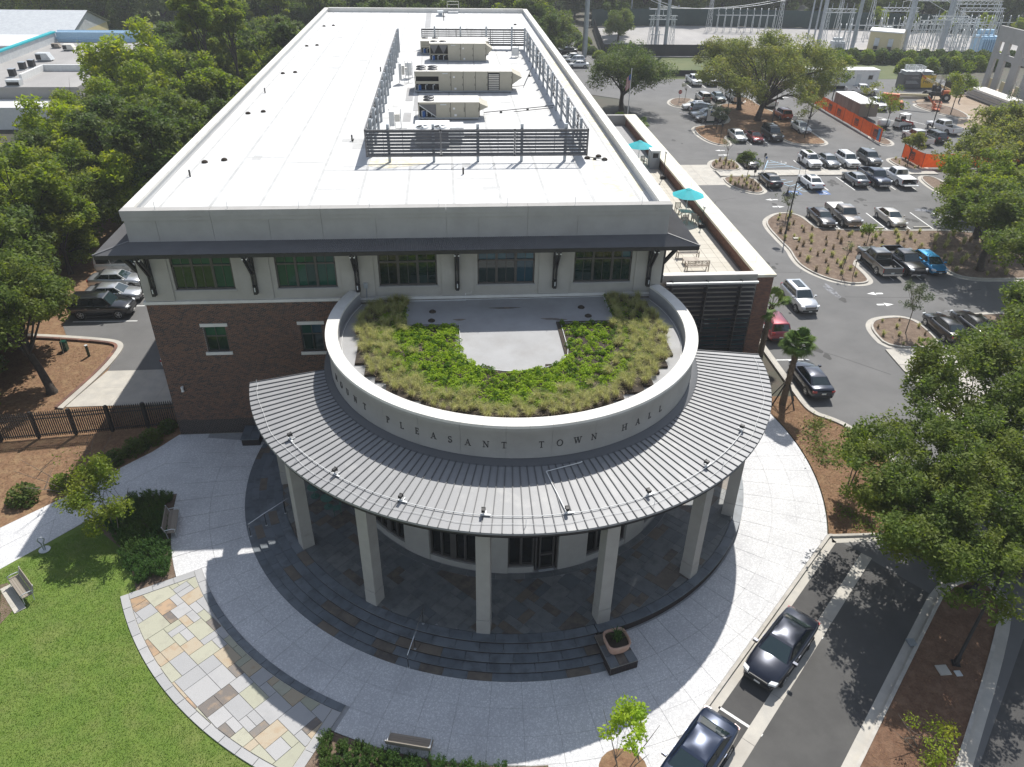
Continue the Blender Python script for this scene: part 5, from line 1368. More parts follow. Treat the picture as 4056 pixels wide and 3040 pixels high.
# ------------------------------------------------------------------ vehicles
def paint(k, c, met=.3, rough=.28): mt[k] = M(k, c, tuple(min(1,x*1.08) for x in c), sc=2, rough=rough, met=met, coat=1.0)
for k, c, me_ in (('p_white',(.78,.78,.77),0),('p_silver',(.52,.53,.54),.7),('p_pearl',(.66,.66,.64),.3),('p_black',(.012,.012,.014),.2),('p_navy',(.012,.016,.03),.4),('p_grey',(.1,.105,.11),.6),('p_steel',(.17,.18,.19),.6),('p_red',(.2,.01,.02),.4),('p_crimson',(.24,.02,.035),.3),('p_orange',(.42,.075,.015),.3),('p_blue',(.01,.25,.5),.4),('p_champ',(.45,.42,.37),.6),('p_darkblue',(.012,.022,.05),.4),('p_green',(.02,.035,.035),.5),('p_taupe',(.22,.2,.18),.6)): paint(k, c, me_)
def loftx(st):
    """loft of body stations (x, halfwidth, top, bottom), smooth shaded, capped"""
    m = MB(); rings = []
    for x, w_, t, b in st:
        h = [(w_*.8,b),(w_*.97,b+.14),(w_,b+(t-b)*.42),(w_*.995,t-.17),(w_*.955,t-.05),(w_*.84,t)]
        rings.append([(x,-y,z) for y, z in h]+[(x,0,t+.025)]+[(x,y,z) for y, z in h[::-1]])
    n = len(rings[0]); vs = [p for r_ in rings for p in r_]
    fs = [(i*n+k, i*n+(k+1)%n, (i+1)*n+(k+1)%n, (i+1)*n+k) for i in range(len(rings)-1) for k in range(n)]
    m.add(vs, fs, True); m.add(rings[0], [tuple(range(n))]); m.add(rings[-1], [tuple(range(n))[::-1]])
    return m
KINDS = {
 'sedan': dict(L=4.85, W=1.84, gh=(-1.95,-1.05,.3,1.15), belt=.97, roof=1.45, hb=.8, hr=.6, st=[(-2.42,.68,.8,.42),(-2.36,.82,.98,.32),(-2.1,.88,1.03,.24),(-1.3,.92,1.02,.2),(0,.92,.98,.2),(.95,.92,.98,.2),(1.6,.9,.92,.22),(2.1,.84,.82,.24),(2.34,.74,.7,.26),(2.42,.6,.58,.34)], wx=(-1.42,1.42), wr=.33),
 'coupe': dict(L=4.6, W=1.82, gh=(-1.9,-.75,.2,1.0), belt=.95, roof=1.36, hb=.79, hr=.56, st=[(-2.3,.68,.8,.42),(-2.24,.82,.97,.32),(-2.0,.88,1.0,.24),(-1.3,.91,.98,.2),(0,.91,.95,.2),(.9,.91,.94,.2),(1.5,.89,.88,.22),(2.0,.83,.78,.24),(2.22,.72,.67,.26),(2.3,.58,.56,.34)], wx=(-1.35,1.35), wr=.33),
 'suv': dict(L=4.7, W=1.9, gh=(-2.2,-1.85,.35,1.05), belt=1.1, roof=1.72, hb=.84, hr=.68, st=[(-2.35,.74,.9,.5),(-2.3,.86,1.12,.38),(-2.1,.92,1.14,.3),(-1.3,.95,1.13,.26),(0,.95,1.11,.26),(1.0,.95,1.11,.26),(1.6,.93,1.06,.28),(2.08,.87,.98,.3),(2.28,.76,.86,.34),(2.35,.64,.7,.42)], wx=(-1.38,1.42), wr=.37),
 'bigsuv': dict(L=5.15, W=2.02, gh=(-2.45,-2.2,.55,1.2), belt=1.2, roof=1.9, hb=.9, hr=.76, st=[(-2.57,.8,1.0,.55),(-2.52,.95,1.2,.42),(-2.3,.99,1.24,.34),(-1.3,1.01,1.23,.3),(0,1.01,1.21,.3),(1.1,1.01,1.21,.3),(1.8,1.0,1.16,.32),(2.3,.95,1.1,.34),(2.5,.88,1.0,.38),(2.57,.76,.82,.46)], wx=(-1.5,1.6), wr=.41),
 'hatch': dict(L=4.35, W=1.82, gh=(-2.05,-1.45,.35,1.3), belt=.98, roof=1.48, hb=.8, hr=.6, st=[(-2.17,.7,.82,.44),(-2.12,.82,1.0,.34),(-1.9,.88,1.02,.26),(-1.2,.91,1.01,.2),(0,.91,.99,.2),(1.0,.91,.98,.2),(1.5,.89,.91,.22),(1.92,.82,.8,.24),(2.1,.72,.68,.28),(2.17,.58,.58,.36)], wx=(-1.3,1.3), wr=.33),
 'van': dict(L=5.3, W=2.0, gh=(-2.6,-2.5,1.2,1.95), belt=1.15, roof=2.05, hb=.9, hr=.8, st=[(-2.65,.84,1.0,.55),(-2.6,.95,1.16,.4),(-2.4,.98,1.18,.32),(-1.3,1.0,1.17,.28),(0,1.0,1.16,.28),(1.4,1.0,1.16,.28),(2.0,.98,1.1,.3),(2.4,.92,1.0,.32),(2.58,.82,.86,.36),(2.65,.7,.7,.44)], wx=(-1.6,1.7), wr=.36),
 'pickup': dict(L=5.85, W=2.02, gh=(-.78,-.66,.75,1.35), belt=1.2, roof=1.88, hb=.9, hr=.74, st=[(-.86,.98,1.2,.42),(-.6,1.0,1.2,.34),(.5,1.0,1.2,.34),(1.2,1.0,1.2,.34),(1.9,1.0,1.18,.36),(2.5,.97,1.13,.38),(2.82,.9,1.04,.42),(2.92,.78,.86,.5)], wx=(-1.75,1.85), wr=.42, bed=1),
}
def build_vehicle(kind, rails=False, sunroof=False, cover=False, bar=False):
    K = KINDS[kind]; L, W = K['L'], K['W']; x0, x1, x2, x3 = K['gh']; bz, rz_, hb, hr = K['belt'], K['roof'], K['hb'], K['hr']
    t = thing('parked_car', 'x', 'x', (0,0,-50)); P = {}
    b = lambda mb, nm, m, par=None: mb.build(nm, m, par or t)
    body = loftx(K['st'])
    b(body, 'body', 'p_white')
    # cabin shell
    cb = MB(); z0 = bz-.06
    def rg(xa, xb, h, z): return [(xa,-h,z),(xb,-h*.97,z),(xb,h*.97,z),(xa,h,z)]
    R0 = rg(x0,x3,hb,z0); dz = rz_-z0
    f = .9; lerp = lambda a, c: a+(c-a)*f
    R1 = rg(lerp(x0,x1),lerp(x3,x2),lerp(hb,hr),z0+dz*f); R2 = rg(x1+.04,x2-.04,hr-.05,rz_-.02)
    vs = R0+R1+R2; fs = [(i*4+k,i*4+(k+1)%4,(i+1)*4+(k+1)%4,(i+1)*4+k) for i in range(2) for k in range(4)]
    cb.add(vs, fs, False); NX, NY = 8, 6; g_ = []
    for i in range(NX+1):
        for j in range(NY+1):
            u, v = i/NX, j/NY; xx = x1+.04+(x2-x1-.08)*u; yy = (hr-.05)*(1-.03*u)*(2*v-1); g_.append((xx, yy, rz_-.02+.075*(1-(2*u-1)**2)**.7*(1-(2*v-1)**2)**.7))
    cb.add(g_, [(i*(NY+1)+j,(i+1)*(NY+1)+j,(i+1)*(NY+1)+j+1,i*(NY+1)+j+1) for i in range(NX) for j in range(NY)], True); b(cb, 'cabin', 'p_white')
    def onside(x, s, y=1, off=.014):  # point on the shell side: s = height fraction between belt and roof
        h = hb+(hr-hb)*s; return (x, y*(h*.985+off), z0+dz*s)
    lo, hi = .14, .86
    fx = lambda s: x3+(x2-x3)*s; rx = lambda s: x0+(x1-x0)*s
    for y in (1,-1):
        nb = {'coupe':1,'pickup':2}.get(kind,2 if kind in ('sedan','hatch') else 3)
        a0, a1 = rx(lo)+.16, fx(lo)-.2; c0, c1 = rx(hi)+.12, fx(hi)-.1
        for k in range(nb):
            u0, u1 = k/nb, (k+1)/nb
            e = .03
            q = [onside(a0+(a1-a0)*u0+e, lo, y), onside(a0+(a1-a0)*u1-e, lo, y), onside(c0+(c1-c0)*u1-e, hi, y), onside(c0+(c1-c0)*u0+e, hi, y)]
            b(MB().add(q, [(0,1,2,3) if y < 0 else (3,2,1,0)]), 'side_window', 'car_glass')
    def scr(xf, s0, s1, inset, d):
        pts = []
        for s, y in ((s0,-1),(s0,1),(s1,1),(s1,-1)):
            h = (hb+(hr-hb)*s)*.97-inset; pts.append((xf(s)+d, y*h, z0+dz*s+.012))
        return pts
    b(MB().add(scr(fx,.1,.9,.07,.02), [(0,1,2,3)]), 'windshield', 'car_screen'); b(MB().add(scr(rx,.16,.88,.09,-.02), [(3,2,1,0)]), 'rear_window', 'car_glass')
    if kind not in ('pickup',):
        pass
    hw = W/2
    fz, rzb = K['st'][-3][2], K['st'][1][2]
    fxx, rxx = K['st'][-1][0], K['st'][0][0]
    tall = kind in ('pickup','bigsuv','suv','van')
    for y in (1,-1):
        wy = hw*.74
        b(MB().obox((fxx-.14,y*wy,fz-.1),(.1,-y*.02,-.02),(.05*-y*0-.06,y*.15,0),(.01,0,.07)), 'headlight', 'lamp_glass')
        if kind != 'pickup': b(MB().obox((rxx+.06,y*hw*.76,rzb-.13),(.06,0,0),(.03,y*.14,0),(0,0,.07 if not tall else .14)), 'taillight', 'tail')
        mx = x3-.28
        b(MB().obox((mx,y*(hb+.2),bz+.1),(.07,0,0),(0,.11,0),(0,0,.07)), 'mirror', 'p_white')
        for k in range(1 if kind in ('coupe','pickup') else 2):
            xx = .1+k*-1.0 if kind != 'pickup' else .0
            b(MB().obox((xx,y*(hw*.995+.012),bz-.17),(.11,0,0),(0,.012,0),(0,0,.014)), 'door_handle', 'chrome' if tall else 'p_white')
        b(MB().obox((0,y*(hw-.05),.27),(abs(K['wx'][0])-.42,0,0),(0,.055,0),(0,0,.05)), 'sill', 'rubber')
    b(MB().obox((fxx-.02,0,fz-.2),(.03,0,0),(0,hw*.5,0),(0,0,.1 if tall else .06)), 'grille', 'black'); b(MB().obox((fxx-.01,0,fz-.2),(.035,0,0),(0,hw*.5,0),(0,0,.014)), 'grille_bar', 'chrome')
    b(MB().obox((fxx-.04,0,.4 if not tall else .52),(.06,0,0),(0,hw*.72,0),(0,0,.09)), 'bumper', 'chrome' if kind in ('pickup',) else 'rubber')
    b(MB().obox((fxx+.035,0,.47),(.008,0,0),(0,.15,0),(0,0,.05)), 'number_plate', 'plate')
    rp = rxx-.012 if kind != 'pickup' else -2.955
    b(MB().obox((rp,0,.7 if not tall else .68),(.012,0,0),(0,.16,0),(0,0,.055)), 'number_plate', 'plate')
    if kind != 'pickup': b(MB().obox((rxx+.05,0,.42 if not tall else .52),(.07,0,0),(0,hw*.76,0),(0,0,.08)), 'bumper', 'rubber')
    r_ = K['wr']
    for wx in K['wx']:
        for y in (1,-1):
            b(MB().tube([(wx,y*(hw-.3),r_),(wx,y*(hw+.003),r_)], r_+.055, 20, smooth=False), 'wheel_arch', 'black')
            wl = b(MB().tube([(wx,y*(hw-.2),r_),(wx,y*(hw-.01),r_),(wx,y*(hw+.02),r_)], [r_,r_,r_-.03], 22), 'wheel', 'tyre')
            rm = MB().tube([(wx,y*(hw+.0),r_),(wx,y*(hw+.024),r_)], r_*.3, 12)
            for k in range(5):
                a = k*72*PI/180; u = Vector((math.cos(a),0,math.sin(a))); v = Vector((-math.sin(a),0,math.cos(a)))
                rm.obox(Vector((wx,y*(hw+.02),r_))+u*r_*.38, u*r_*.28, v*r_*.085, Vector((0,.006,0)))
            rm.lathe([(r_*.62,-.004),(r_*.7,-.004),(r_*.7,.004),(r_*.62,.004),(r_*.62,-.004)], 22)
            n0 = len(rm.v)-22*5
            for i in range(n0, len(rm.v)): X_, Y_, Z_ = rm.v[i]; rm.v[i] = (wx+X_, y*(hw+.022)+Z_, r_+Y_)
            b(rm, 'rim', 'rim', wl)
    if rails:
        for y in (1,-1): b(MB().tube([(x1+.2,y*(hr-.1),rz_),(x1+.3,y*(hr-.1),rz_+.06),(x2-.4,y*(hr-.1),rz_+.06),(x2-.3,y*(hr-.1),rz_)], .022, 6), 'roof_rail', 'rubber')
    if sunroof: b(MB().add([(x1+.45,-hr*.5,rz_+.062),(x2-.3,-hr*.5,rz_+.062),(x2-.3,hr*.5,rz_+.062),(x1+.45,hr*.5,rz_+.062)], [(0,1,2,3)]), 'sunroof', 'car_glass')
    if bar: b(MB().box(-.15,.15,-.55,.55,rz_+.03,rz_+.13), 'light_bar', 'lamp_glass')
    if kind == 'pickup':
        xa, xb = -2.92, -.86
        for y in (1,-1): b(MB().box(xa,xb,y*1.0-.07 if y > 0 else -1.0,1.0 if y > 0 else -.93,.45,1.2), 'bed_side', 'p_white')
        b(MB().box(xa,xb,-.93,.93,.55,.72), 'bed_floor', 'rubber'); b(MB().box(xb-.03,xb,-.93,.93,.7,1.18), 'bed_front', 'rubber')
        b(MB().box(xa-.03,xa+.05,-.92,.92,.5,1.2), 'tailgate', 'p_white')
        b(MB().box(xa-.14,xa-.03,-.96,.96,.45,.62), 'bumper', 'chrome')
        for y in (1,-1): b(MB().box(xa-.035,xa+.02,y*.99-.05,y*.99+.015,.75,1.15), 'taillight', 'tail')
        if cover: b(MB().box(xa+.05,xb-.03,-.94,.94,1.2,1.235), 'bed_cover', 'white_metal')
    return t
def recolour(o, pm):
    for k in [o]+list(o.children):
        if k.type == 'MESH' and k.material_slots and k.material_slots[0].material and k.material_slots[0].material.name.split('.')[0].startswith('p_'):
            k.material_slots[0].link = 'OBJECT'; k.material_slots[0].material = mt[pm]
_first = {}
def vehicle(kind, pm, x, y, head, label, cat='car', group='cars and pickups parked in the lot', raw=False, **opt):
    key = (kind, tuple(sorted(opt.items())))
    L = KINDS[kind]['L']
    if key in _first and _first[key][1]: o = dup(_first[key][0])
    else: o = build_vehicle(kind, **opt); _first[key] = [o, True]
    o.location = (x, y if raw else y+L/2-.2, .004); o.rotation_euler = (0,0,R(head))
    o.name = {'pickup':'parked_pickup','van':'parked_van'}.get(kind, 'parked_car')
    o['label'] = label; o['category'] = cat; o['group'] = group
    recolour(o, pm); return o
Vh = vehicle
Vh('sedan','p_navy',11.95,-15.8,-137,'black blue sedan at the plaza kerb seen from the front',raw=True,group='cars by the plaza')
Vh('sedan','p_darkblue',6.15,-21.1,-135,'dark blue sedan cut off by the bottom edge of the picture',raw=True,group='cars by the plaza')
Vh('sedan','p_navy',23.42,8.0,90,'dark navy sedan with red tail lights parked below the palm',raw=True,group='cars by the plaza')
Vh('suv','p_crimson',23.5,16.4,90,'red wagon with roof rails parked against the brick pier',raw=True,group='cars by the plaza',rails=True)
Vh('suv','p_silver',27.95,21.2,-88,'silver crossover with sunroof driving down the aisle',raw=True,group='cars by the plaza',sunroof=True)
Vh('sedan','p_black',38.4,15.3,90,'black sedan beside the small island with one sapling',raw=True)
Vh('sedan','p_black',41.1,15.6,90,'second black sedan, partly under the big tree',raw=True)
Vh('pickup','p_grey',39.25,26.2,90,'dark grey pickup with empty open bed seen from behind','pickup')
Vh('pickup','p_black',41.85,26.0,-90,'black and chrome pickup facing the camera between grey pickup and blue hatchback','pickup')
Vh('hatch','p_blue',44.35,26.5,-90,'bright blue hatchback beside the black and chrome pickup')
Vh('sedan','p_black',38.85,39.2,-90,'black sedan facing the planted strip beside the grey pickup')
Vh('pickup','p_taupe',41.65,39.1,-90,'taupe pickup with roof rack and covered bed facing the planted strip','pickup',cover=True)
Vh('sedan','p_champ',46.9,38.9,-90,'champagne sedan alone between empty stalls')
Vh('sedan','p_black',37.9,52.9,90,'black sedan on the accessible stall beside the small island')
Vh('sedan','p_white',42.95,52.0,90,'white sedan with sunroof next to the striped access aisle',sunroof=True)
Vh('sedan','p_steel',49.4,53.0,90,'steel grey sedan seen from behind below the walkway')
Vh('pickup','p_darkblue',52.05,52.6,-90,'dark blue pickup facing the camera below the walkway','pickup')
o = Vh('pickup','p_white',55.3,52.8,90,'white pickup with its tailgate folded down','pickup',cover=True)
for c in o.children:
    if c.name.startswith('tailgate'):
        c.rotation_euler = (0,R(-90),0); c.location = (-2.45,0,3.5)
Vh('sedan','p_black',38.0,61.2,-90,'black sedan behind the young tree on the small island')
Vh('suv','p_white',46.5,60.8,-90,'white crossover with sunroof above the walkway',sunroof=True)
Vh('sedan','p_steel',49.2,60.9,-90,'grey sedan between the two white crossovers')
Vh('suv','p_white',51.9,60.8,-90,'white crossover with roof rails between two grey cars',rails=True)
Vh('suv','p_grey',55.5,61.7,-90,'dark grey crossover at the right end of the row above the walkway')
Vh('sedan','p_silver',40.7,74.1,-90,'silver sedan at the left end of the three cars below the big tree')
Vh('coupe','p_red',43.2,73.7,-90,'dark red coupe between the silver sedan and black off-roader')
Vh('bigsuv','p_black',46.3,74.3,-90,'black and red off-roader with a light bar below the big tree',rails=True,bar=True)
Vh('sedan','p_white',52.6,78.7,-90,'white sedan right of the tree island seen from the front')
Vh('suv','p_orange',52.9,87.3,90,'orange crossover with roof rack right of the tree island',rails=True)
o = Vh('pickup','p_white',53.6,96.2,90,'white pickup with red bed right of the tree trunk','pickup')
for c in o.children:
    if c.name.startswith('bed_floor'): c.material_slots[0].link = 'OBJECT'; c.material_slots[0].material = mt['red']
Vh('pickup','p_pearl',48.9,99.8,90,'white utility pickup behind the tree trunks','pickup')
Vh('sedan','p_green',45.9,100.1,-90,'dark green sedan left of the white utility pickup')
Vh('suv','p_champ',43.0,99.9,90,'beige crossover left of the dark green sedan')
Vh('sedan','p_white',39.9,95.6,180,'white sedan at the far end of the four cars parked sideways by the sign',raw=True)
Vh('suv','p_steel',40.3,92.9,0,'grey crossover second from the far end of the four sideways cars',raw=True)
Vh('sedan','p_pearl',39.9,90.1,180,'pearl white sedan third from the far end of the four sideways cars',raw=True)
Vh('sedan','p_black',39.8,87.3,180,'black sedan parked sideways behind the white sign board',raw=True)
Vh('pickup','p_white',45.5,114,-90,'white pickup at the left end of the far back row','pickup')
Vh('bigsuv','p_white',48.55,114,-90,'white off-roader second in the far back row',rails=True)
Vh('pickup','p_black',51.5,114,-90,'black pickup third in the far back row in tree shade','pickup')
Vh('sedan','p_pearl',54.5,114,-90,'pale sedan fourth in the far back row in tree shade')
Vh('pickup','p_black',57.4,114.2,-90,'black pickup at the right end of the far back row','pickup')
SITE = 'vehicles on the building site'
Vh('pickup','p_white',75.4,107.4,-14,'white service pickup in front of the office trailer','pickup',SITE,raw=True)
Vh('pickup','p_white',72.9,96.3,-95,'white truck behind the saplings beside the orange lift','pickup',SITE,raw=True)
Vh('pickup','p_pearl',68.3,74.4,93,'white pickup at the left of three by the site lamp','pickup',SITE,raw=True)
Vh('suv','p_black',71.2,75.0,97,'black crossover between two white pickups on the site',group=SITE,raw=True)
Vh('pickup','p_white',76.0,80.4,105,'white pickup with rubbish in its bed by the site lamp','pickup',SITE,raw=True)
LS = 'vehicles in the side lot left of the hall'
Vh('bigsuv','p_black',-33.3,22.3,0,'black off-roader with chrome grille nearest in the left side lot',group=LS,raw=True)
Vh('sedan','p_silver',-33.3,25.15,0,'silver patrol sedan next to the black off-roader',group=LS,raw=True)
Vh('sedan','p_silver',-34.0,28.0,0,'silver patrol sedan next to the white van',group=LS,raw=True)
Vh('van','p_pearl',-34.2,31.1,0,'pale van half hidden under the eave at the left','van',LS,raw=True)
Vh('sedan','p_white',-24.75,15.0,90,'white car almost hidden behind the brick corner',group=LS,raw=True)
FS = 'cars parked beyond the town hall'
for x, y, pm, lb, kd in ((24.9,133.5,'p_white','white car nearest in the row beyond the town hall','sedan'),(24.9,138.2,'p_silver','silver car second in the row beyond the town hall','suv'),(24.9,142.8,'p_white','white car third in the row beyond the town hall','sedan'),(24.9,150.6,'p_black','black car in the row beyond the town hall by the shrubs','sedan'),(25.0,160.5,'p_white','white car farther back in the row beyond the town hall','suv'),(24.9,166,'p_red','red car in the row beyond the town hall','sedan'),(24.9,175,'p_grey','grey car at the far end of the row beyond the town hall','suv')):
    Vh(kd,pm,x,y,180,lb,group=FS,raw=True)
# ------------------------------------------------------------------ lot furniture
def lamp_post(label, x, y, h, side, z=.09, arm=.75):
    t = thing('street_lamp', label, 'street lamp', (x,y,z), side, 'black bell shaped street lamps')
    MB().tube([(0,0,0),(0,0,.5),(0,0,.55),(0,0,h)], [.14,.12,.085,.06], 10).build('post','darksteel',t)
    MB().tube([(0,0,h-.75),(arm*.5,0,h-.62),(arm,0,h-.62),(arm,0,h-.95)], .03, 6).tube([(0,0,h-.55),(arm*.5,0,h-.5),(arm,0,h-.6)], .02, 6).build('arm','darksteel',t)
    MB().lathe([(.07,h-.95),(.1,h-1.15),(.14,h-1.25),(.4,h-1.5),(.43,h-1.52),(.36,h-1.5),(.1,h-1.27)], 18, c=(arm,0,0)).build('shade','darksteel',t)
    MB().box(-.18,.18,-.18,.18,-.1,.06).build('base','darksteel',t)
    return t
lamp_post('black street lamp on the planted strip left of the black sedan',33.0,37.25,6.1,PI)
lamp_post('black street lamp behind the black off-roader on the tree island',49.2,84.3,5.6,0)
lamp_post('black street lamp beside the left tree trunk on the island',44.2,91.8,5.2,0)
lamp_post('black street lamp on a concrete plinth among the site vehicles',73.6,79.6,7.4,PI,.9)
struct('plinth', MB().cyl(73.6,79.6,0,.9,.45,14), 'concrete') if False else tag(MB().cyl(73.6,79.6,0,.9,.45,14).build('lamp_plinth','concrete'), 'round concrete plinth under the site street lamp', 'plinth')
lamp_post('black street lamp on the shaded island at the lower right',20.3,-16.9,6.3,PI*.9)
tag(MB().box(19.2,19.75,-17.5,-16.95,.05,.14).build('valve_box','concrete'), 'pale valve box lid by the foot of the lower right lamp', 'utility box'); tag(MB().box(19.95,20.25,-17.6,-17.3,.05,.13).build('valve_box','galv_pale'), 'small round grey lid right of the pale valve box', 'utility box'); tag(MB().box(18.6,19.0,-15.8,-15.35,.05,.14).build('valve_box','galv'), 'dark square lid on the shaded island farther up', 'utility box')
tag(MB().box(33.6,34.2,36.2,36.6,.08,.22).build('valve_box','concrete'), 'pale valve box by the lamp on the planted strip', 'utility box')
def text_mesh(s, size, name, mat, parent, loc, rot, depth=.004):
    c = bpy.data.curves.new(name, 'FONT'); c.body = s; c.size = size; c.align_x = 'CENTER'; c.align_y = 'CENTER'; c.extrude = depth
    tmp = bpy.data.objects.new(name+'_tmp', c); C.objects.link(tmp); bpy.context.view_layer.update()
    me = bpy.data.meshes.new_from_object(tmp.evaluated_get(bpy.context.evaluated_depsgraph_get())); bpy.data.objects.remove(tmp)
    me.materials.clear(); me.materials.append(mt[mat]); return link(name, me, parent, loc, rot)
t = thing('stop_sign', 'red octagonal stop sign on the small corner island', 'sign', (38.0,99.9,.09))
MB().cyl(0,0,0,2.1,.035,8).build('post','galv',t)
m = MB(); m.lathe([(0,0),(.38,0),(.38,.01),(0,.01)], 8, a0=22.5, a1=382.5, smooth=False); m.v = [(x,-.05-z,1.95+y) for x,y,z in m.v]; m.build('plate','paint_white',t)
m = MB(); m.lathe([(0,0),(.35,0),(.35,.008),(0,.008)], 8, a0=22.5, a1=382.5, smooth=False); m.v = [(x,-.064-z,1.95+y) for x,y,z in m.v]; m.build('face','red',t)
text_mesh('STOP', .27, 'letters', 'paint_white', t, (0,-.078,1.95), (R(90),0,0))
def sign_post(label, x, y, h, w_=.32, hh=.46, face='darksteel', sym=False, z=.1):
    t = thing('sign_post', label, 'sign', (x,y,z)); MB().cyl(0,0,0,h,.03,7).build('post','darksteel',t); MB().box(-w_/2,w_/2,-.05,-.03,h-hh,h).build('plate',face,t)
    if sym: MB().box(-w_*.33,w_*.33,-.056,-.05,h-hh*.72,h-hh*.25).build('symbol','paint_deepblue',t)
sign_post('accessible parking sign facing the camera on the walkway',38.85,59.7,2.2,.34,.46,'paint_white',True,.12)
sign_post('dark backed sign post beside the black sedan behind the young tree',39.2,61.0,2.2); sign_post('dark backed sign post left of the white crossover',43.3,58.6,2.6); sign_post('accessible parking sign in front of the white crossover',44.75,59.9,2.2,.32,.44,'paint_white',True,.12)
sign_post('dark backed sign post on the lower small island',35.2,53.8,2.3); sign_post('dark sign post on the left side of the tree island',37.75,75.2,2.6); sign_post('round backed white sign at the corner of the planted strip',35.65,26.6,2.3,.42,.42,'paint_white')
t = thing('notice_board', 'white notice board with green foot in front of the black sideways sedan', 'sign', (38.95,84.5,.09)); MB().box(-.62,.62,-.03,.03,.45,2.4).build('board','paint_white',t); MB().box(-.62,.62,-.036,-.03,.45,.7).build('stripe','glass_green',t); MB().box(-.15,.15,-.036,-.03,2.0,2.25).build('emblem','paint_deepblue',t)
for s in (-1,1): MB().box(s*.66-.04,s*.66+.04,-.04,.04,0,2.45).build('post','darksteel',t)
wsm = MB().obox((0,0,.07),(.95,0,0),(0,.09,0),(0,0,.07)).mesh('wheel_stop'); wsm.materials.append(mt['concrete'])
for x, y, lb in ((44.3,39.2,'concrete wheel stop in the empty stall left of the champagne sedan'),(49.75,39.3,'concrete wheel stop right of the champagne sedan'),(52.4,39.2,'concrete wheel stop under the edge of the big tree'),(41.6,38.9,'concrete wheel stop in front of the taupe pickup'),(46.9,38.9,'concrete wheel stop in front of the champagne sedan')):
    tag(link('wheel_stop', wsm, loc=(x,y,0)), lb, 'wheel stop', 'concrete wheel stops')
t = thing('flagpole', 'flagpole with the stars and stripes beside the dark oak', 'flagpole', (25.2,84.0,0)); t['label'] = 'white flagpole beside the dark round oak'
MB().tube([(0,0,0),(0,0,8.7)],[.09,.06],8).lathe([(.0,8.82),(.09,8.76),(.09,8.7),(0,8.64)],10).build('pole','white_metal',t)
fl_ = thing('flag', 'striped flag hanging limp from the flagpole', 'flag', (25.2,84.0,5.5))
for k in range(13):
    m = MB(); n = 5
    for j in range(n): 
        a = (-.06-.1*k*.42-.02*math.sin(j*2+k), -.04*math.sin(j*1.7), 2.4-j*.42-.0*k); 
    x0, x1 = -.07-k*.047, -.07-(k+1)*.047
    pts = [(x0+.03*math.sin(z*3), .06*math.sin(k*.9+z*2), 2.55-z-k*.05) for z in (0,.5,1,1.5,2.0)]; pt2 = [(x1+.03*math.sin(z*3), .06*math.sin((k+1)*.9+z*2), 2.55-z-(k+1)*.05) for z in (0,.5,1,1.5,2.0)]
    m.add(pts+pt2, [(i,i+1,5+i+1,5+i) for i in range(4)]); m.build('stripe', 'red' if k % 2 == 0 else 'paint_white', fl_)
MB().add([(-.06,-.08,2.56),(-.36,-.08,2.3),(-.34,-.08,1.5),(-.05,-.08,1.7)],[(0,1,2,3)]).build('canton','paint_deepblue',fl_)
# orange mesh banners
mt['orange'] = M('orange', (.62,.1,.02), (.52,.075,.015), sc=1.2, rough=.75, trans=.25, c3=(.7,.16,.05), sc3=2.5, lo=.4, hi=.7)
def banner(label, pts, h, logos, t0=0):
    t = thing('mesh_fence', label, 'fence', (*pts[0],.1)); o = Vector(t.location); k = 0
    for a, b in zip(pts, pts[1:]):
        a, b = Vector((*a,.1)), Vector((*b,.1)); d = b-a; L = d.length; d /= L; n = max(1, int(L/3.1)); nn = Vector((-d.y,d.x,0))
        for i in range(n):
            p, q = a+d*(L*i/n)-o, a+d*(L*(i+1)/n)-o; vs = []
            for u in range(7):
                for v in range(4):
                    pp = p.lerp(q, u/6)+Vector((0,0,.12+(h-.12)*v/3-.07*math.sin(PI*u/6)*(v/3)))+nn*(.09*math.sin(PI*u/6)*math.sin(v+.5+i)); vs.append(pp)
            MB().add(vs, [(u*4+v,(u+1)*4+v,(u+1)*4+v+1,u*4+v+1) for u in range(6) for v in range(3)], True).build('mesh_panel','orange',t)
            MB().tube([p,p+Vector((0,0,h+.12))],.03,6).build('post','darksteel',t)
            if (k, i) in logos or logos == 'all':
                c = p.lerp(q,.5)+Vector((0,0,h*.52)); off = nn*(-.16 if nn.y > 0 or nn.x > 0 else .16)
                if nn.x > .5: off = -nn*.16
                lg = MB(); u_, w_ = d, Vector((0,0,1)); c2 = c+off
                R_ = lambda cu, cw, hu, hw: lg.obox(c2+u_*cu+w_*cw, u_*hu, w_*hw, off.normalized()*.006)
                R_(0,.48,.62,.06); R_(0,-.48,.62,.05); R_(-.6,0,.05,.42); R_(.6,0,.05,.42); R_(0,.3,.5,.1)
                s = 1 if d.y < 0 or d.x > .5 else -1
                for cu in (-.42,-.18): R_(cu*s,-.1,.05,.24)
                R_(-.3*s,-.1,.12,.05); R_(-.3*s,.12,.12,.05)
                lg.beam(c2+u_*-.02*s+w_*.14, c2+u_*.2*s-w_*.34, .09,.012,up=off); lg.beam(c2+u_*.2*s+w_*.14, c2+u_*-.02*s-w_*.34, .09,.012,up=off)
                R_(.34*s,-.1,.05,.22); R_(.44*s,.12,.09,.05); R_(.44*s,-.32,.09,.05)
                lg.build('logo','darksteel',t)
        k += 1
    e = Vector((*pts[-1],.1))-o; MB().tube([e,e+Vector((0,0,h+.12))],.03,6).build('post','darksteel',t); return t
t = banner('long orange mesh banner fence along the building site', [(62.6,105),(62.3,90),(62.05,73.5)], 2.1, {(0,1),(0,3),(1,0),(1,2),(1,4)})
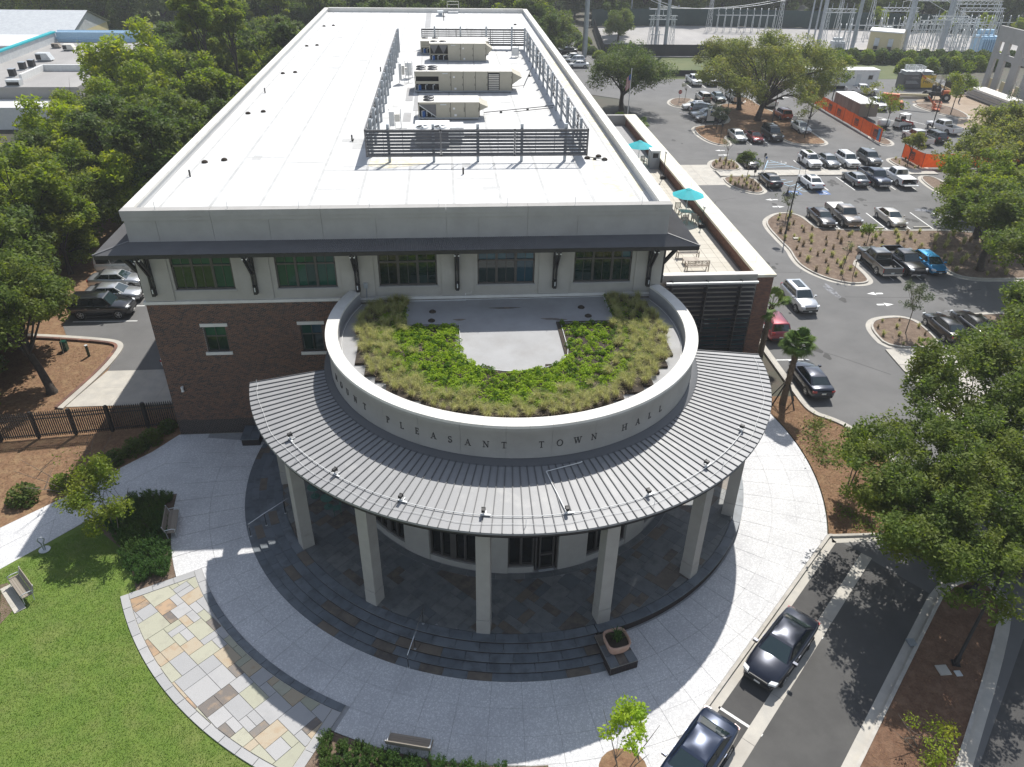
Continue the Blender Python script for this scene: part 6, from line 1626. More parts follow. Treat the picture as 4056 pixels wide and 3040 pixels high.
c_ = Vector((62.05,73.5,.1))-Vector(t.location); MB().obox(c_+Vector((-.1,.75,1.1)),(0,.4,0),(0,0,.85),(.01,0,0)).build('blue_panel','p_blue',t); c_ = Vector((62.55,104.3,.1))-Vector(t.location); MB().obox(c_+Vector((-.1,0,1.1)),(0,.6,0),(0,0,.95),(.01,0,0)).build('blue_panel','galv',t)
banner('shorter orange mesh banner fence bending behind the big tree', [(61.5,66),(61.65,60.9),(70,60.7),(80,63)], 2.0, {(0,0)})
# ------------------------------------------------------------------ building site
def bt(t): return lambda mb, nm, m, par=None, **k: mb.build(nm, m, par or t, world=True, **k)
t = thing('office_trailer', 'long white site office trailer behind the saplings', 'trailer', (73.7,113.5,0)); b = bt(t)
tb = b(MB().box(66.8,80.7,112.2,115.2,.55,3.35), 'body', 'white_metal'); b(MB().box(66.7,80.8,112.1,115.3,3.35,3.5), 'roof', 'paint_white')
for k in range(13): b(MB().box(66.9+1.07*k,67.9+1.07*k,112.17,112.21,.6,3.3), 'panel', 'white_metal', tb)
for x in (68.5,74.2,78.6):
    wf = b(MB().box(x,x+1.0,112.13,112.18,1.7,2.6), 'window', 'galv_pale'); b(MB().box(x+.08,x+.92,112.115,112.135,1.78,2.52), 'pane', 'glass_dark', wf)
b(MB().box(76.3,77.2,112.13,112.18,.75,2.75), 'door', 'galv_pale'); b(MB().box(76.0,77.5,111.0,112.1,.6,.7).box(75.0,76.0,111.3,112.0,.3,.4), 'steps', 'galv'); b(MB().box(66.9,80.6,112.3,115.1,.1,.55), 'skirt', 'black')
b(MB().box(75.6,75.85,112.12,112.17,2.0,2.25), 'sign', 'black')
t = thing('storage_container', 'grey and yellow rental storage container stacked with fence panels', 'container', (89.3,113.6,0)); b = bt(t)
cb_ = b(MB().box(86.1,92.6,112.4,114.9,.1,2.55), 'body', 'screen')
for k in range(22): b(MB().box(86.15+.293*k,86.15+.293*k+.15,112.36,112.4,.2,2.45), 'rib', 'screen', cb_)
b(MB().add([(90.0,112.33,.2),(92.6,112.33,.2),(92.6,112.33,2.5),(89.4,112.33,2.5)],[(0,1,2,3)]), 'yellow_panel', M('yellow',(.75,.47,.02),rough=.5))
text_mesh('Herc', 1.05, 'letters', 'black', t, (1.9,-1.29,1.35), (R(90),0,0))
for k in range(4): b(MB().box(86.6,89.2-.25*k,112.2,112.34,1.0+.2*k,1.06+.2*k), 'print_line', 'galv_pale') if k < 3 else None
t = thing('panel_pile', 'pile of grey fence panels on top of the container', 'pile', (88.6,113.6,2.55)); b = bt(t)
for k in range(5): b(MB().box(86.2,91.8,112.3,114.6,2.6+.14*k,2.65+.14*k), 'panel', 'galv_pale')
for k in range(6):
    f = MB(); z = 3.35+.15*k
    for x in (87,88.5,90): f.beam((x,112.4,z),(x,114.6,z),.06,.06)
    f.beam((86.9,112.4,z),(90.1,112.4,z),.06,.06).beam((86.9,114.6,z),(90.1,114.6,z),.06,.06); b(f, 'frame', 'galv_pale')
t = thing('cargo_trailer', 'brown box trailer with white roof behind the orange banner', 'trailer', (66.6,92.4,0)); b = bt(t)
b(MB().box(65.2,68.4,87.6,97,.6,2.6), 'body', 'wood'); b(MB().box(65.1,68.5,87.5,97.1,2.6,2.72), 'roof', 'paint_white')
for k in range(7): b(MB().box(65.14,65.21,87.7+1.34*k,88.95+1.34*k,.65,2.55), 'panel', 'wood')
for y in (90.8,92.2): b(MB().tube([(65.1,y,.4),(65.35,y,.4)],.4,16), 'wheel', 'tyre')
t = thing('skid_steer', 'red and white tracked skid steer loader with open cab', 'loader', (70.3,82.4,0), R(20)); b = lambda mb, nm, m, par=None: mb.build(nm, m, par or t)
for y in (-.75,.75):
    tr = b(MB().add([(x,y+s*.2,z) for s in (-1,1) for x,z in ((-1.3,.35),(-1.0,.0),(.9,0),(1.3,.35),(1.1,.65),(-1.0,.7))], [tuple(range(6)),tuple(range(6,12))[::-1]]+[(i,6+i,6+(i+1)%6,(i+1)%6) for i in range(6)]), 'track', 'tyre')
    for x in (-.9,-.3,.3,.9): b(MB().tube([(x,y-.22,.3),(x,y+.22,.3)],.2,12), 'roller', 'galv', tr)
    b(MB().beam((-1.2,y*.85,1.6),(1.4,y*.85,.9),.12,.22).beam((1.4,y*.85,.9),(1.6,y*.85,.3),.12,.2), 'lift_arm', 'red')
b(MB().box(-1.5,.9,-.55,.55,.45,1.25), 'body', 'white_metal'); b(MB().box(-1.55,-.9,-.5,.5,1.25,1.55), 'engine_cover', 'rubber')
f = MB()
for x in (-.7,.7):
    for y in (-.5,.5): f.beam((x,y,1.2),(x*.9,y,2.25),.08,.08)
b(f, 'cab_post', 'darksteel'); b(MB().box(-.75,.75,-.58,.58,2.22,2.32), 'cab_roof', 'galv_pale'); b(MB().box(-.5,.0,-.3,.3,1.2,1.9), 'seat', 'black'); b(MB().add([(1.5,-.95,.1),(2.2,-.95,.05),(2.2,.95,.05),(1.5,.95,.1),(1.5,-.95,.7),(1.5,.95,.7)],[(0,1,2,3),(0,3,5,4),(0,4,1),(3,2,5)]), 'bucket', 'galv')
t = thing('generator', 'small white tank trailer beside the skid steer', 'trailer', (66.9,82.2,0)); b = lambda mb, nm, m, par=None: mb.build(nm, m, par or t)
b(MB().tube([(-.9,0,1.0),(-.8,0,1.0),(.8,0,1.0),(.9,0,1.0)],[.35,.55,.55,.35],16), 'tank', 'white_metal'); b(MB().box(-1.2,1.2,-.6,.6,.4,.5).beam((1.2,0,.45),(2.2,0,.45),.1,.1), 'chassis', 'darksteel')
for y in (-.7,.7): b(MB().tube([(0,y-.1,.35),(0,y+.1,.35)],.35,14), 'wheel', 'tyre')
t = thing('boom_lift', 'orange articulated boom lift with basket on its long boom', 'lift', (76.3,97,0), R(-25)); b = lambda mb, nm, m, par=None: mb.build(nm, m, par or t)
mt['lift'] = M('lift',(.55,.13,.03),(.48,.1,.02),sc=3,rough=.5); mt['cream'] = M('cream',(.62,.53,.31),rough=.6)
b(MB().box(-1.8,1.5,-1.1,1.1,.5,1.1), 'chassis', 'lift'); b(MB().box(-2.0,.6,-1.1,-.2,1.2,2.4).box(-2.0,.6,.2,1.1,1.2,2.2), 'turret', 'lift')
for x in (-1.3,1.3):
    for y in (-1.1,1.1): w_ = b(MB().tube([(x,y-.2,.5),(x,y+.2,.5)],.5,18), 'wheel', 'tyre'); b(MB().tube([(x,y-.22,.5),(x,y+.22,.5)],.22,12), 'hub', 'lift', w_)
b(MB().beam((-1.6,0,2.1),(5.2,0,2.5),.3,.36), 'boom', 'cream'); b(MB().beam((5.0,0,2.6),(6.6,0,.9),.2,.24), 'jib', 'lift')
f = MB()
for x in (6.4,7.6):
    for y in (-.8,.8): f.beam((x,y,.35),(x,y,1.5),.07,.07)
for z in (.4,.95,1.5): f.beam((6.4,-.8,z),(7.6,-.8,z),.07,.07).beam((6.4,.8,z),(7.6,.8,z),.07,.07).beam((6.4,-.8,z),(6.4,.8,z),.07,.07).beam((7.6,-.8,z),(7.6,.8,z),.07,.07)
b(f, 'basket', 'lift'); b(MB().box(6.4,7.6,-.8,.8,.3,.38).box(6.5,6.8,-.3,.3,.5,1.3), 'basket_floor', 'lift')
t = thing('telehandler', 'rough terrain telehandler with raised cream boom and big black wheels', 'forklift', (87.5,102.6,0), R(160)); b = lambda mb, nm, m, par=None: mb.build(nm, m, par or t)
b(MB().box(-2.2,1.8,-.6,.6,.8,1.5), 'chassis', 'rubber'); b(MB().box(-.6,.9,-1.15,-.3,1.1,2.5), 'cab', 'rubber'); b(MB().box(-.5,.8,-1.17,-1.14,1.6,2.4), 'pane', 'glass_dark'); b(MB().box(-2.0,-.6,.3,1.1,1.1,1.9), 'engine_cover', 'lift')
for x in (-1.5,1.5):
    for y in (-1.1,1.1): w_ = b(MB().tube([(x,y-.25,.72),(x,y+.25,.72)],.72,20), 'wheel', 'tyre'); b(MB().tube([(x,y-.27,.72),(x,y+.27,.72)],.32,12), 'hub', 'galv', w_)
b(MB().beam((-2.0,.1,1.9),(2.6,.1,3.6),.34,.4), 'boom', 'cream'); b(MB().beam((2.4,.1,3.5),(3.6,.1,4.3),.24,.28), 'inner_boom', 'lift'); b(MB().box(3.5,3.7,-.7,.9,3.6,4.6).beam((3.6,-.4,3.6),(5.0,-.4,3.6),.1,.06).beam((3.6,.6,3.6),(5.0,.6,3.6),.1,.06), 'fork', 'darksteel')
tag(MB().box(80.5,86,103.4,103.6,.1,.25).box(80.5,86,103.9,104.1,.1,.25).box(81,86.5,103.6,103.8,.3,.45).build('steel_beams','wood'), 'brown steel beams lying left of the telehandler', 'beams')
t = thing('dumpster', 'dark green open dumpster behind the site sapling', 'skip', (96.2,109.3,0)); b = lambda mb, nm, m, par=None: mb.build(nm, m, par or t)
b(MB().box(-2.6,2.6,-1.1,-1.0,.2,2.0).box(-2.6,2.6,1.0,1.1,.2,2.0).box(-2.6,-2.5,-1,1,.2,2).box(2.5,2.6,-1,1,.2,2).box(-2.5,2.5,-1,1,.2,.35), 'body', 'p_green')
for k in range(6): b(MB().box(-2.3+.9*k,-2.2+.9*k,-1.18,-1.1,.25,1.95), 'rib', 'p_green')
t = thing('precast_wall', 'tall unfinished precast concrete wall standing at the right edge', 'wall', (102.2,106,0)); b = bt(t)
m = MB(); ys = [(98.4,100.9),(103.0,105.0),(107.4,108.9),(110.3,111.6)]
for y0, y1 in ys: b(MB().box(101.9,102.4,y0,y1,-.05,9.0), 'leg', 'stucco')
b(MB().box(101.88,102.42,98.4,111.6,9.0,11.6), 'lintel', 'stucco'); b(MB().box(101.92,102.38,98.4,111.5,6.0,7.0), 'beam', 'stucco')
for y in (101.9,106.2,109.6): b(MB().box(102.5,102.6,y-.8,y+.8,.0,2.4), 'formwork', 'cream')
for y in (99.5,104,108): b(MB().beam((102.4,y,8),(107.5,y,.1),.14,.14), 'prop', 'galv')
t = thing('slab_stack', 'long stack of grey precast slabs by the unfinished wall', 'slabs', (97.5,99.5,0)); b = bt(t)
for k in range(4): b(MB().box(95.2+.1*(k%2),98.4-.15*(k%2),92.8+.3*k,106.2-.4*k,.2+.42*k,.56+.42*k), 'slab', 'stucco' if k < 3 else 'castcap')
b(MB().box(95.4,98.2,95,95.2,0,.2).box(95.4,98.2,103,103.2,0,.2), 'bearer', 'wood')
# worker
def person(label, x, y, rz):
    t = thing('person', label, 'person', (x,y,0), rz)
    m = MB()
    def skin(name, chain, mat, par):
        me = bpy.data.meshes.new(name); me.from_pydata([c[0] for c in chain[0]], chain[1], [])
        o = bpy.data.objects.new(name, me); C.objects.link(o); o.parent = par
        md = o.modifiers.new('s','SKIN'); sv = me.skin_vertices[0].data
        for i, c in enumerate(chain[0]): sv[i].radius = (c[1],c[1])
        sv[0].use_root = True
        o.modifiers.new('d','SUBSURF').levels = 1
        bpy.context.view_layer.update()
        nm_ = bpy.data.meshes.new_from_object(o.evaluated_get(bpy.context.evaluated_depsgraph_get())); bpy.data.objects.remove(o)
        nm_.materials.clear(); nm_.materials.append(mt[mat]); nm_.polygons.foreach_set('use_smooth', [True]*len(nm_.polygons)); return link(name, nm_, par)
    V_ = [((0,0,.95),.15),((0,0,1.2),.14),((0,0,1.42),.15),((0,0,1.52),.06),((0,.02,1.62),.1),((0,.03,1.74),.09),((.19,0,1.42),.065),((.27,.02,1.15),.05),((.25,.12,.9),.04),((-.19,0,1.42),.065),((-.28,.0,1.15),.05),((-.26,.1,.9),.04),((.1,0,.85),.1),((.11,.06,.48),.07),((.11,-.02,.08),.05),((.11,.12,.04),.04),((-.1,0,.85),.1),((-.11,-.05,.48),.07),((-.11,-.1,.08),.05),((-.11,.04,.04),.04)]
    E_ = [(0,1),(1,2),(2,3),(3,4),(4,5),(2,6),(6,7),(7,8),(2,9),(9,10),(10,11),(0,12),(12,13),(13,14),(14,15),(0,16),(16,17),(17,18),(18,19)]
    skin('body', (V_, E_), 'darkblue_cloth', t)
    MB().lathe([(.17,1.0),(.19,1.2),(.2,1.42),(.12,1.5)], 14).build('vest','lift',t)
    MB().lathe([(.16,1.7),(.125,1.72),(.11,1.8),(0,1.86)], 14, c=(0,.02,0)).build('helmet','paint_white',t)
    return t
mt['darkblue_cloth'] = M('darkblue_cloth',(.05,.06,.09),rough=.9)
person('worker in an orange vest and white helmet by the slab stack', 90.6, 100.1, R(-120))
# ------------------------------------------------------------------ substation
t = thing('control_building', 'pale yellow flat roofed control building in the substation', 'building', (103,153.6,0)); b = bt(t)
bx = [(100.0,155.7),(106.2,151.9),(109.4,157.2),(103.2,161.0)]
wl_ = b(MB().prism(bx, -.05, 4.4), 'wall', 'cream'); b(MB().prism(offset(bx,-.2), 4.4, 4.65), 'roof', 'white_metal')
d = (Vector(bx[1])-Vector(bx[0])).normalized(); nn = Vector((d.y,-d.x))
for u in (1.9,5.0):
    p = Vector(bx[0])+d*u+nn*.1; b(MB().obox((p.x,p.y,2.2),(d.x*.55,d.y*.55,0),(nn.x*.1,nn.y*.1,0),(0,0,.9)), 'vent_hood', 'galv_pale'); b(MB().obox((p.x+nn.x*.3,p.y+nn.y*.3,1.0),(d.x*.45,d.y*.45,0),(nn.x*.3,nn.y*.3,0),(0,0,.35)), 'air_conditioner', 'black')
d2 = (Vector(bx[3])-Vector(bx[0])).normalized(); p = Vector(bx[0])+d2*2.6; b(MB().obox((p.x-.05*d2.y*-1-.06,p.y,1.1),(d2.x*.5,d2.y*.5,0),(d2.y*.04,-d2.x*.04,0),(0,0,1.1)), 'door', 'wood')
def steel_pole(label, x, y, h, r0, r1, lean=0, arms=()):
    t = thing('power_pole', label, 'power pole', (x,y,0), 0, 'grey steel poles of the substation'); MB().tube([(0,0,0),(lean,0,h)],[r0,r1],10).build('pole','galv',t)
    for z, L in arms:
        MB().tube([(-L,0,z),(L,0,z)],.1,6).build('crossarm','galv_pale',t)
        for s in (-1,0,1): MB().lathe([(.05,0),(.14,.12),(.05,.2),(.14,.32),(.05,.4)],8,c=(s*L,0,z)).build('insulator','galv_pale',t)
for a in (('tall grey pole beside the parked cars beyond the town hall',28.4,146.4,34,.6,.35,0,((24,3),)),('thick grey pole beside the yellow building',110.6,158,30,.75,.5,0,((14,3),)),('thick grey pole behind the lattice frame',118.4,154.8,30,.7,.5,0,((13,3),)),('grey pole in front of the yellow building',93.8,151,13,.5,.4,0,()),('grey pole left of the transformers',94.1,169.9,26,.55,.4,0,((12,3),(16,3))),('slim grey pole left of the substation',96.3,182,13,.25,.2,0,()),('slim grey pole with short arm left of the substation',93.8,172.5,13,.25,.2,0,((12.5,1.5),)),('grey pole right of the dark oak',47.8,149.7,22,.45,.3,0,((10,2.2),)),('slim grey pole behind the pole right of the oak',46.8,154.9,20,.4,.28,0,((9,2.2),)),('slim dark pole at the far left of the gravel yard',50,198,16,.2,.15,0,((13,1.4),))): steel_pole(*a)
def lattice_frame(label, x, y, w_, h, dpt=1.6):
    t = thing('lattice_frame', label, 'steel frame', (x,y,0), 0, 'lattice frames in the substation')
    for s in (-1,1):
        m = MB()
        for dx in (-.5,.5):
            for dy in (-dpt/2,dpt/2): m.beam((s*w_/2+dx*1.2,dy,0),(s*w_/2+dx*.5,dy*.4,h),.09,.09)
        n = int(h/1.5)
        for k in range(n):
            z0, z1 = h*k/n, h*(k+1)/n; f0, f1 = 1.2-.7*k/n, 1.2-.7*(k+1)/n
            m.beam((s*w_/2-.5*f0,-dpt/2*(1-.6*k/n),z0),(s*w_/2+.5*f1,-dpt/2*(1-.6*(k+1)/n),z1),.06,.06).beam((s*w_/2+.5*f0,-dpt/2*(1-.6*k/n),z0),(s*w_/2-.5*f1,-dpt/2*(1-.6*(k+1)/n),z1),.06,.06)
        m.build('lattice_leg','galv_pale',t)
    m = MB()
    for dy, z in ((-.3,h),(.3,h),(-.3,h-.8),(.3,h-.8)): m.beam((-w_/2-.8,dy,z),(w_/2+.8,dy,z),.1,.1)
    n = int(w_/1.1)
    for k in range(n): m.beam((-w_/2+w_*k/n,-.3,h-.8),(-w_/2+w_*(k+1)/n,-.3,h),.06,.06).beam((-w_/2+w_*k/n,.3,h),(-w_/2+w_*(k+1)/n,.3,h-.8),.06,.06)
    m.build('lattice_beam','galv_pale',t)
    for k in range(int(w_/1.8)+1):
        xx = -w_/2+.6+k*1.8; MB().lathe([(.04,0),(.13,.1),(.05,.2),(.13,.3),(.05,.4),(.13,.5),(.05,.6),(.05,1.3)],8,c=(xx,0,h)).build('insulator','galv_pale',t)
    return t
for a in (('pale lattice frame at the right of the yellow building',113,146,7,9),('tall lattice frame behind the thick poles',120,165,12,11),('wide lattice frame at the far left of the substation',80,188,20,9.5),('lattice frame far right in the substation',133,168,12,10),('lattice frame between the thick poles',112,166,8,8.5),('low lattice frame right of the yellow building',124,158,8,7),('near lattice frame by the clipped hedge',109.5,146.5,4,8),('narrow lattice frame beside the near one',115.8,144.6,3,7.5),('lattice frame left of the yellow building',92.5,158,6,9),('lattice frame behind the blue transformer',131,162,10,9),('lattice frame by the left yard poles',47.3,152,5,8),('far lattice frame behind the yellow building',108,181,9,10)): lattice_frame(*a)
def bus_stand(label, x, y, n, sp, h):
    t = thing('switch_stand', label, 'switchgear', (x,y,0), 0, 'switchgear stands')
    for k in range(n):
        m = MB().beam((k*sp,-.6,0),(k*sp,-.2,h),.12,.12).beam((k*sp,.6,0),(k*sp,.2,h),.12,.12); m.build('stand_leg','galv_pale',t)
        MB().tube([(k*sp,-.4,h),(k*sp-.5,-.9,h+1.3),(k*sp-.2,-.3,h+1.8),(k*sp+.3,.6,h+1.2)],.07,5).build('busbar','galv_pale',t)
        MB().lathe([(.05,0),(.16,.12),(.06,.25),(.16,.4),(.06,.5),(.16,.65),(.05,.8)],8,c=(k*sp,0,h)).build('insulator','galv_pale',t)
    MB().beam((-.6,0,h),(n*sp-sp+.6,0,h),.25,.12).build('deck','galv',t)
for a in (('row of switchgear in front of the lattice frames',106,163,7,1.6,4.8),('row of switchgear by the blue transformer',120,150,4,1.5,4),('switchgear under the left yard poles',45,151.5,3,1.6,4),('long row of switchgear at the right of the substation',117,172,12,2.2,4),('row of switchgear behind the yellow building',103,172,5,2,3.6),('switchgear by the left pole of the substation',91,153.2,4,1.3,4.6),('row of switchgear beside the lattice frames',114,161,5,2,4.2),('far right row of switchgear',138,176,8,2.2,4),('row of switchgear under the far left lattice frame',72,187,9,2,4)): bus_stand(*a)
def transformer(label, x, y, m_, s=1):
    t = thing('transformer', label, 'transformer', (x,y,0)); t.scale = (s,s,s)
    MB().box(-1.6,1.6,-1.1,1.1,.2,2.6).build('tank',m_,t)
    for k in range(8): MB().box(-1.5+.4*k,-1.3+.4*k,-1.6,-1.1,.4,2.3).build('fin',m_,t)
    MB().tube([(-1.2,.6,3.1),(1.2,.6,3.1)],.4,12).build('conservator',m_,t)
    for k in (-1,0,1): MB().lathe([(.08,0),(.2,.15),(.08,.3),(.2,.45),(.08,.6),(.18,.75),(.05,1.1)],8,c=(k*.9,-.3,2.6)).build('bushing','galv_pale',t)
    MB().box(-2.4,2.4,-2.2,1.8,-.05,.2).build('pad','concrete',t)
transformer('big blue grey transformer at the right of the substation',128.6,153.5,'paint_blue',1.5); transformer('pale grey transformer beside the front substation pole',91.8,154.6,'galv_pale',.9); transformer('pale transformer behind the thick grey poles',112.8,171,'galv_pale',1.0)
tag(MB().box(110,120,154.5,163,-.03,.1).build('concrete_pad','concrete'), 'pale concrete pad under the thick substation poles', 'slab')
def wire(a, b, sag, r=.055, n=10):
    a, b = Vector(a), Vector(b); return MB().tube([a.lerp(b,k/n)-Vector((0,0,sag*4*(k/n)*(1-k/n))) for k in range(n+1)], r, 4, cap=False)
i = 0
for a, b, s in (((28.4,146.4,24),(94,170,12),6),((25.4,146.4,24),(91,170,12),6),((31.4,146.4,24),(97,170,12),6.2),((28.4,146.4,21),(47.8,149.7,10),1.5),((30,146.4,20),(50,149.7,10),1.5),((45.6,149.7,10),(93.8,172.5,12.6),2),((50,149.7,10),(95.3,172.5,12.6),2),((94,170,16),(110.6,158,14),1),((91,170,16),(113,158,14),1),((97,170,16),(110.6,158,13),1),((110.6,158,14),(160,170,15),2),((118.4,154.8,13),(165,160,14),2),((107.6,158,14),(128,153,5),.6),((113.6,158,14),(128.6,153.5,5.5),.6),((80,188,10.5),(94,170,12),.6),((74,188,10.5),(60,215,18),.8),((78,188,10.5),(64,215,18),.8),((82,188,10.5),(68,215,18),.8),((86,188,10.5),(72,215,18),.8),((90,188,10.5),(76,215,18),.8),((120,165,12.2),(118.4,154.8,13),.3),((124,165,12.2),(133,168,11.2),.4),((116,165,12.2),(112,166,9.8),.3),((108,181,11.2),(120,165,12.2),.5)):
    tag(wire(a,b,s).build('power_line','galv_pale'), 'thin sagging power line over the substation', 'power line', 'power lines')
def long_fence(label, pts, h, mat, post='darksteel', step=6):
    t = thing('fence', label, 'fence', (*pts[0],0)); b = bt(t)
    for a, c in zip(pts, pts[1:]):
        a, c = Vector((*a,0)), Vector((*c,0)); L = (c-a).length; n = max(1,int(L/step)); d = (c-a)/n
        for k in range(n):
            p, q = a+d*k, a+d*(k+1); m = (p+q)/2
            b(MB().obox(m+Vector((0,0,h/2)), d*.496, d.cross(Vector((0,0,1))).normalized()*.02, Vector((0,0,h/2-.05))), 'screen_panel', mat); b(MB().tube([p,p+Vector((0,0,h+.2))],.05,6), 'post', post)
    return t
mt['fence_green'] = M('fence_green',(.03,.06,.055),(.02,.045,.045),sc=.6,rough=.9); mt['fence_black'] = M('fence_black',(.03,.032,.032),(.02,.022,.022),sc=.6,rough=.9)
long_fence('dark green screened fence at the back of the gravel yard', [(38,194),(66,198),(101,194),(128,189),(160,185)], 4.5, 'fence_green')
long_fence('black screened fence at the front of the gravel yard', [(38,190),(33,147.5),(62,147)], 2.6, 'fence_black'); long_fence('green screened fence behind the clipped hedge', [(62,147),(92,145),(128,142)], 2.0, 'fence_green')
long_fence('low black fence behind the far back row of cars', [(32,124),(62,124)], 1.3, 'fence_black', step=3)
# ------------------------------------------------------------------ flat roofed strip mall at far left
t = thing('strip_mall', 'flat roofed grey strip mall half hidden by trees at the left', 'building', (-80,112,0)); b = bt(t)
b(MB().box(-100,-60,90,102.2,0,4.8).box(-100,-60,102.2,132,0,4.8), 'wall', 'stucco'); b(MB().box(-100,-60,89.5,132,4.8,5.0), 'roof', 'gravel'); b(MB().box(-70.2,-60,101.9,102.3,5.0,6.0).box(-70.3,-69.9,93.9,102,5.0,6.0), 'parapet', 'white_metal')
b(MB().box(-80.4,-79.9,100,131.5,5.0,6.7), 'high_wall', 'galv_pale'); b(MB().box(-80.6,-79.7,100,131.5,6.7,6.95), 'teal_edge', 'teal')
b(MB().box(-79.8,-64,131.4,131.8,5.0,6.8).add([(-79.9,131.3,5.6),(-64,131.3,5.6),(-64,132.8,7.0),(-79.9,132.8,7.0)],[(0,1,2,3)]), 'canopy_strip', 'paint_blue')
b(MB().box(-100,-60,84,89.4,0,3.2), 'loading_bay', 'white_metal')
t = thing('shop_building', 'white shop building with a red sign behind the strip mall', 'building', (-92,126,0)); b = bt(t)
b(MB().box(-105,-84.3,121.6,134,0,5.6), 'wall', 'white_metal'); b(MB().box(-105,-83.9,121.2,134,5.6,5.9), 'roof', 'paint_white'); b(MB().box(-104,-96,121.1,121.6,4.4,4.6), 'ledge', 'galv_pale')
m = MB()
for k, (x, z) in enumerate(((-90.4,4.7),(-90.0,4.2),(-89.6,4.7),(-89.2,4.2),(-88.8,4.7))):
    if k: m.beam((px_,121.5,pz_),(x,121.5,z),.14,.06,up=(0,1,0))
    px_, pz_ = x, z
for k in range(9): m.box(-88.4+.36*k,-88.15+.36*k,121.5,121.58,4.35,4.55)
b(m, 'sign', 'red')
t = thing('roof_building', 'long grey roofed building with tan gable wall behind the shops', 'building', (-88,140,0)); b = bt(t)
b(MB().box(-120,-79,136,156,0,5.5), 'wall', 'cream'); b(MB().add([(-120,134.5,5.5),(-78.5,134.5,5.5),(-78.5,146,9),(-120,146,9),(-120,157,5.5),(-78.5,157,5.5)],[(0,1,2,3),(3,2,5,4)]).add([(-79,136,5.5),(-79,156,5.5),(-79,146,8.9)],[(0,1,2)]), 'roof', 'galv_pale')
def pack_unit(label, x, y, s, m_='galv_pale'):
    t = thing('rooftop_unit', label, 'air conditioner', (x,y,5.0)); MB().add([(-1.3*s,-.8*s,.2),(.7*s,-.8*s,.2),(1.3*s,-.8*s,.2),(.7*s,-.8*s,1.4*s),(-1.3*s,-.8*s,1.4*s),(-1.3*s,.8*s,.2),(.7*s,.8*s,.2),(1.3*s,.8*s,.2),(.7*s,.8*s,1.4*s),(-1.3*s,.8*s,1.4*s)],[(0,1,3,4),(1,2,3),(5,9,8,6),(6,8,7),(4,3,8,9),(3,2,7,8),(0,4,9,5),(0,5,7,2)]).build('casing',m_,t); MB().box(-1.32*s,-.4*s,-.82*s,-.8*s,.3,1.2*s).build('coil','black',t); MB().box(-1.2*s,1.0*s,-.7*s,.7*s,-.05,.2).build('curb','screen',t)
pack_unit('grey packaged unit alone on the strip mall roof',-73.6,111.2,.95); pack_unit('cream packaged unit with dark grille on the strip mall roof',-73.6,121.8,.8,'beige_top'); pack_unit('small brown unit by the blue edged wall of the strip mall',-77,124.3,.6,'wood')
def cond(label, x, y):
    t = thing('condenser', label, 'air conditioner', (x,y,5.0)); MB().box(-.45,.45,-.45,.45,.1,1.15).build('coil','black',t); MB().box(-.48,.48,-.48,.48,1.15,1.22).build('top','galv',t); MB().box(-.5,.5,-.5,.5,-.02,.1).build('base','galv_pale',t)
cond('dark condenser left of the pair on the strip mall roof',-73.9,103.2); cond('dark condenser right of the pair on the strip mall roof',-73.4,105.4); cond('dark condenser nearest the front of the strip mall roof',-72.9,97.4)
t = thing('skylight', 'pale box skylight at the front of the strip mall roof', 'skylight', (-69.6,90.6,5.0)); MB().box(-1,1,-.6,.6,0,.9).build('box','galv_pale',t); MB().box(-.9,.9,-.62,-.6,.1,.6).build('pane','glass_dark',t)
# ------------------------------------------------------------------ trees and plants
def lobes(rng, n, rx, ry, rz, cz, r0, r1, flat=.5, core=True):
    """crown lobes spread over an ellipsoid shell"""
    out = []
    for i in range(n):
        u = rng.normal(size=3); u /= np.linalg.norm(u)
        if u[2] < -flat: u[2] = -u[2]*.5
        k = rng.uniform(.55, .95)
        out.append((np.array([u[0]*rx*k, u[1]*ry*k, cz+u[2]*rz*k]), rng.uniform(r0, r1)))
    if core: out.append((np.array([0,0,cz]), (rx+ry)/4))
    return out
def crown(rng, lb, n, size, up=.35, thin=.78, asp=.5, drop=0):
    w_ = np.array([r**2 for _, r in lb]); w_ /= w_.sum()
    idx = rng.choice(len(lb), n, p=w_); c = np.array([l[0] for l in lb])[idx]; r = np.array([l[1] for l in lb])[idx]
    u = rng.normal(size=(n,3)); u /= np.linalg.norm(u, axis=1)[:,None]
    k = rng.random(n)**.45
    P = c+u*(r*k)[:,None]*np.array([1,1,thin])
    # break lobes into sprays
    P += rng.normal(size=(n,3))*.05*r[:,None]
    cell = np.floor(P*1.4).astype(int); h = (cell[:,0]*73856093 ^ cell[:,1]*19349663 ^ cell[:,2]*83492791) % 100
    P = P[h >= drop]
    return leaves(rng, P, size, up=up, asp=asp)
def limbs(rng, lb, trunk_h, r0, base=(0,0), lean=(0,0), n=8, fork=.55, forks=None):
    m = MB(); b = Vector((*base,0)); top = Vector((base[0]+lean[0], base[1]+lean[1], trunk_h))
    mid = b.lerp(top,.5)+Vector((rng.normal()*.1,rng.normal()*.1,0))
    m.tube([b+Vector((0,0,-.1)), b+Vector((0,0,.35)), mid, top], [r0*1.5, r0*1.05, r0*.85, r0*.7], 9)
    for c, r in lb[:n]:
        e = Vector(c); k = rng.uniform(fork, 1.0); s = b.lerp(top, k); q = s.lerp(e,.5)+Vector((0,0,.12*(e-s).length))
        m.tube([s, q, e], [r0*.38, r0*.2, r0*.05], 6)
        for _ in range(2):
            e2 = e+Vector(rng.normal(size=3)*r*.6); m.tube([q, q.lerp(e2,.6)+Vector((0,0,.1)), e2], [r0*.14, r0*.08, r0*.03], 5)
    return m
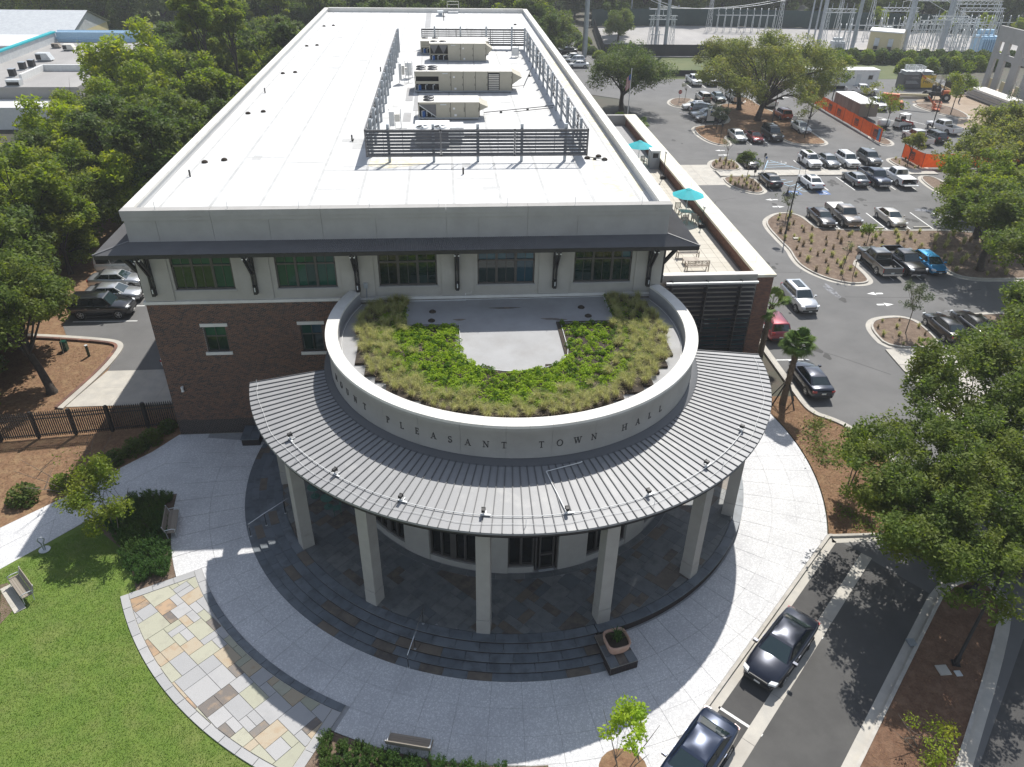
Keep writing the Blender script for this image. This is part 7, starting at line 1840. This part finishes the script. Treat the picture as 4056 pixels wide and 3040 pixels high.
def tree(name, label, loc, lb, n, size, leaf, th, r0, seed, lean=(0,0), nl=8, group=None, bark='bark', up=.35, asp=.5, drop=0, cat='tree', rz=0):
    rng = np.random.default_rng(seed)
    t = thing(name, label, cat, loc, rz, group)
    limbs(rng, lb, th, r0, lean=lean, n=nl).build('trunk', bark, t)
    V, F = crown(rng, lb, n, size, up, asp=asp, drop=drop); link('crown', npmesh('crown', V, F, leaf), t)
    return t
G = np.random.default_rng
# forest prototypes
FP = []
for s, (kind, n, rx, rz_, cz, leaf, size, th, r0) in enumerate((('broadleaf_tree',40,4.7,5.2,6.6,'leaf_bright',.19,5,.3),('broadleaf_tree',38,4.4,5.4,6.8,'leaf_mid',.18,5,.3),('oak_tree',40,5.2,4.4,6.2,'leaf_oak',.18,4,.38),('pine_tree',22,3.0,5.0,14.0,'leaf_mid',.16,12,.26),('broadleaf_tree',38,4.6,5.4,6.6,'leaf_dark',.19,5,.3))):
    rng = G(100+s); lb = lobes(rng, n, rx, rx, rz_, cz, rx*.2, rx*.36, 2 if kind != 'pine_tree' else .6)
    FP.append(tree(kind, 'x', (0,0,-100), lb, 24000, size, leaf, th, r0, 200+s, nl=10, drop=24))
used_fp = [False]*5
def forest(i, x, y, sc, label, group, rz=None, z=-.05):
    rz = rnd.uniform(0,6.28) if rz is None else rz
    if not used_fp[i]: t = FP[i]; used_fp[i] = True
    else: t = dup(FP[i])
    t.location = (x,y,z); t.rotation_euler = (0,0,rz); t.scale = (sc,sc,sc*rnd.uniform(.94,1.08)); t['label'] = label; t['group'] = group; return t
GL = 'trees left of the town hall'
LT = [(0,-47.3,77,1.35,'bright green spreading tree in front of the strip mall roof'),(1,-35.8,68,1.15,'mid green tree close to the left edge of the white roof'),(2,-37.6,17.2,.78,'oak overhanging the black off-roader in the left side lot'),(4,-38.5,11,.85,'dark tree behind the forked tree at the left edge'),(4,-39.5,4,.85,'dark tree at the left end of the picket fence'),(1,-42,18,1.0,'leafy tree at the left edge behind the forked tree'),(2,-36.2,5.0,.62,'low oak at the left edge above the picket fence'),(3,-37.5,82,1.15,'tall pine with bare trunk left of the white roof'),(4,-28.5,84,1.2,'dark tree touching the far left roof edge'),(0,-46,50.5,1.0,'bright green tree at the left edge below the strip mall'),(2,-36.5,55,1.15,'broad olive oak left of the middle of the white roof'),(1,-33.5,71,.9,'narrow mid green tree wedged against the roof edge'),(1,-41,30.5,1.0,'leafy green tree at the left edge above the side lot'),(0,-36.3,40.5,.85,'low bright green tree pressed against the left roof corner'),(2,-39.2,17.5,1.05,'oak over the straw bed at the left edge'),(4,-41,24,.9,'dark tree behind the patrol cars'),(1,-39.5,31,.72,'small green tree above the pale van')]
for i, x, y, s, lb in LT: forest(i, x, y, s, lb, GL)
WL = {4:('dense dark tree in the shaded wood left of the town hall','dark trees of the left wood'),3:('tall bare stemmed pine in the wood left of the town hall','pines of the left wood'),0:('bright tree in the wood left of the town hall','bright trees of the left wood'),1:('mid green tree in the wood left of the town hall','mid green trees of the left wood'),2:('broad olive oak in the wood left of the town hall','oaks of the left wood')}
wp = [(l[1], l[2]) for l in LT]
rw = random.Random(21); cnt = 0
while cnt < 78:
    x, y = rw.uniform(-66,-25.5), rw.uniform(-2,134)
    if x < -49 and y > 50: continue
    if y < 36 and x > -37.5: continue
    if y < 12 and x > -41: continue
    if x < -56 and y > 92: continue
    if any((x-a)**2+(y-b)**2 < 17 for a, b in wp):
        cnt += .02; continue
    wp.append((x,y)); cnt += 1
    near_wall = x > -31
    i = rw.choice((4,4,4,1) if near_wall else (4,1,2,0,4,1,3) if y > 60 else (1,0,2,4,1))
    forest(i, x, y, rw.uniform(.62,.8) if near_wall else rw.uniform(.8,1.08), *WL[i])
# background belt
GB = 'trees in the belt behind the town hall'
bk = 0
for row, y0 in ((0,142),(1,156),(2,172),(3,190),(4,212),(5,240),(6,275)):
    for k in range(24):
        x = -140+k*8.0+rnd.uniform(-3,3)+row*3; y = y0+rnd.uniform(-6,6)
        if x > 16 and row < 5: continue
        if -125 < x < -58 and y < 164: continue
        if -38 < x < -20 and y > 200: continue
        if x < -95 and rnd.random() < .35: continue
        forest((4,4,2,4,1)[rnd.randrange(5)], x, y, rnd.uniform(1.05,1.4), 'dark tree in the belt behind the town hall', GB)
for x, y, i, s in ((22.5,150,2,.9),(15,140,4,1.0),(17,128,4,.9),(43,178,4,1.0),(19.5,163,4,1.1),(16,176,4,1.1),(40.5,168,2,.8)):
    forest(i, x, y, s, 'dark tree beside the cars beyond the town hall' if x < 30 else 'dark tree at the left corner of the gravel yard', 'trees beyond the town hall' if x < 30 else 'trees by the gravel yard')
GY = 'trees in the belt behind the substation'
for k in range(30):
    for row in range(4):
        x = 34+k*7.2+rnd.uniform(-2,2); y = 205+row*15-max(0,x-110)*.3+rnd.uniform(-4,4)
        if row > 2 and k % 2: continue
        forest((4,4,2,4)[rnd.randrange(4)], x, y, rnd.uniform(.95,1.25), 'dark tree in the belt behind the substation', GY)
for k in range(9): forest(0, 120+k*8, 190-k*4+rnd.uniform(-2,2), .5, 'low bright shrub tree along the back of the substation', 'bright shrubs behind the substation')
# named trees on the right
rng = G(61); lb = [(l+np.array([0,0,0]), r) for l, r in lobes(rng, 46, 7.6, 7.0, 3.6, 6.3, 1.3, 2.3, .6)]
tree('oak_tree', 'dark round oak beside the flagpole right of the white roof', (26.6,95.3,0), lb, 42000, .15, 'leaf_dark', 3.2, .42, 62, nl=14, drop=18, cat='tree')
rng = G(63); lb = lobes(rng, 90, 11.0, 9.6, 5.4, 7.9, 1.1, 2.3, .8, core=False)+[(np.array([0,0,9]),4.5)]
lb = [(c+np.array([1.5,1,0]), r) for c, r in lb]
tree('oak_tree', 'big pale green live oak spreading over the parked cars', (48.0,87.6,.09), lb, 110000, .135, 'leaf_olive', 3.6, .5, 64, lean=(.8,.2), nl=26, drop=42)
rng = G(65); lb = lobes(rng, 48, 7.5, 6.5, 4.6, 7.2, 1.0, 2.0, .8, core=False)
lb = [(c+np.array([-3.2,.8,0]), r) for c, r in lb]
tree('oak_tree', 'second live oak trunk left of the big oak on the island', (47.4,95.2,.09), lb, 42000, .14, 'leaf_olive', 3.2, .42, 66, lean=(-.5,.3), nl=10, drop=36)
def big(label, x, y, rx, ry, rz_, cz, n, nl, size, leaf, seed, r0=.35, th=3.0, drop=26, r_=(.9,1.6), z=0, lean=(0,0)):
    rng = G(seed); lb = lobes(rng, nl, rx, ry, rz_, cz, r_[0], r_[1], .45); lb = [(c+np.array([lean[0]*1.5,lean[1]*1.5,0]), r) for c, r in lb]
    return tree('oak_tree', label, (x,y,z), lb, n, size, leaf, th, r0, seed+1, nl=14, drop=drop, lean=lean)
big('leafy oak with forked trunk on the straw bed left of the fence', -32.6,10.0,4.6,4.6,3.4,6.0,40000,44,.12,'leaf_oak',93,r0=.3,th=3.2,drop=50,lean=(-1.6,1.4))
big('large leafy oak right of the champagne sedan at the right edge', 54.0,35.9,7.0,5.8,3.6,5.8,46000,60,.14,'leaf_mid',71,drop=38,r_=(.8,1.5))
big('leafy oak at the right edge above the blue hatchback', 60.5,45.5,7.0,6,3.8,6.4,40000,54,.15,'leaf_olive',73,drop=38,r_=(.8,1.5))
big('dark oak right of the blue hatchback', 49.3,27.6,5.4,4.6,3.2,5.6,34000,40,.14,'leaf_oak',75,drop=24)
big('oak with dark trunk at the right edge beside the lot entrance', 48.2,18.6,5.2,4.6,2.9,6.4,32000,36,.135,'leaf_oak',77,r0=.3,th=3.4,drop=26)
big('oak at the upper right edge behind the orange banner', 71,54,8,7,4.2,6.4,42000,54,.16,'leaf_olive',79,drop=38,r_=(.9,1.6))
big('oak at the right edge by the slab stack', 86,70,6,6,3.4,5.4,20000,30,.19,'leaf_mid',81,drop=24)
big('big glossy oak at the lower right, nearest the plaza', 22.6,-9.8,6.4,5.6,3.4,5.9,100000,84,.09,'leaf_oak',83,r0=.28,th=3.0,drop=44,r_=(.7,1.35))
big('glossy oak behind the nearest oak at the right edge', 28.6,-4.2,6.2,6.0,3.3,6.7,84000,70,.1,'leaf_oak',85,r0=.28,th=3.2,drop=40,r_=(.8,1.5))
big('glossy oak over the shaded island and the lower right lamp', 23.2,-11.4,4.9,4.4,2.9,5.3,76000,70,.085,'leaf_oak',87,r0=.2,th=2.6,drop=46,r_=(.6,1.2),lean=(-1.8,-1.5))
big('oak at the right edge below the glossy oaks', 27.2,-11.6,4.2,4.2,2.8,5.9,50000,50,.09,'leaf_oak',95,r0=.22,th=2.8,drop=44,r_=(.7,1.2))
big('dark oak at the right edge behind the two black sedans', 38.2,5.0,4.8,4.6,2.8,6.2,32000,40,.115,'leaf_oak',89,r0=.25,drop=26)
big('oak at the far lower right corner', 33.5,-9.5,5.2,5.2,3.0,6.6,40000,44,.12,'leaf_oak',90,drop=28)
def small(label, x, y, r, h, n, leaf, seed, size=.09, bark='bark', stems=1, z=.09, name='young_tree', r0=.05, group=None, drop=20, rzf=.8):
    rng = G(seed); t = thing(name, label, 'tree', (x,y,z), 0, group)
    lb = lobes(rng, 16, r, r, r*rzf, h, r*.28, r*.45, .7, core=(drop < 30))
    m = MB()
    for k in range(stems):
        a = 2*PI*k/stems+rng.uniform(0,1); d = (.07*stems*math.cos(a), .07*stems*math.sin(a))
        m.tube([(d[0],d[1],-.05),(d[0]*2.5,d[1]*2.5,h*.45),(d[0]*4.5,d[1]*4.5,h*.98)], [r0,r0*.8,r0*.3], 6)
        for c, q in lb[k::stems][:6]:
            s = Vector((d[0]*3,d[1]*3,h*.6)); m.tube([s, s.lerp(Vector(c),.55)+Vector((0,0,.1)), Vector(c)], [r0*.5,r0*.3,r0*.12], 5)
    m.build('trunk', bark, t); V, F = crown(rng, lb, n, size, .25, drop=drop); link('crown', npmesh('crown', V, F, leaf), t); return t
small('multi stemmed lime green sapling in its mulch ring at the bottom edge',3.2,-20.9,1.15,2.9,2600,'leaf_lime',301,.075,'bark_pale',4,.02,r0=.025,drop=38)
small('small green ornamental tree between the path and the dark hedge',-22.9,-5.0,2.2,2.8,8500,'leaf_mid',303,.08,'bark_pale',4,.02,r0=.035,drop=36)
small('small lime tipped tree on the straw bed right of the plaza',20.9,-4.0,1.6,3.0,5200,'leaf_bright',305,.085,'bark',2,.03,drop=25)
small('sapling on the small island with two black sedans behind it',35.0,15.3,1.35,3.3,3800,'leaf_grey',307,.07,'bark_pale',1,.09,r0=.05,drop=40,rzf=1.35)
small('young round tree on the lower small island',34.85,55.4,1.45,2.9,3400,'leaf_dark',309,.1,'bark_pale',drop=20)
small('bare looking sapling on the upper small island',34.65,63.1,1.2,3.2,700,'leaf_grey',311,.08,'bark_pale',drop=45)
small('thin grey sapling by the street lamp on the planted strip',35.0,42.3,1.3,2.5,1700,'leaf_grey',313,.07,'bark_pale',drop=40)
small('nearly leafless sapling at the left end of the planted strip',34.9,27.6,.8,2.7,160,'leaf_grey',315,.07,'bark_pale',drop=30)
small('small green sapling on the planted strip above the black pickup',40.5,33.8,1.0,2.0,1300,'leaf_mid',317,.09,'bark_pale',drop=25)
small('slim tree at the right tip of the tree island',51.5,76.8,2.2,4.6,2600,'leaf_olive',319,.12,'bark',drop=44,r0=.09,rzf=1.2)
small('leafy tree on the orange banner line near the trailer',68.0,103.6,2.8,5.0,5200,'leaf_mid',321,.15,drop=25,r0=.11,rzf=1.15)
small('slim tree in front of the left end of the orange banner',58.0,89.8,2.0,4.8,1800,'leaf_olive',323,.12,drop=45,r0=.09,rzf=1.5)
small('thin sapling behind the middle of the orange banner',66.4,87.0,2.0,4.2,1700,'leaf_olive',325,.12,drop=42,r0=.08,rzf=1.3)
small('sapling with low branches behind the right end of the orange banner',67.0,81.6,2.2,4.0,2400,'leaf_mid',327,.12,drop=38,r0=.08,rzf=1.2)
small('bushy young tree before the shorter orange banner',60.6,62.7,1.7,3.0,3600,'leaf_olive',329,.11,drop=18,r0=.08)
small('young green tree in the middle of the building site',83.9,91.4,2.6,4.8,4200,'leaf_mid',331,.14,drop=22,r0=.1,rzf=1.3)
small('thin sapling beside the telehandler',85.1,99.4,1.6,4.6,700,'leaf_grey',333,.12,drop=45,r0=.08,rzf=1.5)
small('bare sapling right of the site lamp',84,78,1.8,5.0,700,'leaf_grey',335,.12,drop=40,r0=.08,rzf=1.6)
small('dark bushy young tree behind the white notice board',39.4,82.4,1.6,2.6,3600,'leaf_grey',337,.1,drop=25)
small('thin sapling by the stop sign island',39.7,102.4,.8,2.6,200,'leaf_grey',339,.09,'bark_pale',drop=30)
small('wispy light green shrub on the lower right island',16.4,-21.2,1.2,1.0,1900,'leaf_bright',341,.055,'bark_pale',5,.09,name='wispy_shrub',r0=.02,drop=48)
small('sapling at the left end of the building site fence',62.9,76.3,.9,1.2,500,'leaf_mid',345,.1,name='shrub',drop=20)
t = small('bare multi stemmed shrub on the straw bed left of the path',-26.6,-.9,1.1,2.2,60,'leaf_mid',343,.07,'bark_pale',9,.0,r0=.022,name='bare_shrub',drop=10)
# palms
def palm(label, x, y, h, lean, nf, fl_, seed, props=True):
    rng = G(seed); t = thing('palm_tree', label, 'palm', (x,y,.03))
    m = MB(); top = Vector((lean[0],lean[1],h))
    P = [Vector((0,0,-.1)), top*.35+Vector((0,0,0)), top*.7, top]; m.tube(P, [.26,.2,.19,.2], 12); m.build('trunk','palmbark',t)
    bt_ = MB()
    for k in range(90):
        f = k/90; p = top*f; a = k*2.4; d = Vector((math.cos(a),math.sin(a),0)); p = p+d*.2; bt_.obox(p+Vector((0,0,.08)), d*.03+Vector((0,0,.1)), Vector((-d.y,d.x,0))*.05, Vector((0,0,.0))+d*.012)
    bt_.build('leaf_base','palmbark',t,kind='stuff')
    for k in range(nf):
        a = 2*PI*k/nf*2.618+rng.uniform(0,.3); el = rng.uniform(-.35,1.2); d = Vector((math.cos(a)*math.cos(el),math.sin(a)*math.cos(el),math.sin(el))); L = rng.uniform(.5,.8)*fl_
        e = top+Vector((0,0,.1))+d*L; st = MB().tube([top, top+d*L*.6+Vector((0,0,.08)), e], [.025,.018,.012], 5); fo = st.build('frond_stem','leaf_palm',t)
        V, F = [], []
        side = d.cross(Vector((0,0,1))).normalized(); upv = side.cross(d).normalized()
        nb = 34
        for j in range(nb):
            th = (j/(nb-1)-.5)*4.2; r_ = fl_*rng.uniform(.42,.56); v = (d*math.cos(th)+side*math.sin(th)); v = (v+upv*.12*abs(math.sin(th))).normalized()
            w_ = v.cross(upv).normalized()*.034; tip = e+v*r_+Vector((0,0,-.28*r_-.12*abs(th)*r_)); mid = e+v*r_*.55+Vector((0,0,.02)); i = len(V)
            V += [e-w_*.3, e+w_*.3, mid+w_, mid-w_, tip]; F += [(i,i+1,i+2,i+3),(i+3,i+2,i+4,i+4)]
        mm = MB().add(V, [f[:3] if f[2] == f[3] else f for f in F]); mm.build('frond','leaf_palm',fo)
    if props:
        s = MB()
        for a in (20,140,200,300): s.beam((*pol(1.05,a),0),(*pol(.2,a),1.75),.07,.07)
        s.build('prop','darksteel',t)
    return t
palm('palm tree with crossed props on the straw bed by the navy sedan',20.4,5.5,4.8,(.1,.05),40,1.2,401)
palm('palm half hidden behind the brick pier',21.3,12.6,4.3,(.1,0),16,1.4,403,False)
palm('low palm behind the terrace wall near the far aisle',26.5,79.7,1.3,(0,0),16,1.3,405,False)
# shrubs and ornamental grass: one thing each, copied
def proto_bush(seed, n, r, h, leaf, size, spiky=True):
    rng = G(seed)
    if spiky:
        m_ = 34; a = rng.uniform(0,2*PI,m_); q = r*np.sqrt(rng.random(m_)); base = np.stack([q*.5*np.cos(a), q*.5*np.sin(a), np.zeros(m_)],1); tip = np.stack([q*np.cos(a), q*np.sin(a), h*(1-.35*(q/r)**2)*rng.uniform(.75,1.1,m_)],1)
        t = rng.random((m_,n//m_)); P = (base[:,None]*(1-t[...,None])+tip[:,None]*t[...,None]).reshape(-1,3)+rng.normal(size=(m_*(n//m_),3))*.03
        V, F = leaves(rng, P, size, up=.1, asp=.22, dirs=np.array([0,0,1.]))
    else:
        u = rng.normal(size=(n,3)); u /= np.linalg.norm(u,axis=1)[:,None]; u[:,2] = np.abs(u[:,2]); P = u*np.array([r,r,h])*(rng.random((n,1))**.35); V, F = leaves(rng, P, size, up=.4)
    return npmesh('shrub', V, F, leaf)
RB = [proto_bush(500+k, 1500, .5, .75, 'leaf_rose', .06) for k in range(3)]
def bushes(pts, meshes, name, label, cat, group, z, s0=.85, s1=1.2):
    for x, y in pts:
        o = tag(link(name, meshes[rnd.randrange(len(meshes))], loc=(x,y,z), rot=(0,0,rnd.uniform(0,6.28))), label, cat, group); s = rnd.uniform(s0,s1); o.scale = (s,s,s*rnd.uniform(.85,1.15))
def scatter(poly, d, n=4000, seed=1, ok=None):
    r_ = random.Random(seed); out = []; xs = [p[0] for p in poly]; ys = [p[1] for p in poly]
    for _ in range(n):
        x, y = r_.uniform(min(xs),max(xs)), r_.uniform(min(ys),max(ys))
        if inpoly(poly,x,y) and all((x-a)**2+(y-b)**2 > d*d for a, b in out) and (ok is None or ok(x,y)): out.append((x,y))
    return out
hb = [(-20.8,-2.3),(-22.7,-2.4),(-24.2,-4.1),(-22.3,-5.7),(-21.2,-8.0),(-20.5,-9.0),(-19.2,-8.5),(-20.3,-5.4),(-20.9,-3.5)]
bushes(scatter(hb,.5,seed=3), RB, 'rosemary_shrub', 'dark green rosemary shrub in the hedge beside the left bench', 'shrub', 'rosemary hedge by the left bench', .015, .9, 1.25)
bushes([p for p in scatter([pol(20.9,a) for a in range(-117,-94,2)]+[(-1.2,-21.2),(-1.5,-24),(-10,-24)],.5,seed=4) if p[1] > -24], RB, 'rosemary_shrub', 'green rosemary shrub in the bed in front of the plaza', 'shrub', 'rosemary shrubs in the front bed', .015, .75, 1.05)
bushes([(x,y) for x, y in ((-1.6,-20.95),(-.7,-21.0),(.0,-20.95),(-2.4,-20.9))], RB, 'rosemary_shrub', 'green rosemary shrub in the bed in front of the plaza', 'shrub', 'rosemary shrubs in the front bed', .015, .5, .65)
bushes([(-27.7,-9.4),(-27.2,-10.2),(-26.8,-11.1),(-27.9,-10.6),(-27.5,-11.6),(-28.5,-9.9)], RB, 'rosemary_shrub', 'green rosemary shrub behind the bench on the lawn', 'shrub', 'rosemary shrubs behind the lawn bench', .015)
LB = [proto_bush(520+k, 900, .75, .9, 'leaf_mid', .08, False) for k in range(2)]; DB = [proto_bush(530+k, 900, .75, .9, 'leaf_dark', .08, False) for k in range(2)]
for (x, y, m_, lb, s) in ((-25.9,.4,0,'broad leaved green shrub at the foot of the bare stems',1.1),(-27.6,-.7,0,'low green shrub left of the bare stems',.95),(-29.3,-1.9,1,'dark shrub in the shaded straw bed at the left edge',1.3),(-23.6,3.6,1,'dark shrub in the shade near the brick corner',1.1),(-24.3,2.6,1,'dark shrub beside the upper path edge',1.1),(-25.2,1.6,1,'dark shrub in the shade above the path',1.0),(-22.9,4.9,1,'dark shrub at the foot of the picket fence',.9)):
    o = tag(link('shrub', (LB if m_ == 0 else DB)[rnd.randrange(2)], loc=(x,y,-.02), rot=(0,0,rnd.uniform(0,6))), lb, 'shrub'); o.scale = (s,s,s)
for x, y, lb in ((24.5,86,'yellow green shrub at the end of the terrace wall'),(25.2,89.5,'yellow green shrub under the dark oak'),(23.8,83.2,'low yellow shrub beside the terrace end wall')):
    o = tag(link('shrub', proto_bush(541, 900, 1.1, 1.1, 'leaf_lime', .14, False), loc=(x,y,0)), lb, 'shrub')
HB = proto_bush(545, 2600, 2.2, 2.6, 'leaf_dark', .2, False); HB2 = proto_bush(546, 2600, 2.2, 2.4, 'leaf_mid', .2, False)
for k in range(15):
    a = k/14; x, y = 82+a*46, 140.0-a*3
    o = tag(link('hedge_shrub', HB if k % 3 else HB2, loc=(x,y,0), rot=(0,0,k)), 'clipped bush in the hedge in front of the substation', 'hedge', 'hedge in front of the substation'); o.scale = (1,1,1.25)
for k in range(8):
    o = tag(link('hedge_shrub', HB if k % 2 else HB2, loc=(95+k*3.1,128.0+k*.6,0), rot=(0,0,k)), 'dark bush behind the storage container', 'hedge', 'bushes behind the container'); o.scale = (1,1,1.3)
for k in range(10):
    o = tag(link('roadside_shrub', HB2 if k % 2 else HB, loc=(30.5+rnd.uniform(-1,1.5),140+k*5,0), rot=(0,0,k)), 'overgrown bush between the cars and the gravel yard', 'shrub', 'overgrown bushes by the gravel yard'); o.scale = (.8,.8,.7)
OG = []
for s in range(3):
    r2 = G(560+s); n = 70; a = r2.uniform(0,2*PI,n); q = .1*np.sqrt(r2.random(n)); P = np.stack([q*np.cos(a), q*np.sin(a), np.zeros(n)],1); V, F = blades(r2, P, .55, .018, lean=.8); OG.append(npmesh('grass_tuft', V, F, ('leaf_tuft','leaf_dry','leaf_tuft')[s]))
strip = offset(BEDS[0][1], .6)
bushes([p for p in scatter(strip,.95,3000,seed=8) if p[0] < 53][:100], OG, 'grass_clump', 'small tuft of ornamental grass on the mulch of the planted strip', 'ornamental grass', 'grass tufts on the planted strip', .09, .8, 1.5)
bushes(scatter(offset(BEDS[1][1],.5),.8,600,seed=9)+scatter(offset(BEDS[2][1],.5),.85,600,seed=10), OG, 'grass_clump', 'small tuft of ornamental grass on a small corner island', 'ornamental grass', 'grass tufts on the small islands', .09, .7, 1.2)
bushes(scatter(offset(BEDS[8][1],.5),1.3,400,seed=12)+scatter(offset(BEDS[6][1],.5),1.0,300,seed=13), OG, 'grass_clump', 'small tuft of ornamental grass on a sapling island', 'ornamental grass', 'grass tufts on the sapling islands', .09, .6, 1.0)
r2 = G(571)
vs = [(20.9,1.5),(20.6,-.3),(20.8,-1.3),(21.6,2.6),(22.2,3.0),(21.2,.4),(19.9,-6.2),(20.3,-7.1)]
P = []
for x, y in vs:
    n = 160; P.append(np.stack([x+r2.normal(0,.45,n), y+r2.normal(0,.35,n), .04+r2.uniform(0,.22,n)],1))
P = np.concatenate(P); V, F = leaves(r2, P, .08, up=.5); stuff('ground_cover', V, F, 'leaf_oak')
# lawn: fine blades near the camera, pine needles over the straw and mulch
lp = [(-33,-24),(-9.5,-24),(-10.6,-20.7)]+[pol(23.3,a) for a in range(-121,-155,-3)]+[(-21.1,-9.0),(-22.4,-6.4),(-24.6,-4.4),(-28.6,-8.3)]
pts = []
xs = r2.uniform(-33,-9,150000); ys = r2.uniform(-24,-3.6,150000)
pa = np.array(lp); ins = np.zeros(len(xs), bool)
for i in range(len(pa)):
    x1, y1 = pa[i-1]; x2, y2 = pa[i]; c = (y1 > ys) != (y2 > ys); ins ^= c & (xs < (x2-x1)*(ys-y1)/(y2-y1+1e-12)+x1)
P = np.stack([xs[ins], ys[ins], np.full(ins.sum(), -.01)],1); V, F = blades(r2, P, .06, .012, lean=1.0)
stuff('grass', V, F, 'grass_blade')
def needles(poly, n, z, mat, name, size=.09):
    q = np.array(poly); xs = r2.uniform(q[:,0].min(), q[:,0].max(), n); ys = r2.uniform(q[:,1].min(), q[:,1].max(), n); ins = np.zeros(n, bool)
    for i in range(len(q)):
        x1, y1 = q[i-1]; x2, y2 = q[i]; c = (y1 > ys) != (y2 > ys); ins ^= c & (xs < (x2-x1)*(ys-y1)/(y2-y1+1e-12)+x1)
    P = np.stack([xs[ins], ys[ins], z+r2.uniform(.005,.03,ins.sum())],1); V, F = leaves(r2, P, size, up=1.5, asp=.16); stuff(name, V, F, mat)
mt['needle'] = M('needle', (.32,.18,.09), (.13,.07,.035), isl=1, rough=.9); mt['chip'] = M('chip', (.26,.17,.1), (.09,.05,.03), isl=1, rough=.9)
needles(bedH, 22000, .03, 'needle', 'pine_straw', .07)
needles([(-40,-8),(-22,4),(-22,5.2),(-31,8),(-30,16),(-42,19)], 34000, -.03, 'needle', 'pine_straw', .08)
needles(offset(BEDS[0][1],.3), 16000, .09, 'chip', 'wood_chips', .07)
needles(offset(isl,.4), 16000, .09, 'needle', 'wood_chips', .06)
needles(offset(BEDS[3][1],.4), 14000, .09, 'needle', 'pine_straw', .1)
# ------------------------------------------------------------------ air
hz = bpy.data.materials.new('haze'); hz.use_nodes = True
_n = hz.node_tree.nodes; _n.remove(_n['Principled BSDF']); _v = _n.new('ShaderNodeVolumePrincipled')
_v.inputs['Color'].default_value = (.93, .96, 1, 1); _v.inputs['Density'].default_value = 0.00035; _v.inputs['Anisotropy'].default_value = 0.2
hz.node_tree.links.new(_v.outputs[0], _n['Material Output'].inputs['Volume'])
MB().box(-905,1105,-205,1505,-1.2,42).build('haze', hz, kind='stuff')
